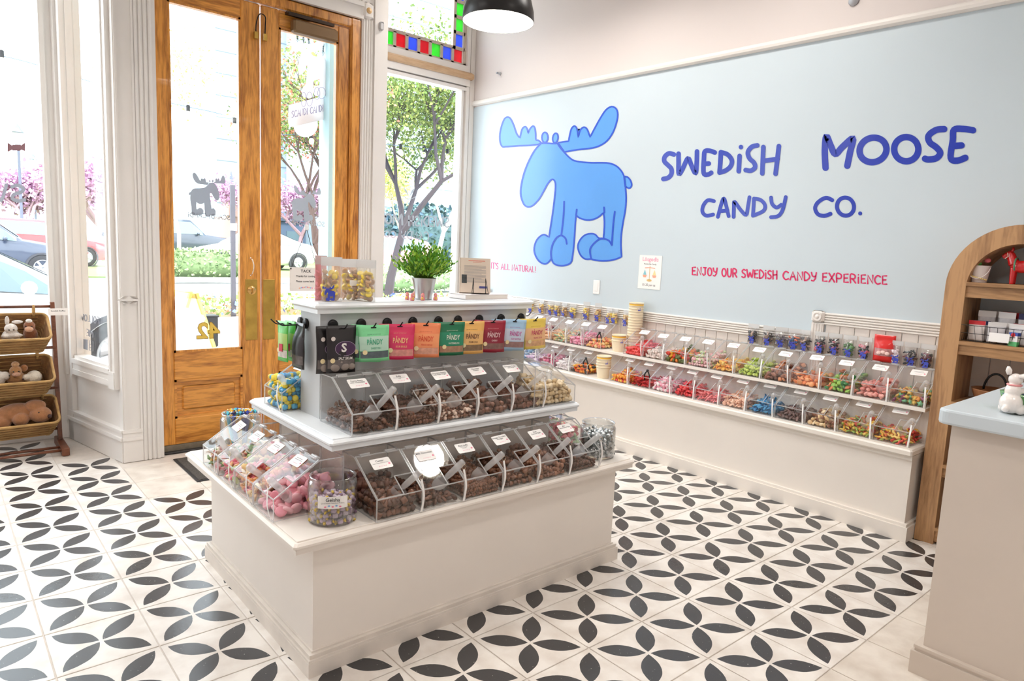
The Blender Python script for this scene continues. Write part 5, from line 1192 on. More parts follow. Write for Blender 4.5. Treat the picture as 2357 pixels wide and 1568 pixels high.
for k, (px, cols, nm, kw) in enumerate(((1731, LIQ, 'dark liquorice pieces, farthest of the right row', {}), (1766, LIQ, 'grey and dark liquorice coins beside the farthest bag', {}), (1796, [(120, 120, 140), (90, 80, 90), (170, 160, 160)], 'grey-violet pastilles', {}), (1826, [(248, 140, 100), (90, 90, 150), (60, 110, 160)], 'one big peach disc over blue sweets', {}), (1852, LIQ, 'tilted slim black and tan liquorice', {'w': .065}), (1888, PKB, 'pink and black liquorice twists', {}), (1921, PKB, 'pink and black coins filled to the top', {'fillh': .75}), (1955, [(70, 120, 60), (84, 140, 70)], 'bright green jellies in a white-faced pouch', {'film': FILM}), (1991, PKB, 'pink and black laces under a cream header', {}), (2066, [(236, 214, 226), (246, 230, 236)], 'pale lilac foam with a blue sticker', {'w': .06}), (2100, [(40, 44, 50), (110, 50, 56), (60, 66, 70)], 'dark grey and maroon coils', {}), (2137, [(120, 40, 52), (40, 36, 40), (90, 30, 44)], 'maroon coils nearest the bookcase', {}))):
    wallbag(px, 800, 'clear moose-print bag of ' + nm, cols, ['disc', 'ring', 'worm'], **{**dict(w=.08, h=.13, prn=.045), **kw})
p = on_x(2034, 810, 9.42); rd = thing('red_candy_pouch', 'glossy red stand-up pouch with a clear window of foam candy', 'candy bag', tt(9.42, p.y, BAGZ), -PI / 2 + .1)
f = psurf(.112, .155, .04, .2, .05); put('pouch', pouch_mesh(f, mat('red_pouch', (222, 36, 34), .3, coat=.3)), rd); put('window', patch_mesh(f, -.9, .9, .22, .50, mat('pouch_window', (206, 150, 150), .25, var=.35, scale=60)), rd)
for k in range(3):
    mb = MB(); mb.ball((-.02 + .022 * k, -.022, .05 + .006 * (k % 2)), (.014, .004, .011), 8, 5); mb.build('foam_piece', mat('foam_pale', (250, 214, 206), .5), rd, True)
# ================================================================== DOOR SIGNS AND GLASS LETTERING
def glassfn(plane, v, ox, oy, s):
    g = on_y if plane == 'y' else on_x
    def f(x, y, l):
        p = g(ox + x / s, oy + y / s, v) * T; return (p.x, p.y - .001 - l, p.z)
    return f
def splayfn(ox, oy, s):
    def f(x, y, l):
        d = ray(ox + x / s, oy + y / s); n0 = SN; A0 = SA - SN * .19; t_ = (A0 - CAM_C).dot(n0) / d.dot(n0); p = (CAM_C + d * t_) * T; return (p.x + n0.x * (l + .001), p.y + n0.y * (l + .001), p.z)
    return f
VIN = clear('vinyl_grey', (.10, .10, .11), .75, 0, 0, .5, bodycol=(.30, .30, .33)); VINP = clear('vinyl_pale', (.12, .125, .13), .6, 0, 0, .5, bodycol=(.46, .47, .50))
def decal(name, label, cat, build, m):
    mb = MB(); build(mb); c = sum((Vector(v) for v in mb.v), Vector()) / len(mb.v); mb.v = [tuple(Vector(v) - c) for v in mb.v]
    o = mb.build(name, m, None, M=c); return tag(o, label, cat)
def mirrored(mb, s, x0, x1, yb0, yb1, yt0, yt1, wf, fn, lift=0.0):
    """word reading right-to-left between x0 (left) and x1 (right)"""
    write(mb, s, ((x1, yb1), (x0, yb0), (x1, yt1), (x0, yt0)), wf, fn, 0, lift)
g1 = glassfn('y', DY + .065, 380, 380, 3.484)
def moose_dec(mb, fn, x0, y0, w, flip=-1):
    s = w / 1010.0; moose(mb, lambda x, y, l: fn(x0 + flip * (x - 700) * s, y0 + (y - 780) * s, l), 0, 0, 10, .0002, 1, lines=False)
decal('moose_decal', 'grey reversed moose silhouette on the left door glass', 'decal', lambda mb: moose_dec(mb, g1, 350, 238, 262), VIN)
decal('glass_lettering', 'grey reversed words SCANDi CANDi on the left door glass', 'lettering', lambda mb: (mirrored(mb, 'CANDi', 182, 330, 415, 424, 380, 388, .16, g1), mirrored(mb, 'SCANDi', 354, 520, 428, 440, 392, 404, .16, g1)), VIN)
g2 = glassfn('y', DY + .065, 630, 360, 4.355)
decal('moose_decal', 'grey reversed moose silhouette on the right door glass', 'decal', lambda mb: moose_dec(mb, g2, 335, 475, 270), VINP)
decal('glass_lettering', 'grey reversed words SCANDi CANDi on the right door glass', 'lettering', lambda mb: (mirrored(mb, 'CANDi', 155, 318, 675, 686, 635, 645, .14, g2), mirrored(mb, 'SCANDi', 332, 508, 688, 702, 648, 658, .14, g2)), VINP)
# gold house number
GOLD = mat('gold_leaf', (232, 196, 84), .35, .2); GOLDD = mat('gold_outline', (150, 112, 40), .4)
hn = thing('house_number', 'gold reversed number 42 on the left door glass', 'house number', on_y(479, 763, DY + .06) * T)
Mf = Matrix.Rotation(PI, 4, 'Z') @ MR
text_obj('42', .148, GOLDD, hn, Matrix.Translation((0, .000, 0)) @ Mf, 'digits_outline', bold=.045); text_obj('42', .148, GOLD, hn, Matrix.Translation((0, -.0012, 0)) @ Mf, 'digits', bold=.02)
g3 = glassfn('y', RY + .095, 860, 400, 4.9)
decal('glass_lettering', 'grey reversed words SWEDISH MOOSE on the right shop window', 'lettering', lambda mb: (mirrored(mb, 'SWEDiSH', 392, 850, 585, 605, 478, 490, .16, g3), mirrored(mb, 'MOO', 30, 325, 550, 575, 455, 455, .2, g3)), VINP)
decal('glass_lettering', 'grey reversed words CANDY CO on the right shop window', 'lettering', lambda mb: (mirrored(mb, 'CANDY', 310, 620, 730, 760, 650, 655, .15, g3), mirrored(mb, 'CO', 122, 250, 712, 722, 645, 650, .2, g3)), VINP)
def bowtie(mb, fn, cx, cy, s):
    fillpoly(mb, [(cx, cy + 20 * s), (cx - 55 * s, cy - 60 * s), (cx - 62 * s, cy - 90 * s), (cx - 30 * s, cy - 60 * s)], fn); fillpoly(mb, [(cx, cy + 20 * s), (cx + 30 * s, cy - 60 * s), (cx + 66 * s, cy - 90 * s), (cx + 55 * s, cy - 50 * s)], fn); ribbon(mb, [(cx - 60 * s, cy + 10 * s), (cx - 20 * s, cy + 40 * s), (cx + 30 * s, cy + 38 * s), (cx + 80 * s, cy + 10 * s)], 9 * s, fn)
decal('leaf_decal', 'grey leaf sprig decal on the right shop window', 'decal', lambda mb: bowtie(mb, g3, 400, 245, 1), VINP)
g4 = glassfn('y', LY + .11, 0, 0, 1)
decal('glass_lettering', 'grey reversed letters SW at the edge of the left shop window', 'lettering', lambda mb: mirrored(mb, 'SW', -40, 58, 463, 463, 425, 427, .22, g4), VIN)
decal('sweet_decal', 'brown wrapped-sweet decal on the left shop window', 'decal', lambda mb: (fillpoly(mb, [(28, 333), (48, 333), (48, 347), (28, 347)], g4), fillpoly(mb, [(17, 328), (28, 335), (28, 345), (17, 350)], g4), fillpoly(mb, [(48, 335), (58, 328), (58, 348), (48, 345)], g4)), mat('vinyl_brown', (142, 104, 112), .6))
g5 = splayfn(0, 300, 2.8)
decal('glass_lettering', 'grey reversed words FOLLOW ME on the narrow angled pane', 'lettering', lambda mb: (mirrored(mb, 'FOLLOW', 516, 640, 1222, 1250, 1182, 1205, .14, g5), mirrored(mb, 'ME', 560, 600, 1325, 1335, 1282, 1292, .14, g5)), VIN)
decal('icon_decal', 'two rounded grey icon stickers low on the narrow angled pane', 'decal', lambda mb: (fillpoly(mb, [(538, 1345), (566, 1350), (566, 1418), (538, 1408)], g5), ribbon(mb, [(578, 1354), (600, 1360), (600, 1424), (578, 1418)], 4, g5, 0, 0, True), ribbon(mb, [(583 + 7 * math.cos(a * .7), 1390 + 12 * math.sin(a * .7)) for a in range(9)], 3, g5, 0, 0, True)), VIN)
# TACK card on a cord
tc = on_y(700, 643, 10.98); tk = thing('hanging_card_sign', 'pale card reading TACK hung by a black cord on the door', 'sign', tc * T)
w_, h_ = .70 * T, .56 * T
mb = MB(); mb.box(-w_ / 2, -.003, -h_ / 2, w_ / 2, .003, h_ / 2); mb.build('card', mat('sign_card', (236, 228, 222), .6), tk)
Ft = Matrix.Translation((0, -.0036, 0)) @ MR
text_obj('TACK', .030, INK, tk, Ft @ Matrix.Translation((.012, .058, 0)), bold=.015); text_obj('Thanks for coming', .0195, INK, tk, Ft @ Matrix.Translation((.01, .022, 0)), bold=.015); text_obj('Please come back', .0195, INK, tk, Ft @ Matrix.Translation((.006, -.015, 0)), bold=.015)
for k in range(9):
    mb = MB(); fillpoly(mb, ell(0, 0, .006, .004, 8, k), fl2); mb.build('motif', [CORAL, mat('ink_sky', (120, 170, 220), .5), PINKI][k % 3], tk, M=Ft @ Matrix.Translation((-.036 + .012 * k, -.056 - .008 * abs((k - 4) / 4), .0004)))
pk_ = on_y(706, 527, 11.1) * T - tk.location
mb = MB(); mb.tube([(-w_ / 2 + .006, -.002, h_ / 2 - .01), pk_], .0022, 6); mb.tube([pk_, (w_ / 2 - .01, -.002, h_ / 2 - .01)], .0022, 6); mb.ball((-w_ / 2 + .006, -.004, h_ / 2 - .01), .006, 6, 4); mb.build('cord', DARK, tk)
mb = MB(); mb.box(pk_.x - .015, pk_.y - .004, pk_.z - .01, pk_.x + .015, pk_.y + .006, pk_.z + .03, cut=.003); mb.build('suction_hook', mat('clear_plastic_white', (240, 240, 240), .3), tk)
# door mat
dm = thing('door_mat', 'dark grey speckled door mat behind the island', 'mat', tt(.9, 9.75, 0))
mb = MB(); tbox(mb, -1.40, -.80, .002, 1.6, .80, .035, cut=.003); mb.build('pile', mat('mat_pile', (92, 86, 80), .95, var=.6, scale=160, bump=.8, bscale=200), dm)
mb = MB(); tbox(mb, -1.45, -.85, .002, 1.65, .85, .018, cut=.002); mb.build('rubber_edge', mat('mat_rubber', (44, 43, 44), .7), dm)

p = on_x(1114, 648, 9.40); wf = thing('wooden_item', 'small brown wooden item shaped as a frame standing beyond the farthest yellow bags', 'picture', tt(9.40, p.y, BAGZ), -PI / 2 + .5)  # brown wooden item of unclear kind; frame and picture are made up
mb = MB(); mb.box(-.06, -.012, 0, -.045, .012, .17); mb.box(.045, -.012, 0, .06, .012, .17); mb.box(-.06, -.012, .155, .06, .012, .17); mb.box(-.06, -.012, 0, .06, .012, .015); mb.build('rail', wood('frame_wood', (206, 150, 92), (160, 106, 58), .5), wf)
mb = MB(); mb.box(-.046, -.004, .014, .046, .004, .156); mb.build('picture', CARD, wf)
# ================================================================== BASKET RACK AND SOFT TOYS
RW = wood('rack_wood', (122, 72, 48), (78, 42, 28), .4, axis=(5, 5, 5), dist=2)
rk = thing('basket_rack', 'dark wooden rack carrying three hanging baskets by the left window', 'rack', tt(-3.05, 12.4, 0))
RXL, RXR = -.78, .78        # tiles from the rack centre
def bar(name, a, b, r, parent=rk, n=6):
    mb = MB(); mb.tube([a, b], r, n); return mb.build(name, RW, parent, n > 6)
def plankbar(name, a, b, wx, wy):
    a, b = Vector(a), Vector(b); mb = MB(); vs = [p + Vector((i * wx / 2, j * wy / 2, 0)) for p in (a, b) for i, j in ((-1, -1), (1, -1), (1, 1), (-1, 1))]
    mb.add(vs, [(3, 2, 1, 0), (4, 5, 6, 7), (0, 1, 5, 4), (1, 2, 6, 5), (2, 3, 7, 6), (3, 0, 4, 7)]); return mb.build(name, RW, rk)
for s in (RXL, RXR):
    plankbar('upright', tt(s, .40, .16), tt(s - .02 * (1 if s > 0 else -1), .62, 3.17), .024, .042)
    mb = MB(); tbox(mb, s - .07, -.40, .0, s + .07, .78, .17, cut=.004); mb.build('foot', RW, rk)
for y, z in ((.60, 3.08), (.50, 2.20), (.44, 1.32), (.42, .42)): bar('rail', tt(RXL, y, z), tt(RXR, y, z), .0095, n=10)
for y in (-.30, -.02): bar('rail', tt(RXL, y, .11), tt(RXR, y, .11), .0085, n=10)
TB_ = .50
SEA = mat('seagrass', (206, 164, 104), .8, var=.45, scale=26, bump=.9, bscale=90, stretch=(.5, .5, 3)); SEAD = mat('seagrass_dark', (176, 130, 78), .85, var=.5, scale=20, bump=.8, bscale=80)
def rr_loop(w, d, r, n=6): return [(sx * (w / 2 - r) + r * math.cos(a0 + k / n * PI / 2), sy * (d / 2 - r) + r * math.sin(a0 + k / n * PI / 2)) for sx, sy, a0 in ((1, 1, 0), (-1, 1, PI / 2), (-1, -1, PI), (1, -1, 1.5 * PI)) for k in range(n + 1)]
def basket(loc, label, seed, w=.40, d=.25, hf=.125, hb=.15):
    t = thing('seagrass_basket', label, 'basket', loc, 0, 'seagrass baskets on the rack'); t.rotation_euler = (TB_, 0, 0); rr = random.Random(seed)
    def P(u, q):   # u index along loop 0..1, q 0..1 height
        lo = rr_loop(w * .80, d * .78, .03, 8); hi = rr_loop(w, d, .04, 8); k = int(u * len(lo)) % len(lo); a = Vector(lo[k]).lerp(Vector(hi[k]), q)
        H = hf + (hb - hf) * ((a.y + d / 2) / d); return Vector((a.x, a.y, q * H))
    n = 36; rows = 11
    mb = MB()
    for j in range(rows):
        q = (j + .5) / rows; pts = []
        for k in range(n * 2):
            p = P(k / (n * 2), q); o = Vector((p.x / w, p.y / d, 0)).normalized() * (.0035 * (1 if (k + j) % 2 else -1)); pts.append(p + o + Vector((0, 0, rr.uniform(-.001, .001))))
        mb.tube(pts, .0068, 5, closed=True, mi=j % 2)
    mb.build('woven_wall', [SEA, SEAD], t, True)['kind'] = 'stuff'
    mb = MB(); mb.tube([P(k / n, 1.0) for k in range(n)], .0085, 6, closed=True); mb.build('rim', SEA, t, True)
    mb = MB(); lo = rr_loop(w * .80, d * .78, .03, 8); mb.poly([(x, y, .004) for x, y in lo]); hi = rr_loop(w * .97, d * .96, .04, 8)
    L = len(lo); mb.add([(x * .97, y * .97, .004) for x, y in lo] + [(x * .985, y * .985, (hf + (hb - hf) * ((y + d / 2) / d)) * .98) for x, y in hi], [(i, (i + 1) % L, L + (i + 1) % L, L + i) for i in range(L)]); mb.build('lining', mat('basket_inside', (150, 108, 66), .9, var=.4, scale=30), t)
    for x in (-.13, .13):
        mb = MB(); mb.tube(smoothline([(x, d / 2 - .01, hb - .02), (x, d / 2 - .012, hb + .035), (x, d / 2 + .012, hb + .055), (x, d / 2 + .022, hb + .03), (x, d / 2 + .006, hb - .02)], 3), .008, 6); mb.build('loop', SEA, t, True)
    return t
BK = [tt(-3.05, 12.40 + .60, 3.08), tt(-3.03, 12.40 + .50, 2.20), tt(-2.98, 12.40 + .44, 1.32)]
bl = []
for k, (p, nm) in enumerate(zip(BK, ('top seagrass basket on the rack', 'middle seagrass basket on the rack', 'bottom seagrass basket on the rack'))):
    o = p - Matrix.Rotation(TB_, 3, 'X') @ Vector((0, .25 / 2 + .012, .150 + .048)); bl.append(o); basket(o, nm + ' holding soft toys', 30 + k)
def fur(name, rgb): return mat(name, rgb, .95, var=.25, scale=40, bump=1.0, bscale=140, sheen=.4)
def plush(loc, rz, label, rgb, parts, tilt=0.0, eyes=(), nose=None, lumps=()):
    """soft toy: fused body of round forms, ears as parts, eyes and nose"""
    t = thing('soft_toy', label, 'soft toy', loc, rz, 'soft toys in the baskets'); m = fur('fur_%02x%02x%02x' % rgb, rgb)
    R_ = Matrix.Rotation(tilt, 4, 'Y')
    t.rotation_euler = (.28, 0, rz)
    mb = MB()
    for c, r in parts: mb.ball(R_ @ Vector(c), r, 14, 10)
    o = mb.build('body', m, t, True); md = o.modifiers.new('fuse', 'REMESH'); md.mode = 'VOXEL'; md.voxel_size = .005; md.use_smooth_shade = True
    s_ = o.modifiers.new('soft', 'SMOOTH'); s_.factor = .5; s_.iterations = 4
    for nm, c, r, rg in lumps: mb = MB(); mb.ball(R_ @ Vector(c), r, 12, 8); mb.build(nm, fur('fur_%02x%02x%02x' % rg, rg), t, True)
    for e in eyes: mb = MB(); mb.ball(R_ @ Vector(e), .0045, 8, 6); mb.build('eye', mat('bead_black', (20, 18, 18), .2), t, True)
    if nose: mb = MB(); mb.ball(R_ @ Vector(nose[0]), nose[1], 8, 6); mb.build('nose', mat('nose_dark', (60, 40, 38), .5), t, True)
    return t
B0, B1, B2 = bl
RB = Matrix.Rotation(TB_, 3, 'X')
plush(B0 + RB @ Vector((-.105, -.005, .03)), .2, 'tan bear with a pale bow in the top basket', (188, 152, 112), [((0, 0, .03), (.05, .045, .04)), ((0, -.02, .075), (.04, .036, .034))], eyes=((-.015, -.052, .08), (.015, -.052, .08)), lumps=(('bow', (-.02, -.01, .112), (.022, .008, .012), (236, 226, 214)), ('bow', (.02, -.01, .112), (.022, .008, .012), (236, 226, 214))))
plush(B0 + RB @ Vector((.0, -.01, .03)), 0, 'cream white rabbit hugging itself in the top basket', (240, 232, 224), [((0, 0, .035), (.05, .045, .05)), ((0, -.012, .095), (.036, .034, .034)), ((.02, -.04, .06), (.04, .016, .016)), ((-.02, -.035, .055), (.035, .018, .016))], eyes=((-.012, -.044, .10), (.012, -.044, .10)), lumps=(('ear', (-.018, .0, .145), (.012, .009, .032), (240, 232, 224)), ('ear', (.034, .0, .135), (.030, .009, .012), (240, 232, 224))))
plush(B0 + RB @ Vector((.105, .0, .03)), -.2, 'brown horse with white forelock in the top basket', (150, 92, 58), [((0, 0, .04), (.04, .04, .055)), ((.0, -.015, .105), (.032, .032, .034))], eyes=((-.016, -.044, .115), (.016, -.044, .115)), lumps=(('muzzle', (0, -.045, .095), (.024, .022, .019), (222, 172, 140)), ('forelock', (0, -.02, .142), (.018, .015, .012), (240, 234, 226))))
plush(B1 + RB @ Vector((-.10, -.005, .03)), .5, 'round white lamb lying left in the middle basket', (238, 228, 216), [((0, 0, .045), (.055, .05, .05)), ((.03, -.03, .07), (.03, .03, .028))], eyes=((.05, -.05, .08), (.038, -.058, .08)))
plush(B1 + RB @ Vector((.005, -.005, .03)), 0, 'light brown highland calf with floppy ears in the middle basket', (176, 126, 78), [((0, 0, .04), (.05, .045, .05)), ((0, -.012, .095), (.034, .034, .034))], eyes=((-.014, -.044, .105), (.014, -.044, .105)), lumps=(('muzzle', (0, -.042, .085), (.022, .018, .015), (206, 158, 130)), ('ear', (.045, 0, .105), (.020, .012, .024), (170, 112, 66)), ('tuft', (.0, 0, .135), (.022, .02, .018), (190, 146, 104))))
plush(B1 + RB @ Vector((.105, -.01, .03)), -.4, 'small cream lamb tucked right in the middle basket', (240, 228, 210), [((0, 0, .04), (.045, .05, .042)), ((-.03, -.035, .055), (.024, .024, .022))], nose=((-.04, -.058, .055), .006))
plush(B2 + RB @ Vector((.02, -.01, .035)), 0, 'big shaggy brown dog filling the bottom basket', (176, 120, 78), [((-.03, .02, .075), (.12, .07, .065)), ((.085, -.045, .085), (.062, .052, .052)), ((-.125, -.03, .04), (.06, .05, .045)), ((-.02, -.05, .065), (.045, .04, .045)), ((.06, .0, .13), (.06, .05, .035))], eyes=((.07, -.09, .125),), nose=((.128, -.085, .088), .014))
cd = on_y(134, 718, 12.85); lc = thing('rack_label', 'small white card clipped on top of the basket rack', 'label', cd * T)
mb = MB(); mb.box(-.055, -.001, -.023, .055, .001, .023); mb.build('card', CARD, lc)
text_obj("Swedish Stuffies", .0125, INK, lc, Matrix.Translation((0, -.0016, .006)) @ MR, bold=.01)
# ================================================================== BOOKCASE CONTENTS
def bpt(px, py, x=8.85): return on_x(px, py, x)
q = bpt(2250, 645, 8.85); pb = thing('flower_bucket', 'small white metal bucket with artificial flowers on the top shelf', 'bucket', tt(8.86, q.y - .02, 4.522), -PI / 2)
mb = MB(); mb.lathe([(.032, 0), (.044, .082), (.046, .084), (.0435, .084), (.032, .003), (0, .003)], 28, cap=False); mb.build('bucket', mat('bucket_white', (244, 232, 228), .35), pb, True)
mb = MB(); mb.tube([(.047 * math.cos(a), -.02 - .035 * math.sin(a), .075 - .055 * math.sin(a)) for a in [PI * k / 14 for k in range(15)]], .0018, 6); mb.build('handle', MATS['bucket_white'], pb, True)
for k, (x, y, z, c, nm) in enumerate(((-.005, .0, .115, (246, 214, 150), 'flower'), (.025, .0, .110, (236, 120, 128), 'flower'), (.012, .01, .130, (216, 222, 180), 'bud'), (-.028, -.01, .096, (86, 150, 64), 'leaf'), (-.01, -.02, .092, (96, 160, 70), 'leaf'))):
    mb = MB(); mb.ball((x, y, z), (.020, .012, .012) if nm == 'leaf' else (.015, .013, .012), 10, 6); mb.build(nm, mat('petal_%02x%02x%02x' % c, c, .6), pb, True)
mb = MB()
for k in range(9): a = -2.2 + k * .2; mb.ball((.043 * math.cos(a), .043 * math.sin(a), .012 + .018 * (1 - k / 9)), .0045, 6, 4)
mb.build('bead_garland', mat('bead_gold', (250, 224, 150), .4), pb, True)['kind'] = 'stuff'
q = bpt(2340, 655, 8.85); dh = thing('wooden_horse', 'red painted wooden toy horse with a green and white girth', 'figurine', tt(8.85, q.y - .05, 4.522), -PI / 2)
mb = MB(); RED = mat('horse_red', (206, 30, 34), .25, coat=.5)
mb.ball((0, 0, .085), (.052, .024, .030), 16, 10)
for x in (-.034, .036):
    for y in (-.013, .013): mb.tube([(x, y, .08), (x, y, .0)], [.014, .010], 10)
mb.tube([(-.036, 0, .095), (-.048, 0, .125), (-.056, 0, .148)], [.024, .020, .016], 12); mb.tube([(-.050, 0, .150), (-.072, 0, .138), (-.085, 0, .128)], [.017, .014, .011], 12); mb.ball((-.048, 0, .168), (.006, .010, .012), 8, 6); mb.ball((.052, 0, .095), (.012, .008, .016), 8, 6)
o = mb.build('body', RED, dh, True); md = o.modifiers.new('fuse', 'REMESH'); md.mode = 'VOXEL'; md.voxel_size = .003; md.use_smooth_shade = True
mb = MB(); mb.tube([(-.028, .031 * math.cos(2 * PI * k / 20), .092 + .034 * math.sin(2 * PI * k / 20)) for k in range(20)], .004, 6, closed=True); mb.build('girth', mat('girth_green', (110, 170, 130), .4, var=.5, scale=120), dh, True)
mb = MB(); mb.tube([(-.066, .014, .150), (-.060, .017, .132), (-.074, .013, .122)], .002, 5); mb.tube([(-.066, -.014, .150), (-.060, -.019, .132), (-.074, -.013, .122)], .002, 5); mb.build('bridle', mat('paint_cream', (246, 236, 220), .4), dh)
# wire basket with packets
q = bpt(2290, 790, 8.85); wk = thing('wire_basket', 'black wire basket of candy packets on the second shelf', 'basket', tt(8.98, -1.42, 3.548), -PI / 2)
bw, bd, bh = .30, .17, .082
def wl(z, gx): return [(-bw / 2 - gx, -bd / 2 - gx, z), (bw / 2 + gx, -bd / 2 - gx, z), (bw / 2 + gx, bd / 2 + gx, z), (-bw / 2 - gx, bd / 2 + gx, z)]
mb = MB()
for z, gx in ((.004, 0), (.042, .008), (bh, .016)): mb.tube(wl(z, gx), .0016, 5, closed=True)
for k in range(11):
    x = -bw / 2 + bw * k / 10
    for s in (-1, 1): mb.tube([(x, s * bd / 2, .004), (x * 1.1, s * (bd / 2 + .016), bh)], .0012, 4)
    mb.tube([(x, -bd / 2, .004), (x, bd / 2, .004)], .001, 4)
for k in range(7):
    y = -bd / 2 + bd * k / 6
    for s in (-1, 1): mb.tube([(s * bw / 2, y, .004), (s * (bw / 2 + .016), y * 1.15, bh)], .0012, 4)
mb.build('wire_frame', DARK, wk)
mb = MB(); mb.box(-.042, -.001, -.022, .042, .001, .022); mb.build('price_card', CARD, wk, M=Matrix.Translation((.01, -bd / 2 - .016, .035)) @ Matrix.Rotation(-.15, 4, 'X'))
rr = random.Random(8)
for k in range(11):
    c = [(206, 40, 50), (232, 228, 226), (236, 232, 230), (44, 48, 92), (240, 236, 232)][k % 5]; tall = k > 5
    f = psurf(.075, .10 + (.05 if tall else 0), .012); x = -.10 + .085 * (k % 3) + .01 * (k // 3); yy = -.055 + .034 * (k // 3)
    t = thing('candy_packet', ('%s packet filed in the wire basket, %s from the open end' % ('red and white' if k % 5 == 0 else 'clear and white' if k % 5 < 3 else 'navy and white' if k % 5 == 3 else 'milky white', ORDN[k])), 'packet', wk.location + Matrix.Rotation(-PI / 2, 3, 'Z') @ Vector((x, yy, .006)), -PI / 2 + rr.uniform(-.2, .2), 'packets in the wire basket')
    put('pouch', pouch_mesh(f, mat('packet_%d' % (k % 5), (226, 222, 224) if k % 5 else (230, 220, 216), .3, var=.2, scale=40)), t)
    put('header', patch_mesh(f, -1, 1, .80, 1.0, mat('packhead_%02x%02x%02x' % c, c, .35), .0012), t)
bx = thing('small_toy_box', 'small red, blue and green printed box beside the wire basket', 'box', tt(8.72, -1.64, 3.548), -PI / 2 - .3)
mb = MB(); mb.box(-.02, -.012, 0, .02, .012, .022, 0); mb.box(-.02, -.012, .022, .02, .012, .05, 1); mb.box(-.02, -.012, .05, .02, .012, .066, 2); mb.build('carton', [mat('box_green', (90, 180, 110), .4), mat('box_white', (240, 236, 236), .4), mat('box_blue', (60, 90, 180), .4)], bx)
mb = MB(); mb.lathe([(.010, 0), (.010, .001), (0, .001)], 14, M=Matrix.Translation((0, -.0125, .055)) @ Matrix.Rotation(PI / 2, 4, 'X')); mb.build('logo_dot', mat('box_red', (214, 40, 50), .4), bx)
bb = thing('handled_basket', 'brown basket with a tall black hoop handle on the lower shelf', 'basket', tt(9.05, -1.40, 2.522), -PI / 2)
mb = MB(); mb.lathe([(.075, 0), (.10, .07), (.102, .075), (.096, .075), (.072, .004), (0, .004)], 28, cap=False); mb.build('bowl', mat('basket_brown', (166, 112, 72), .7, var=.3, scale=40, bump=.6), bb, True)
mb = MB(); mb.tube([(.05 * math.cos(PI * k / 16), 0, .07 + .085 * math.sin(PI * k / 16)) for k in range(17)], .0055, 8); mb.build('hoop_handle', DARK, bb, True)
# ================================================================== SALES COUNTER THINGS
p = on_z(2322, 957, 3.17); rb_ = thing('ceramic_rabbit', 'white glazed ceramic rabbit with pink collar seen from behind', 'figurine', tt(4.56, -2.63, 3.172), 1.35)
CER = mat('white_glaze', (240, 232, 226), .18, coat=.4, bump=.35, bscale=70)
mb = MB(); mb.ball((0, 0, .036), (.034, .030, .036), 18, 12); mb.ball((0, -.004, .075), (.025, .022, .030), 16, 10); mb.ball((0, -.010, .115), (.021, .021, .020), 16, 10); mb.ball((.026, -.012, .018), (.014, .024, .018), 12, 8); mb.ball((-.026, -.012, .018), (.014, .024, .018), 12, 8); mb.ball((0, .03, .018), .012, 10, 7)
mb.ball((.02, -.026, .078), (.011, .022, .010), 10, 7); mb.ball((-.02, -.026, .078), (.011, .022, .010), 10, 7); mb.ball((0, -.030, .110), (.012, .012, .010), 10, 7)
o = mb.build('body', CER, rb_, True); md = o.modifiers.new('fuse', 'REMESH'); md.mode = 'VOXEL'; md.voxel_size = .0028; md.use_smooth_shade = True; s_ = o.modifiers.new('soft', 'SMOOTH'); s_.factor = .5; s_.iterations = 3
for s, e1, e2 in ((1, (.016, .0, .130), (.020, .004, .156)), (-1, (-.016, 0, .128), (-.062, .006, .138))):
    mb = MB(); mb.tube([e1, Vector(e1).lerp(Vector(e2), .5), e2], [.007, .010, .004], 8); mb.build('ear', CER, rb_, True)
mb = MB(); mb.tube([(.0195 * math.cos(2 * PI * k / 18), -.007 + .018 * math.sin(2 * PI * k / 18), .097) for k in range(18)], .0035, 6, closed=True); mb.build('collar', mat('collar_pink', (230, 150, 150), .3), rb_, True)
cb = thing('cabbage_bowl', 'green glazed cabbage-leaf bowl in front of the rabbit', 'bowl', tt(4.80, -2.72, 3.172))
mb = MB(); n = 40; pr = [(.03, 0), (.052, .012), (.066, .04), (.074, .068), (.070, .068), (.062, .04), (.048, .016), (0, .010)]
mb.lathe(pr, n, cap=False)
mb.v = [tuple(Vector(v) * 1 + Vector((v[0], v[1], 0)).normalized() * (.006 * math.sin(7 * math.atan2(v[1], v[0])) * min(1, v[2] / .04)) if (v[0] or v[1]) else v) for v in mb.v]
mb.build('bowl', mat('cabbage_green', (98, 158, 92), .2, var=.3, scale=12, coat=.4), cb, True)
for k, (c, x, y, z, rz) in enumerate((((34, 44, 134), .015, .01, .062, .4), ((246, 204, 60), -.02, -.01, .07, 1.2), ((34, 44, 134), -.03, .03, .06, 2.0), ((240, 150, 140), .03, -.03, .06, -.6), ((250, 214, 80), .0, -.045, .066, .1))):
    t = thing('wrapped_bar', ['navy', 'yellow', 'navy-edged', 'pink', 'pale yellow'][k] + ' wrapped candy bar lying in the green cabbage bowl', 'candy', cb.location + Vector((x, y, z)), rz, 'bars in the cabbage bowl')
    mb = MB(); mb.box(-.026, -.011, -.004, .026, .011, .005, cut=.002); mb.build('wrapper', mat('bar_%02x%02x%02x' % c, c, .3, coat=.3), t)
    mb = MB(); mb.box(-.034, -.010, -.0005, -.026, .010, .001); mb.box(.026, -.010, -.0005, .034, .010, .001); mb.build('crimp', mat('bar_%02x%02x%02x' % c, c, .3), t)
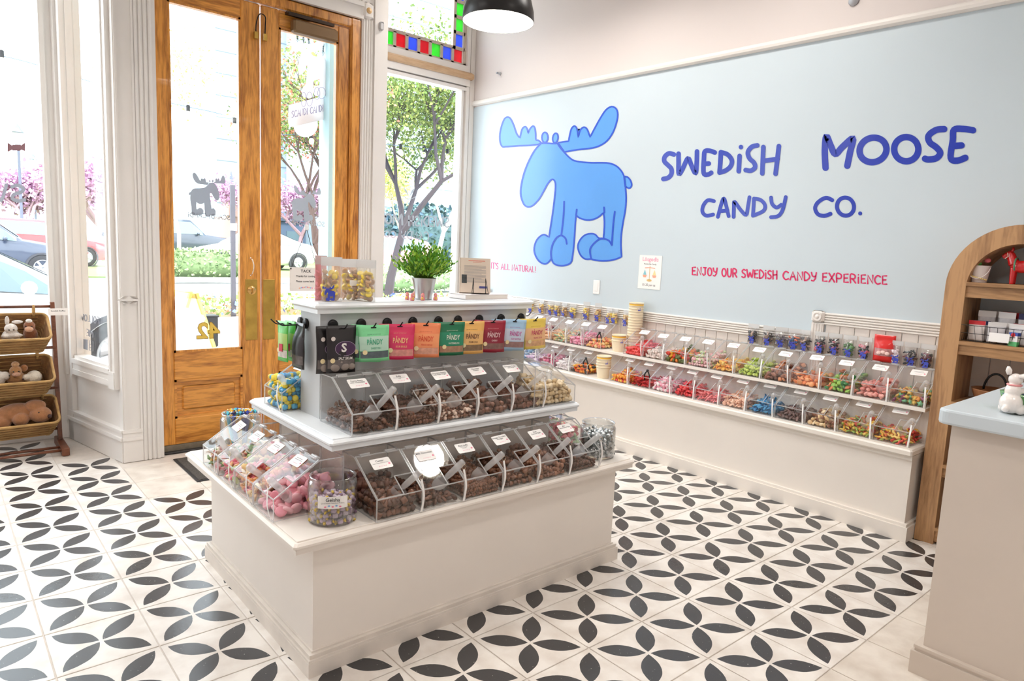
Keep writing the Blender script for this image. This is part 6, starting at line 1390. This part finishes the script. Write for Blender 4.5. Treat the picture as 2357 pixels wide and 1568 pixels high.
# ================================================================== OUTSIDE
GZ = -.5
def gp(px, py, z=GZ): return on_z(px, py, z)
def gm(px, py): return gp(px, py) * T
mb = MB(); mb.box(-60, 11.32 * T, GZ * T - .3, 90, 44 * T, GZ * T); struct('sidewalk', mb, mat('concrete', (196, 192, 188), .9, var=.12, scale=1.2), 'pale concrete sidewalk outside the shop')
mb = MB(); mb.box(-60, 44 * T, GZ * T - .35, 120, 92 * T, GZ * T - .06); struct('road', mb, mat('asphalt', (176, 176, 178), .9, var=.1, scale=2), 'pale sunlit asphalt street')
mb = MB(); mb.box(-80, 92 * T, GZ * T - .3, 160, 420 * T, GZ * T); struct('ground_park', mb, mat('park_grass', (132, 150, 92), .95, var=.3, scale=.6), 'grassy park strip across the street')
def leafmat(n, c): return mat(n, c, .7)
def tree(loc, h, label, seed, leaf=None, bark=(92, 80, 76), spread=.45, leafn=5000, ls=.10, r0=.13, fork=.4, lean=(0, 0), depth=4, name='tree', blossom=1.0):
    rr = random.Random(seed); t = thing(name, label, 'tree', loc); mb = MB(); tips = []
    def grow(p, d, L, r, k):
        q = p + d * L * .5 + Vector((rr.uniform(-1, 1), rr.uniform(-1, 1), 0)) * L * .05; e = q + (d + Vector((rr.uniform(-.2, .2), rr.uniform(-.2, .2), .05))).normalized() * L * .5
        mb.tube([p, q, e], [r, r * .85, r * .66], 6)
        if k <= 1: tips.append((q, e))
        if k == 0: return
        for i in range(3 if k > 1 else 2):
            a = rr.uniform(0, 2 * PI); n = (d + Vector((math.cos(a), math.sin(a), rr.uniform(-.1, .35))) * rr.uniform(spread * .8, spread * 1.5)).normalized()
            grow(e, n, L * rr.uniform(.58, .8), r * .6, k - 1)
    grow(Vector((0, 0, -.1)), Vector((lean[0], lean[1], 1)).normalized(), h * fork, r0, depth)
    mb.build('trunk', mat('bark_%02x%02x%02x' % bark, bark, .9), t)
    if leaf:
        lv = MB()
        for i in range(leafn):
            a, b = rr.choice(tips); c = a.lerp(b, rr.uniform(.0, 1.15)) + Vector([rr.gauss(0, h * .05) for _ in range(3)])
            u = Vector([rr.gauss(0, 1) for _ in range(3)]).normalized(); w = u.cross(Vector([rr.gauss(0, 1) for _ in range(3)])).normalized(); s = ls * rr.uniform(.6, 1.2)
            lv.add([c - u * s * .5, c + w * s * .32, c + u * s * .5, c - w * s * .32], [(0, 1, 2, 3)], rr.randrange(len(leaf)))
        lv.build('foliage', [leafmat('leaf_%02x%02x%02x' % c, c) for c in leaf], t)['kind'] = 'stuff'
    return t
GREEN = [(104, 132, 58), (132, 150, 74), (154, 164, 90), (92, 112, 58)]; PINK = [(206, 164, 196), (210, 174, 202), (180, 134, 170)]; LIME = [(196, 206, 110), (214, 216, 130)]
def shrub(name, label, x0, x1, y0, y1, z0, z1, cols, n, seed, ls=.12, cat='hedge', flowers=None):
    rr = random.Random(seed); t = thing(name, label, cat, Vector(((x0 + x1) / 2, (y0 + y1) / 2, z0)) * T); lv = MB()
    hx, hy, hz = (x1 - x0) / 2 * T, (y1 - y0) / 2 * T, (z1 - z0) * T
    core = MB(); core.ball((0, 0, hz * .42), (hx * .93, hy * .9, hz * .46), 16, 8); core.build('core', leafmat('leafcore_%02x%02x%02x' % cols[0], cols[0]), t, True)
    for i in range(n):
        x = rr.uniform(-1, 1); y = rr.uniform(-1, 1); e = (1 - abs(x) ** 4) * (1 - abs(y) ** 4); z = e ** .4 * rr.uniform(.55, 1.0) * rr.choice((1, 1, rr.random())); c = Vector((x * hx, y * hy, z * hz))
        u = Vector([rr.gauss(0, 1) for _ in range(3)]).normalized(); w = u.cross(Vector([rr.gauss(0, 1) for _ in range(3)])).normalized(); s = ls * rr.uniform(.6, 1.2)
        lv.add([c - u * s * .5, c + w * s * .35, c + u * s * .5, c - w * s * .35], [(0, 1, 2, 3)], rr.randrange(len(cols)))
    lv.build('foliage', [leafmat('leaf_%02x%02x%02x' % c, c) for c in cols], t)['kind'] = 'stuff'
    return t
CARGLASS = mat('car_glass', (110, 130, 140), .08, .0); TYRE = mat('tyre', (48, 48, 52), .8); RIM = mat('wheel_rim', (196, 198, 202), .3, .7)
def car(loc, rz, rgb, label, kind='sedan', sc=1.0):
    t = thing({'pickup': 'pickup_truck', 'suv': 'car', 'sedan': 'car'}[kind], label, 'car', loc, rz); pm = mat('car_paint_%02x%02x%02x' % rgb, rgb, .22, .0, coat=.5)
    if kind == 'sedan': S = [(0, .3, .52, .56, .66, .55), (.08, .22, .62, .68, .80, .66), (.5, .2, .74, .80, .87, .72), (1.15, .2, .86, .93, .9, .76), (2.05, .2, .9, 1.42, .9, .60), (2.9, .2, .93, 1.46, .9, .60), (3.85, .2, .96, 1.10, .89, .68), (4.3, .24, .95, 1.02, .84, .66), (4.45, .34, .80, .84, .76, .6)]; win = (1.25, 3.75); wh = (.82, 3.62); wr = .325
    elif kind == 'suv': S = [(0, .34, .70, .74, .7, .6), (.08, .26, .86, .92, .84, .7), (.9, .24, 1.0, 1.06, .9, .76), (1.3, .24, 1.06, 1.12, .92, .78), (2.0, .24, 1.08, 1.68, .92, .66), (3.6, .24, 1.12, 1.70, .92, .64), (4.25, .26, 1.12, 1.52, .9, .62), (4.5, .3, 1.05, 1.14, .86, .68), (4.58, .4, .9, .95, .8, .62)]; win = (1.42, 4.2); wh = (.85, 3.65); wr = .36
    else: S = [(0, .4, .8, .85, .75, .66), (.1, .32, 1.0, 1.05, .9, .8), (1.2, .3, 1.12, 1.18, .95, .82), (1.6, .3, 1.16, 1.22, .95, .82), (2.2, .3, 1.18, 1.82, .95, .72), (3.2, .3, 1.18, 1.82, .95, .72), (3.45, .3, 1.18, 1.22, .95, .9), (5.2, .3, 1.16, 1.20, .95, .9), (5.3, .4, 1.1, 1.14, .93, .88)]; win = (1.75, 3.3); wh = (.95, 4.2); wr = .40
    L = S[-1][0] / 2; mb = MB(); sec = []
    for (x, zb, zl, zt, w, wt) in S:
        ring = [(-w * .86, zb), (-w, zb + .18), (-w * 1.01, (zb + zl) / 2 + .1), (-w, zl), (-wt, zt - .03), (-wt * .8, zt), (wt * .8, zt), (wt, zt - .03), (w, zl), (w * 1.01, (zb + zl) / 2 + .1), (w, zb + .18), (w * .86, zb)]
        sec.append([(x - L, y, z) for y, z in ring])
    n = 12; vs = [v for s in sec for v in s]; fs = []
    for i in range(len(sec) - 1):
        for k in range(n): l = (k + 1) % n; fs.append((i * n + k, (i + 1) * n + k, (i + 1) * n + l, i * n + l))
    fs += [tuple(range(n)), tuple(range((len(sec) - 1) * n, len(sec) * n))[::-1]]
    mb.add(vs, fs); mb.build('body', pm, t, True)
    def at(x):
        for a, b in zip(S, S[1:]):
            if a[0] <= x <= b[0]: q = (x - a[0]) / (b[0] - a[0]); return [a[i] + (b[i] - a[i]) * q for i in range(6)]
        return S[-1]
    for s in (-1, 1):
        xs = [win[0] + (win[1] - win[0]) * k / 10 for k in range(11)]; lo = []; hi = []
        for x in xs:
            _, zb, zl, zt, w, wt = at(x); f_ = lambda q: (x - L, s * (w + (wt - w) * q + .012), zl + (zt - .03 - zl) * q); lo.append(f_(.06)); hi.append(f_(.88) if zt - zl > .14 else f_(.1))
        for a, b in ((0, 5), (5, 10)):
            m2 = MB(); g = .12
            lo2 = lo[a:b + 1]; hi2 = hi[a:b + 1]
            m2.add(lo2 + hi2, [(i, i + 1, len(lo2) + i + 1, len(lo2) + i) for i in range(len(lo2) - 1)]); m2.build('side_window', CARGLASS, t)
    for a, b in (((1.62 if kind == 'pickup' else S[3][0] + .08), S[4][0] - .06), (S[5][0] + .08, S[6][0] - .05)):
        pa, pb = at(a), at(b); m2 = MB(); m2.quad((a - L, -pa[5] * .86, pa[3] + .015), (a - L, pa[5] * .86, pa[3] + .015), (b - L, pb[5] * .86, pb[3] + .012), (b - L, -pb[5] * .86, pb[3] + .012)); m2.build('windscreen', CARGLASS, t)
    for x in wh:
        for s in (-1, 1):
            m2 = MB(); M_ = Matrix.Translation((x - L, s * (S[3][4] - .19), wr)) @ Matrix.Rotation(-s * PI / 2, 4, 'X'); m2.lathe([(wr * .62, 0), (wr, .0), (wr, .17), (wr * .94, .205), (wr * .62, .21)], 28, M=M_, cap=False); w_ = m2.build('wheel', TYRE, t, True)
            m2 = MB(); m2.lathe([(wr * .62, .195), (wr * .56, .20), (wr * .5, .16), (0, .17)], 20, M=M_, cap=False)
            for k in range(5): a = 2 * PI * k / 5; m2.box(-.03, 0, .165, .03, wr * .58, .205, M=M_ @ Matrix.Rotation(a, 4, 'Z'))
            m2.build('rim', RIM, w_)
            m2 = MB(); m2.lathe([(wr + .05, .10), (wr + .05, .212), (wr + .0, .212)], 24, M=M_, cap=False); m2.build('arch_gap', mat('arch_dark', (70, 70, 76), .9), t)
    for s in (-1, 1):
        m2 = MB(); z = S[1][2] - .02; m2.ball((.16 - L, s * S[1][4] * .80, z), (.16, .14, .07), 10, 6); m2.build('headlight', mat('headlight', (150, 170, 184), .1), t, True)
        m2 = MB(); m2.ball((S[-2][0] - L - .03, s * S[-2][4] * .84, S[-2][2] - .06), (.09, .10, .10), 10, 6); m2.build('tail_light', mat('tail_light', (226, 90, 80), .2), t, True)
        m2 = MB(); x = win[0] + .25; m2.ball((x - L, s * (at(x)[4] + .09), at(x)[2] + .06), (.06, .10, .06), 8, 6); m2.build('wing_mirror', pm, t, True)
    if kind == 'pickup': m2 = MB(); m2.box(3.5 - L, -.84, 1.0, 5.2 - L, .84, 1.235); m2.build('bed_cover', mat('bed_black', (60, 62, 68), .5), t)
    t.scale = (sc, sc, sc)
    return t
# cars: nose direction is -x in the car's own frame
def along(px0, py0, px1, py1): a, b = gp(px0, py0), gp(px1, py1); return a, b
a = gp(505, 619); b = gp(655, 621); d = (b - a); c = (a + b) / 2
car(Vector((c.x, c.y, GZ)) * T, math.atan2(d.y, d.x), (244, 244, 246), 'white sedan parked across the street behind the doors', 'sedan', 1.45)
c = gp(425, 606); car(Vector((c.x, c.y + 8, GZ)) * T, math.atan2(d.y, d.x) + PI, (70, 76, 88), 'dark pickup truck parked beyond the hedge', 'pickup', 1.5)
c = gp(868, 640); car(Vector((c.x, c.y, GZ)) * T, math.atan2(-.62, .78) , (236, 150, 156), 'pinkish red car parked beyond the right shop window', 'suv', 1.25)
LC = Vector((-4.6, 24.5, GZ)); car(LC * T, PI + .0, (240, 243, 246), 'white car parked close outside the left shop window', 'sedan', 1.12)
c = gp(10, 640); car(Vector((c.x - 2.0, c.y, GZ)) * T, PI - .1, (66, 74, 92), 'dark blue car parked behind the near white car', 'suv', 1.15)
c = gp(70, 610); car(Vector((c.x + .5, c.y, GZ)) * T, PI + .2, (206, 60, 66), 'red car behind the dark blue one at the left', 'suv', 1.25)
# planter bed in front of the street with low stone wall
p0, p1 = gp(470, 792), gp(720, 790)
mb = MB(); x0, y0 = 3.2, p0.y
pw = thing('planter_bed', 'low stone planter bed with spring flowers on the sidewalk', 'planter', Vector((x0 + 10, y0 + 2.5, GZ)) * T)
mb.box(-10 * T, -2.5 * T, 0, 14 * T, -2.1 * T, 1.28 * T); mb.box(-10 * T, -2.5 * T, 0, -9.6 * T, 3 * T, 1.28 * T); mb.build('stone_wall', mat('planter_stone', (196, 186, 180), .9, var=.15, scale=8), pw)
mb = MB(); mb.box(-9.7 * T, -2.2 * T, 0, 14 * T, 3 * T, 1.15 * T); mb.build('soil', mat('soil', (150, 128, 100), .95, var=.3, scale=6), pw)
rr = random.Random(4); lv = MB()
for i in range(2600):
    c = Vector((rr.uniform(-9.4, 13.5) * T, rr.uniform(-1.9, 2.8) * T, 1.15 * T + rr.uniform(0, .30))); u = Vector([rr.gauss(0, 1) for _ in range(3)]).normalized(); w = u.cross(Vector([rr.gauss(0, 1) for _ in range(3)])).normalized(); s = .09 * rr.uniform(.5, 1.2)
    lv.add([c - u * s * .5, c + w * s * .35, c + u * s * .5, c - w * s * .35], [(0, 1, 2, 3)], rr.choice((0, 0, 0, 1, 2, 3, 4)))
lv.build('flowers', [leafmat('pl%d' % i, c) for i, c in enumerate(((130, 164, 84), (160, 186, 104), (240, 214, 130), (232, 150, 120), (120, 140, 214)))], pw)['kind'] = 'stuff'
# hedges
q = gp(462, 648); shrub('hedge', 'rounded green hedge on the median seen through the left door', q.x - 6.5, q.x + 7.5, q.y, q.y + 6, GZ, 4.0 - .55, [(108, 130, 84), (134, 156, 104), (160, 176, 128)], 2600, 5, .16)
mb = MB(); tbox(mb, q.x - 9, q.y - 1.5, GZ, q.x + 11, q.y - .6, GZ + .55); struct('kerb_median', mb, mat('kerb_stone', (206, 200, 194), .9), 'pale stone kerb of the median')
q = gp(960, 672); shrub('hedge', 'long pale green hedge seen through the right shop window', q.x - 10, q.x + 10, q.y, q.y + 5, GZ, 2.6, [(140, 168, 116), (166, 188, 140), (184, 200, 160)], 2600, 6, .16)
# trees
def tr(px, py, *a, **k): c = gp(px, py); return tree(Vector((c.x, c.y, GZ)) * T, *a, **k)
_c = on_y(890, 560, 40); tree(tt(_c.x, 40, GZ), 6.2, 'leaning dark-trunked street tree with fresh green leaves outside the right window', 21, GREEN, (74, 66, 70), .62, 18000, .09, .12, .33, (.22, .0), 5)
_c = on_y(775, 560, 38); tree(tt(_c.x, 38, GZ), 4.4, 'leafy green street tree behind the right door leaf', 22, GREEN + [(206, 120, 100)], (84, 66, 60), .5, 9000, .075, .08, .40, (-.22, 0), 5)
tr(1005, 640, 7.5, 'pale bare-stemmed ornamental tree beyond the red car', 23, [(226, 222, 180)], (226, 220, 214), .55, 700, .10, .16, .35, (0, 0), 4)
tr(932, 640, 6.0, 'small lime-leaved tree beyond the red car', 24, LIME, (170, 160, 140), .4, 2600, .16, .10, .4, (0, 0), 3)
tr(690, 606, 8.0, 'pink blossoming tree seen through the right door leaf', 25, PINK, (150, 120, 130), .75, 7000, .24, .24, .28, (0, 0), 4)
tr(735, 604, 8.5, 'second pink blossoming tree near the blue pier', 26, PINK, (150, 120, 130), .75, 7000, .24, .24, .28, (0, 0), 4)
tr(548, 600, 8.5, 'pink blossoming tree behind the black post', 27, PINK, (150, 120, 130), .7, 5000, .26, .22, .28, (0, 0), 4)
tr(70, 590, 8.0, 'pink blossoming tree beyond the parked cars at the left', 28, PINK, (170, 140, 150), .7, 6000, .3, .22, .26, (0, 0), 4)
tr(225, 600, 8.0, 'pink blossoming tree seen through the narrow angled pane', 29, PINK, (170, 140, 150), .7, 4000, .3, .22, .26, (0, 0), 4)
tr(412, 640, 8.0, 'thin young tree with pale yellow leaves beside the hedge', 30, LIME, (190, 176, 160), .35, 900, .14, .09, .45, (0, 0), 3)
tree(tt(-6.2, 62, GZ), 13, 'large pale bare tree outside the left shop window', 31, [(214, 220, 200)], (190, 196, 200), .55, 300, .12, .42, .34, (.12, 0), 5)
# street furniture
def lamp_post(px, py, h, label):
    c = gp(px, py); t = thing('street_lamp', label, 'street lamp', Vector((c.x, c.y, GZ)) * T); m = mat('lamp_iron', (104, 112, 132), .6)
    mb = MB(); mb.lathe([(.16, 0), (.14, .3), (.07, .5), (.055, h - .9), (.09, h - .85)], 12); mb.build('post', m, t, True)
    mb = MB(); mb.lathe([(.10, h - .85), (.24, h - .25), (.20, h - .2)], 6, cap=False); mb.build('lantern', clear('lantern_glass', (.8, .86, .9), .3), t)
    mb = MB(); mb.lathe([(.27, h - .22), (.12, h - .02), (.03, h + .16), (0, h + .2)], 6); mb.build('cap', m, t)
lamp_post(55, 606, 6.4, 'iron street lamp nearest in the left window'); lamp_post(86, 585, 6.6, 'farther iron street lamp in the left window')
c = gp(538, 782); ps_ = thing('sign_post', 'dark perforated metal post on the sidewalk outside the door', 'post', Vector((c.x, c.y, GZ)) * T)
mb = MB(); mb.box(-.032, -.032, 0, .032, .032, 2.42, cut=.004); mb.build('post', mat('post_iron', (82, 78, 86), .6, var=.2, scale=5), ps_)
mb = MB(); mb.box(-.05, -.04, 1.72, .05, -.033, 1.83); mb.build('sticker', CARD, ps_)
c = gp(440, 815); af = thing('sandwich_board', 'yellow-edged folding sandwich board on the sidewalk', 'sign', Vector((c.x - .55, c.y - 1, GZ)) * T, .15); af.scale = (.86, .86, .86)
YEL = mat('board_yellow', (222, 190, 96), .5); WHB = mat('board_white', (246, 246, 244), .5)
for s in (-1, 1):
    mb = MB(); Mx = Matrix.Translation((s * .05, 0, 1.0)) @ Matrix.Rotation(-s * .30, 4, 'Y')
    mb.box(-.012, -.36, -1.02, .012, .36, .0, 0, M=Mx, cut=.004); bd_ = mb.build('panel', WHB, af)
    mb = MB(); mb.box(-.02, -.37, -1.03, .02, -.31, .02, M=Mx); mb.box(-.02, .31, -1.03, .02, .37, .02, M=Mx); mb.box(-.02, -.37, -.06, .02, .37, .02, M=Mx); mb.build('edge', YEL, bd_)
mb = MB(); mb.box(-.06, -.2, .99, .06, .2, 1.04, cut=.006); mb.build('top_handle', YEL, af)
c = gp(470, 770); bk_ = thing('utility_box', 'small black box standing in front of the planter', 'box', Vector((on_y(474, 735, p0.y - .9).x, p0.y - .9, GZ)) * T); mb = MB(); mb.box(-.14, -.12, 0, .14, .12, .46, cut=.02); mb.build('case', DARK, bk_); mb = MB(); mb.box(-.15, -.13, .44, .15, .13, .47, cut=.006); mb.build('lid', DARK, bk_)
# buildings
def building(px0, px1, y, ztop, m, label, lines=0, name='building', depth=40):
    a, b = on_y(px0, 500, y), on_y(px1, 500, y); t = thing(name, label, 'building', Vector((a.x, y, GZ)) * T); w = (b.x - a.x) * T; h = (ztop - GZ) * T
    mb = MB(); mb.box(0, 0, 0, w, depth * T, h); mb.build('wall', m, t)
    for k in range(lines): mb = MB(); z = h * (k + .5) / lines; mb.box(-.05, -.06, z, w + .05, 0, z + .07); mb.build('siding_course', mat('siding_grey', (140, 152, 166), .8), t)  # darker blue-grey courses across the pale front
    return t
building(500, 760, 230, 108, mat('siding_white', (176, 186, 198), .9), 'tall pale building with horizontal courses behind the trees', 16)
building(790, 1075, 175, 120, mat('siding_white2', (168, 184, 200), .9), 'pale blue-grey building behind the right shop window', 18)
ch = building(530, 566, 190, 11, mat('hazy_church_brick', (176, 146, 140), .9), 'brown brick church with pointed spires behind the pink tree', 0, depth=14)  # brick colour lightened to carry the distance haze
for k, (x, w, h) in enumerate(((-.2, .7, 3.6), (.9, 1.1, 6.6), (2.6, .7, 3.4))):
    mb = MB(); zb = 11.5 * T; mb.box(x, -.3, zb, x + w, w, zb + h * .45); mb.build('tower', MATS['hazy_church_brick'], ch)
    mb = MB(); mb.lathe([(w * .72, zb + h * .45), (.05, zb + h), (0, zb + h + .2)], 4, M=Matrix.Translation((x + w / 2, w / 2 - .2, 0)) @ Matrix.Rotation(PI / 4, 4, 'Z')); mb.build('spire', mat('spire_slate', (104, 110, 126), .8), ch)
dk = building(640, 720, 200, 11, mat('dark_house', (96, 112, 136), .9), 'low dark blue house behind the pink blossom', 0, depth=20); mb = MB(); mb.box(.8, -.1, .4, 2.2, 0, 2.6); mb.build('window', CARGLASS, dk); mb = MB(); mb.prism([(-.4, -.3, 11.5 * T), (9, -.3, 11.5 * T), (4.3, -.3, 18 * T)], (0, 20 * T, 0)); mb.build('roof', mat('dark_roof', (88, 96, 116), .9), dk)
building(1085, 860, 150, 13, mat('dark_hedgewall', (100, 126, 140), .9), 'dark blue-green wall behind the bare ornamental tree', 0, depth=10) if False else None
a_ = on_y(880, 560, 140); b_ = on_y(1075, 560, 140); shrub('hedge', 'dark blue-green shrubbery behind the bare ornamental tree', a_.x, b_.x + 8, 140, 150, GZ, 16, [(66, 92, 96), (84, 112, 110), (74, 100, 120)], 2600, 9, .5)
# pale blue exterior pier beside the doors
mb = MB(); tbox(mb, 4.02, 12.9, GZ, 4.34, 13.5, CEIL); struct('exterior_pier', mb, mat('pier_blue', (176, 214, 226), .6), 'pale turquoise outside pier right of the doors')
mb = MB(); tbox(mb, 4.34, 12.85, GZ, 4.50, 13.5, CEIL); struct('exterior_pier_trim', mb, PAINT, 'white trim beside the turquoise pier')
# hanging shop sign outside the right door leaf
hsn = thing('hanging_shop_sign', 'white cut-out moose shop sign hanging outside the right door leaf', 'sign', on_y(705, 215, 13.2) * T)
OH = Matrix.Translation(-hsn.location); g6 = lambda dy: (lambda x, y, l: tuple(on_y(630 + x / 5.059, 50 + y / 5.059, 13.2) * T + Vector((0, -l, 0))))
def slab(q, m, nm, dy0, dy1):
    mb = MB(); f0 = g6(0); pts = [f0(x, y, dy0) for x, y in q]; b2 = MB(); fillpoly(b2, q, f0, 0, dy0); mb.add(b2.v, b2.f); b3 = MB(); fillpoly(b3, q, f0, 0, dy1); mb.add(b3.v, b3.f)
    n = len(q); mb.add([f0(x, y, dy0) for x, y in q] + [f0(x, y, dy1) for x, y in q], [(i, (i + 1) % n, n + (i + 1) % n, n + i) for i in range(n)]); return mb.build(nm, m, hsn, M=OH)
SIGNW = clear('sign_white', (0, 0, 0), 1.0, .02, .1, .3, bodycol=(.93, .93, .96)); SIGNE = mat('sign_lilac', (150, 152, 196), .5)
def mo2(q): return [(300 + (x - 440) * .36 + 10, 250 + (y - 390) * .545 + 60) for x, y in q]
slab(sharpline(mo2(MO_BODY), set(), 1), SIGNW, 'moose_board', 0, .018); slab(mo2(MO_AL), SIGNW, 'antler', -.002, .016); slab(mo2(MO_AR), SIGNW, 'antler', .002, .02)
slab([(190, 965), (600, 860), (622, 880), (615, 1130), (535, 1150), (260, 1215), (205, 1225), (188, 1180)], SIGNW, 'name_board', -.03, -.012)
slab(ell(398, 1195, 138, 145, 26), SIGNW, 'round_board', -.05, -.034)
for q in (ell(335, 910, 30, 85, 20), ell(403, 905, 36, 82, 20), ell(490, 840, 34, 70, 20), ell(545, 835, 46, 66, 20)):
    mb = MB(); ribbon(mb, q, 5, g6(0), 0, .022, True); mb.build('hoof_line', SIGNE, hsn, M=OH)
mb = MB(); write(mb, 'SCANDI CANDI', ((215, 1115), (585, 1040), (215, 1040), (585, 965)), .1, g6(0), 0, -.010); mb.build('name_lettering', SIGNE, hsn, M=OH)
for (x0, y0, x1, y1) in ((272, 150, 272, 235), (340, 170, 345, 300), (392, 180, 412, 290), (578, 225, 568, 400)):
    mb = MB()
    for k in range(4):
        f0 = g6(0); pa = Vector(f0(x0 + (x1 - x0) * k / 4, y0 + (y1 - y0) * k / 4 - 40, .008)); pb = Vector(f0(x0 + (x1 - x0) * (k + 1.15) / 4, y0 + (y1 - y0) * (k + 1.15) / 4, .008)); md_ = (pa + pb) / 2; w_ = Vector((.009, 0, 0)) if k % 2 else Vector((0, .009, 0)); mb.tube([pa, md_ + w_, pb, md_ - w_], .0022, 5, closed=True)
    mb.build('chain', DARK, hsn, M=OH)
# string lights
def string(pts, bulbs, y, label):
    P = [on_y(px, py, y) * T for px, py in pts]; t = thing('string_lights', label, 'string lights', P[0]); mb = MB(); mb.tube([p - P[0] for p in smoothline(P, 4)], .008, 5); mb.build('cable', mat('cable_grey', (90, 110, 130), .6), t)
    for px, py in bulbs:
        c = on_y(px, py, y) * T - P[0]; mb = MB(); mb.lathe([(.035, .0), (.035, .11), (.02, .12), (0, .12)], 10, M=Matrix.Translation(c)); s_ = mb.build('socket', DARK, t)
        mb = MB(); mb.ball(c + Vector((0, 0, -.06)), (.055, .055, .07), 10, 7); mb.build('bulb', mat('bulb_glass', (252, 244, 214), .2), t, True)
string([(-40, 120), (60, 142), (195, 184), (300, 215), (433, 246), (490, 258), (560, 278), (620, 296), (690, 308)], [(4, 132), (433, 256), (540, 284)], 44, 'string lights strung across the left windows and door')
string([(650, 310), (717, 312), (800, 322), (922, 336), (975, 342), (1030, 346), (1090, 348)], [(717, 318), (922, 344), (975, 350), (1030, 354)], 40, 'string lights strung across the right shop window')
# ------------------------------------------------------------------ pendant lamps
SHADE = mat('black_enamel', (30, 29, 30), 0.35, .2, bump=.06, bscale=300)
def pendant(x, y, z, label, k=1.0):
    t = thing('pendant_lamp', label, 'lamp', tt(x, y, z), 0, 'black dome pendant lamps')
    mb = MB(); mb.lathe([(.178, 0), (.180, .004), (.176, .05), (.160, .11), (.128, .165), (.075, .20), (.03, .212), (.028, .24), (0, .245)], 40, cap=False); mb.build('shade', SHADE, t, smooth=True)
    mb = MB(); mb.lathe([(.176, .001), (.171, .05), (.155, .107), (.123, .160), (.07, .195), (0, .2)], 40, cap=False); mb.build('reflector', mat('white_enamel', (245, 243, 236), .5), t, smooth=True)
    mb = MB(); mb.lathe([(.150, .040), (.150, .043), (0, .043)], 32); mb.build('diffuser', glow('lit_diffuser', (255, 250, 236), 4.0), t)
    mb = MB(); mb.tube([(0, 0, .24), (0, 0, (CEIL - z) * T)], .004, 8); mb.build('cord', DARK, t)
    mb = MB(); mb.lathe([(.05, (CEIL - z) * T - .025), (.055, (CEIL - z) * T), (0, (CEIL - z) * T)], 20); mb.build('canopy', SHADE, t)
    ld = bpy.data.lights.new('pendant_bulb', 'AREA'); ld.shape = 'DISK'; ld.size = .30; ld.energy = LAMP_W * k; ld.color = (1, .955, .915); ld.spread = math.radians(165)
    l = bpy.data.objects.new('pendant_bulb', ld); COL.objects.link(l); l.parent = t; l.location = (0, 0, .036)
pendant(3.0, 4.6, 8.4, 'black dome pendant lamp hanging in front of the picture rail')
for x, y, z, k, w in ((-3.2, 4.6, 10.4, 1.0, 'over the open floor on the door side of the island'), (3.0, -1.8, 10.4, .8, 'over the aisle between island and sales counter'), (-3.2, -1.8, 10.4, 1.0, 'over the front corner of the island aisle'),
                      (6.4, 2.6, 11.6, 1.2, 'high over the nearer half of the wall counter'), (-6, 9.5, 10.4, .8, 'over the floor before the basket rack'), (6.6, -6, 11.6, .3, 'high over the sales counter'), (0, -6.5, 10.4, .9, 'over the back of the shop'),
                      (6.4, 6.6, 11.6, 1.5, 'added unseen high over the middle of the wall counter'), (6.3, 10.4, 11.6, 1.0, 'added unseen high beside the right shop window')):  # last two lamps are added out of view to brighten the wall
    pendant(x, y, z, 'black dome pendant lamp ' + w, k)
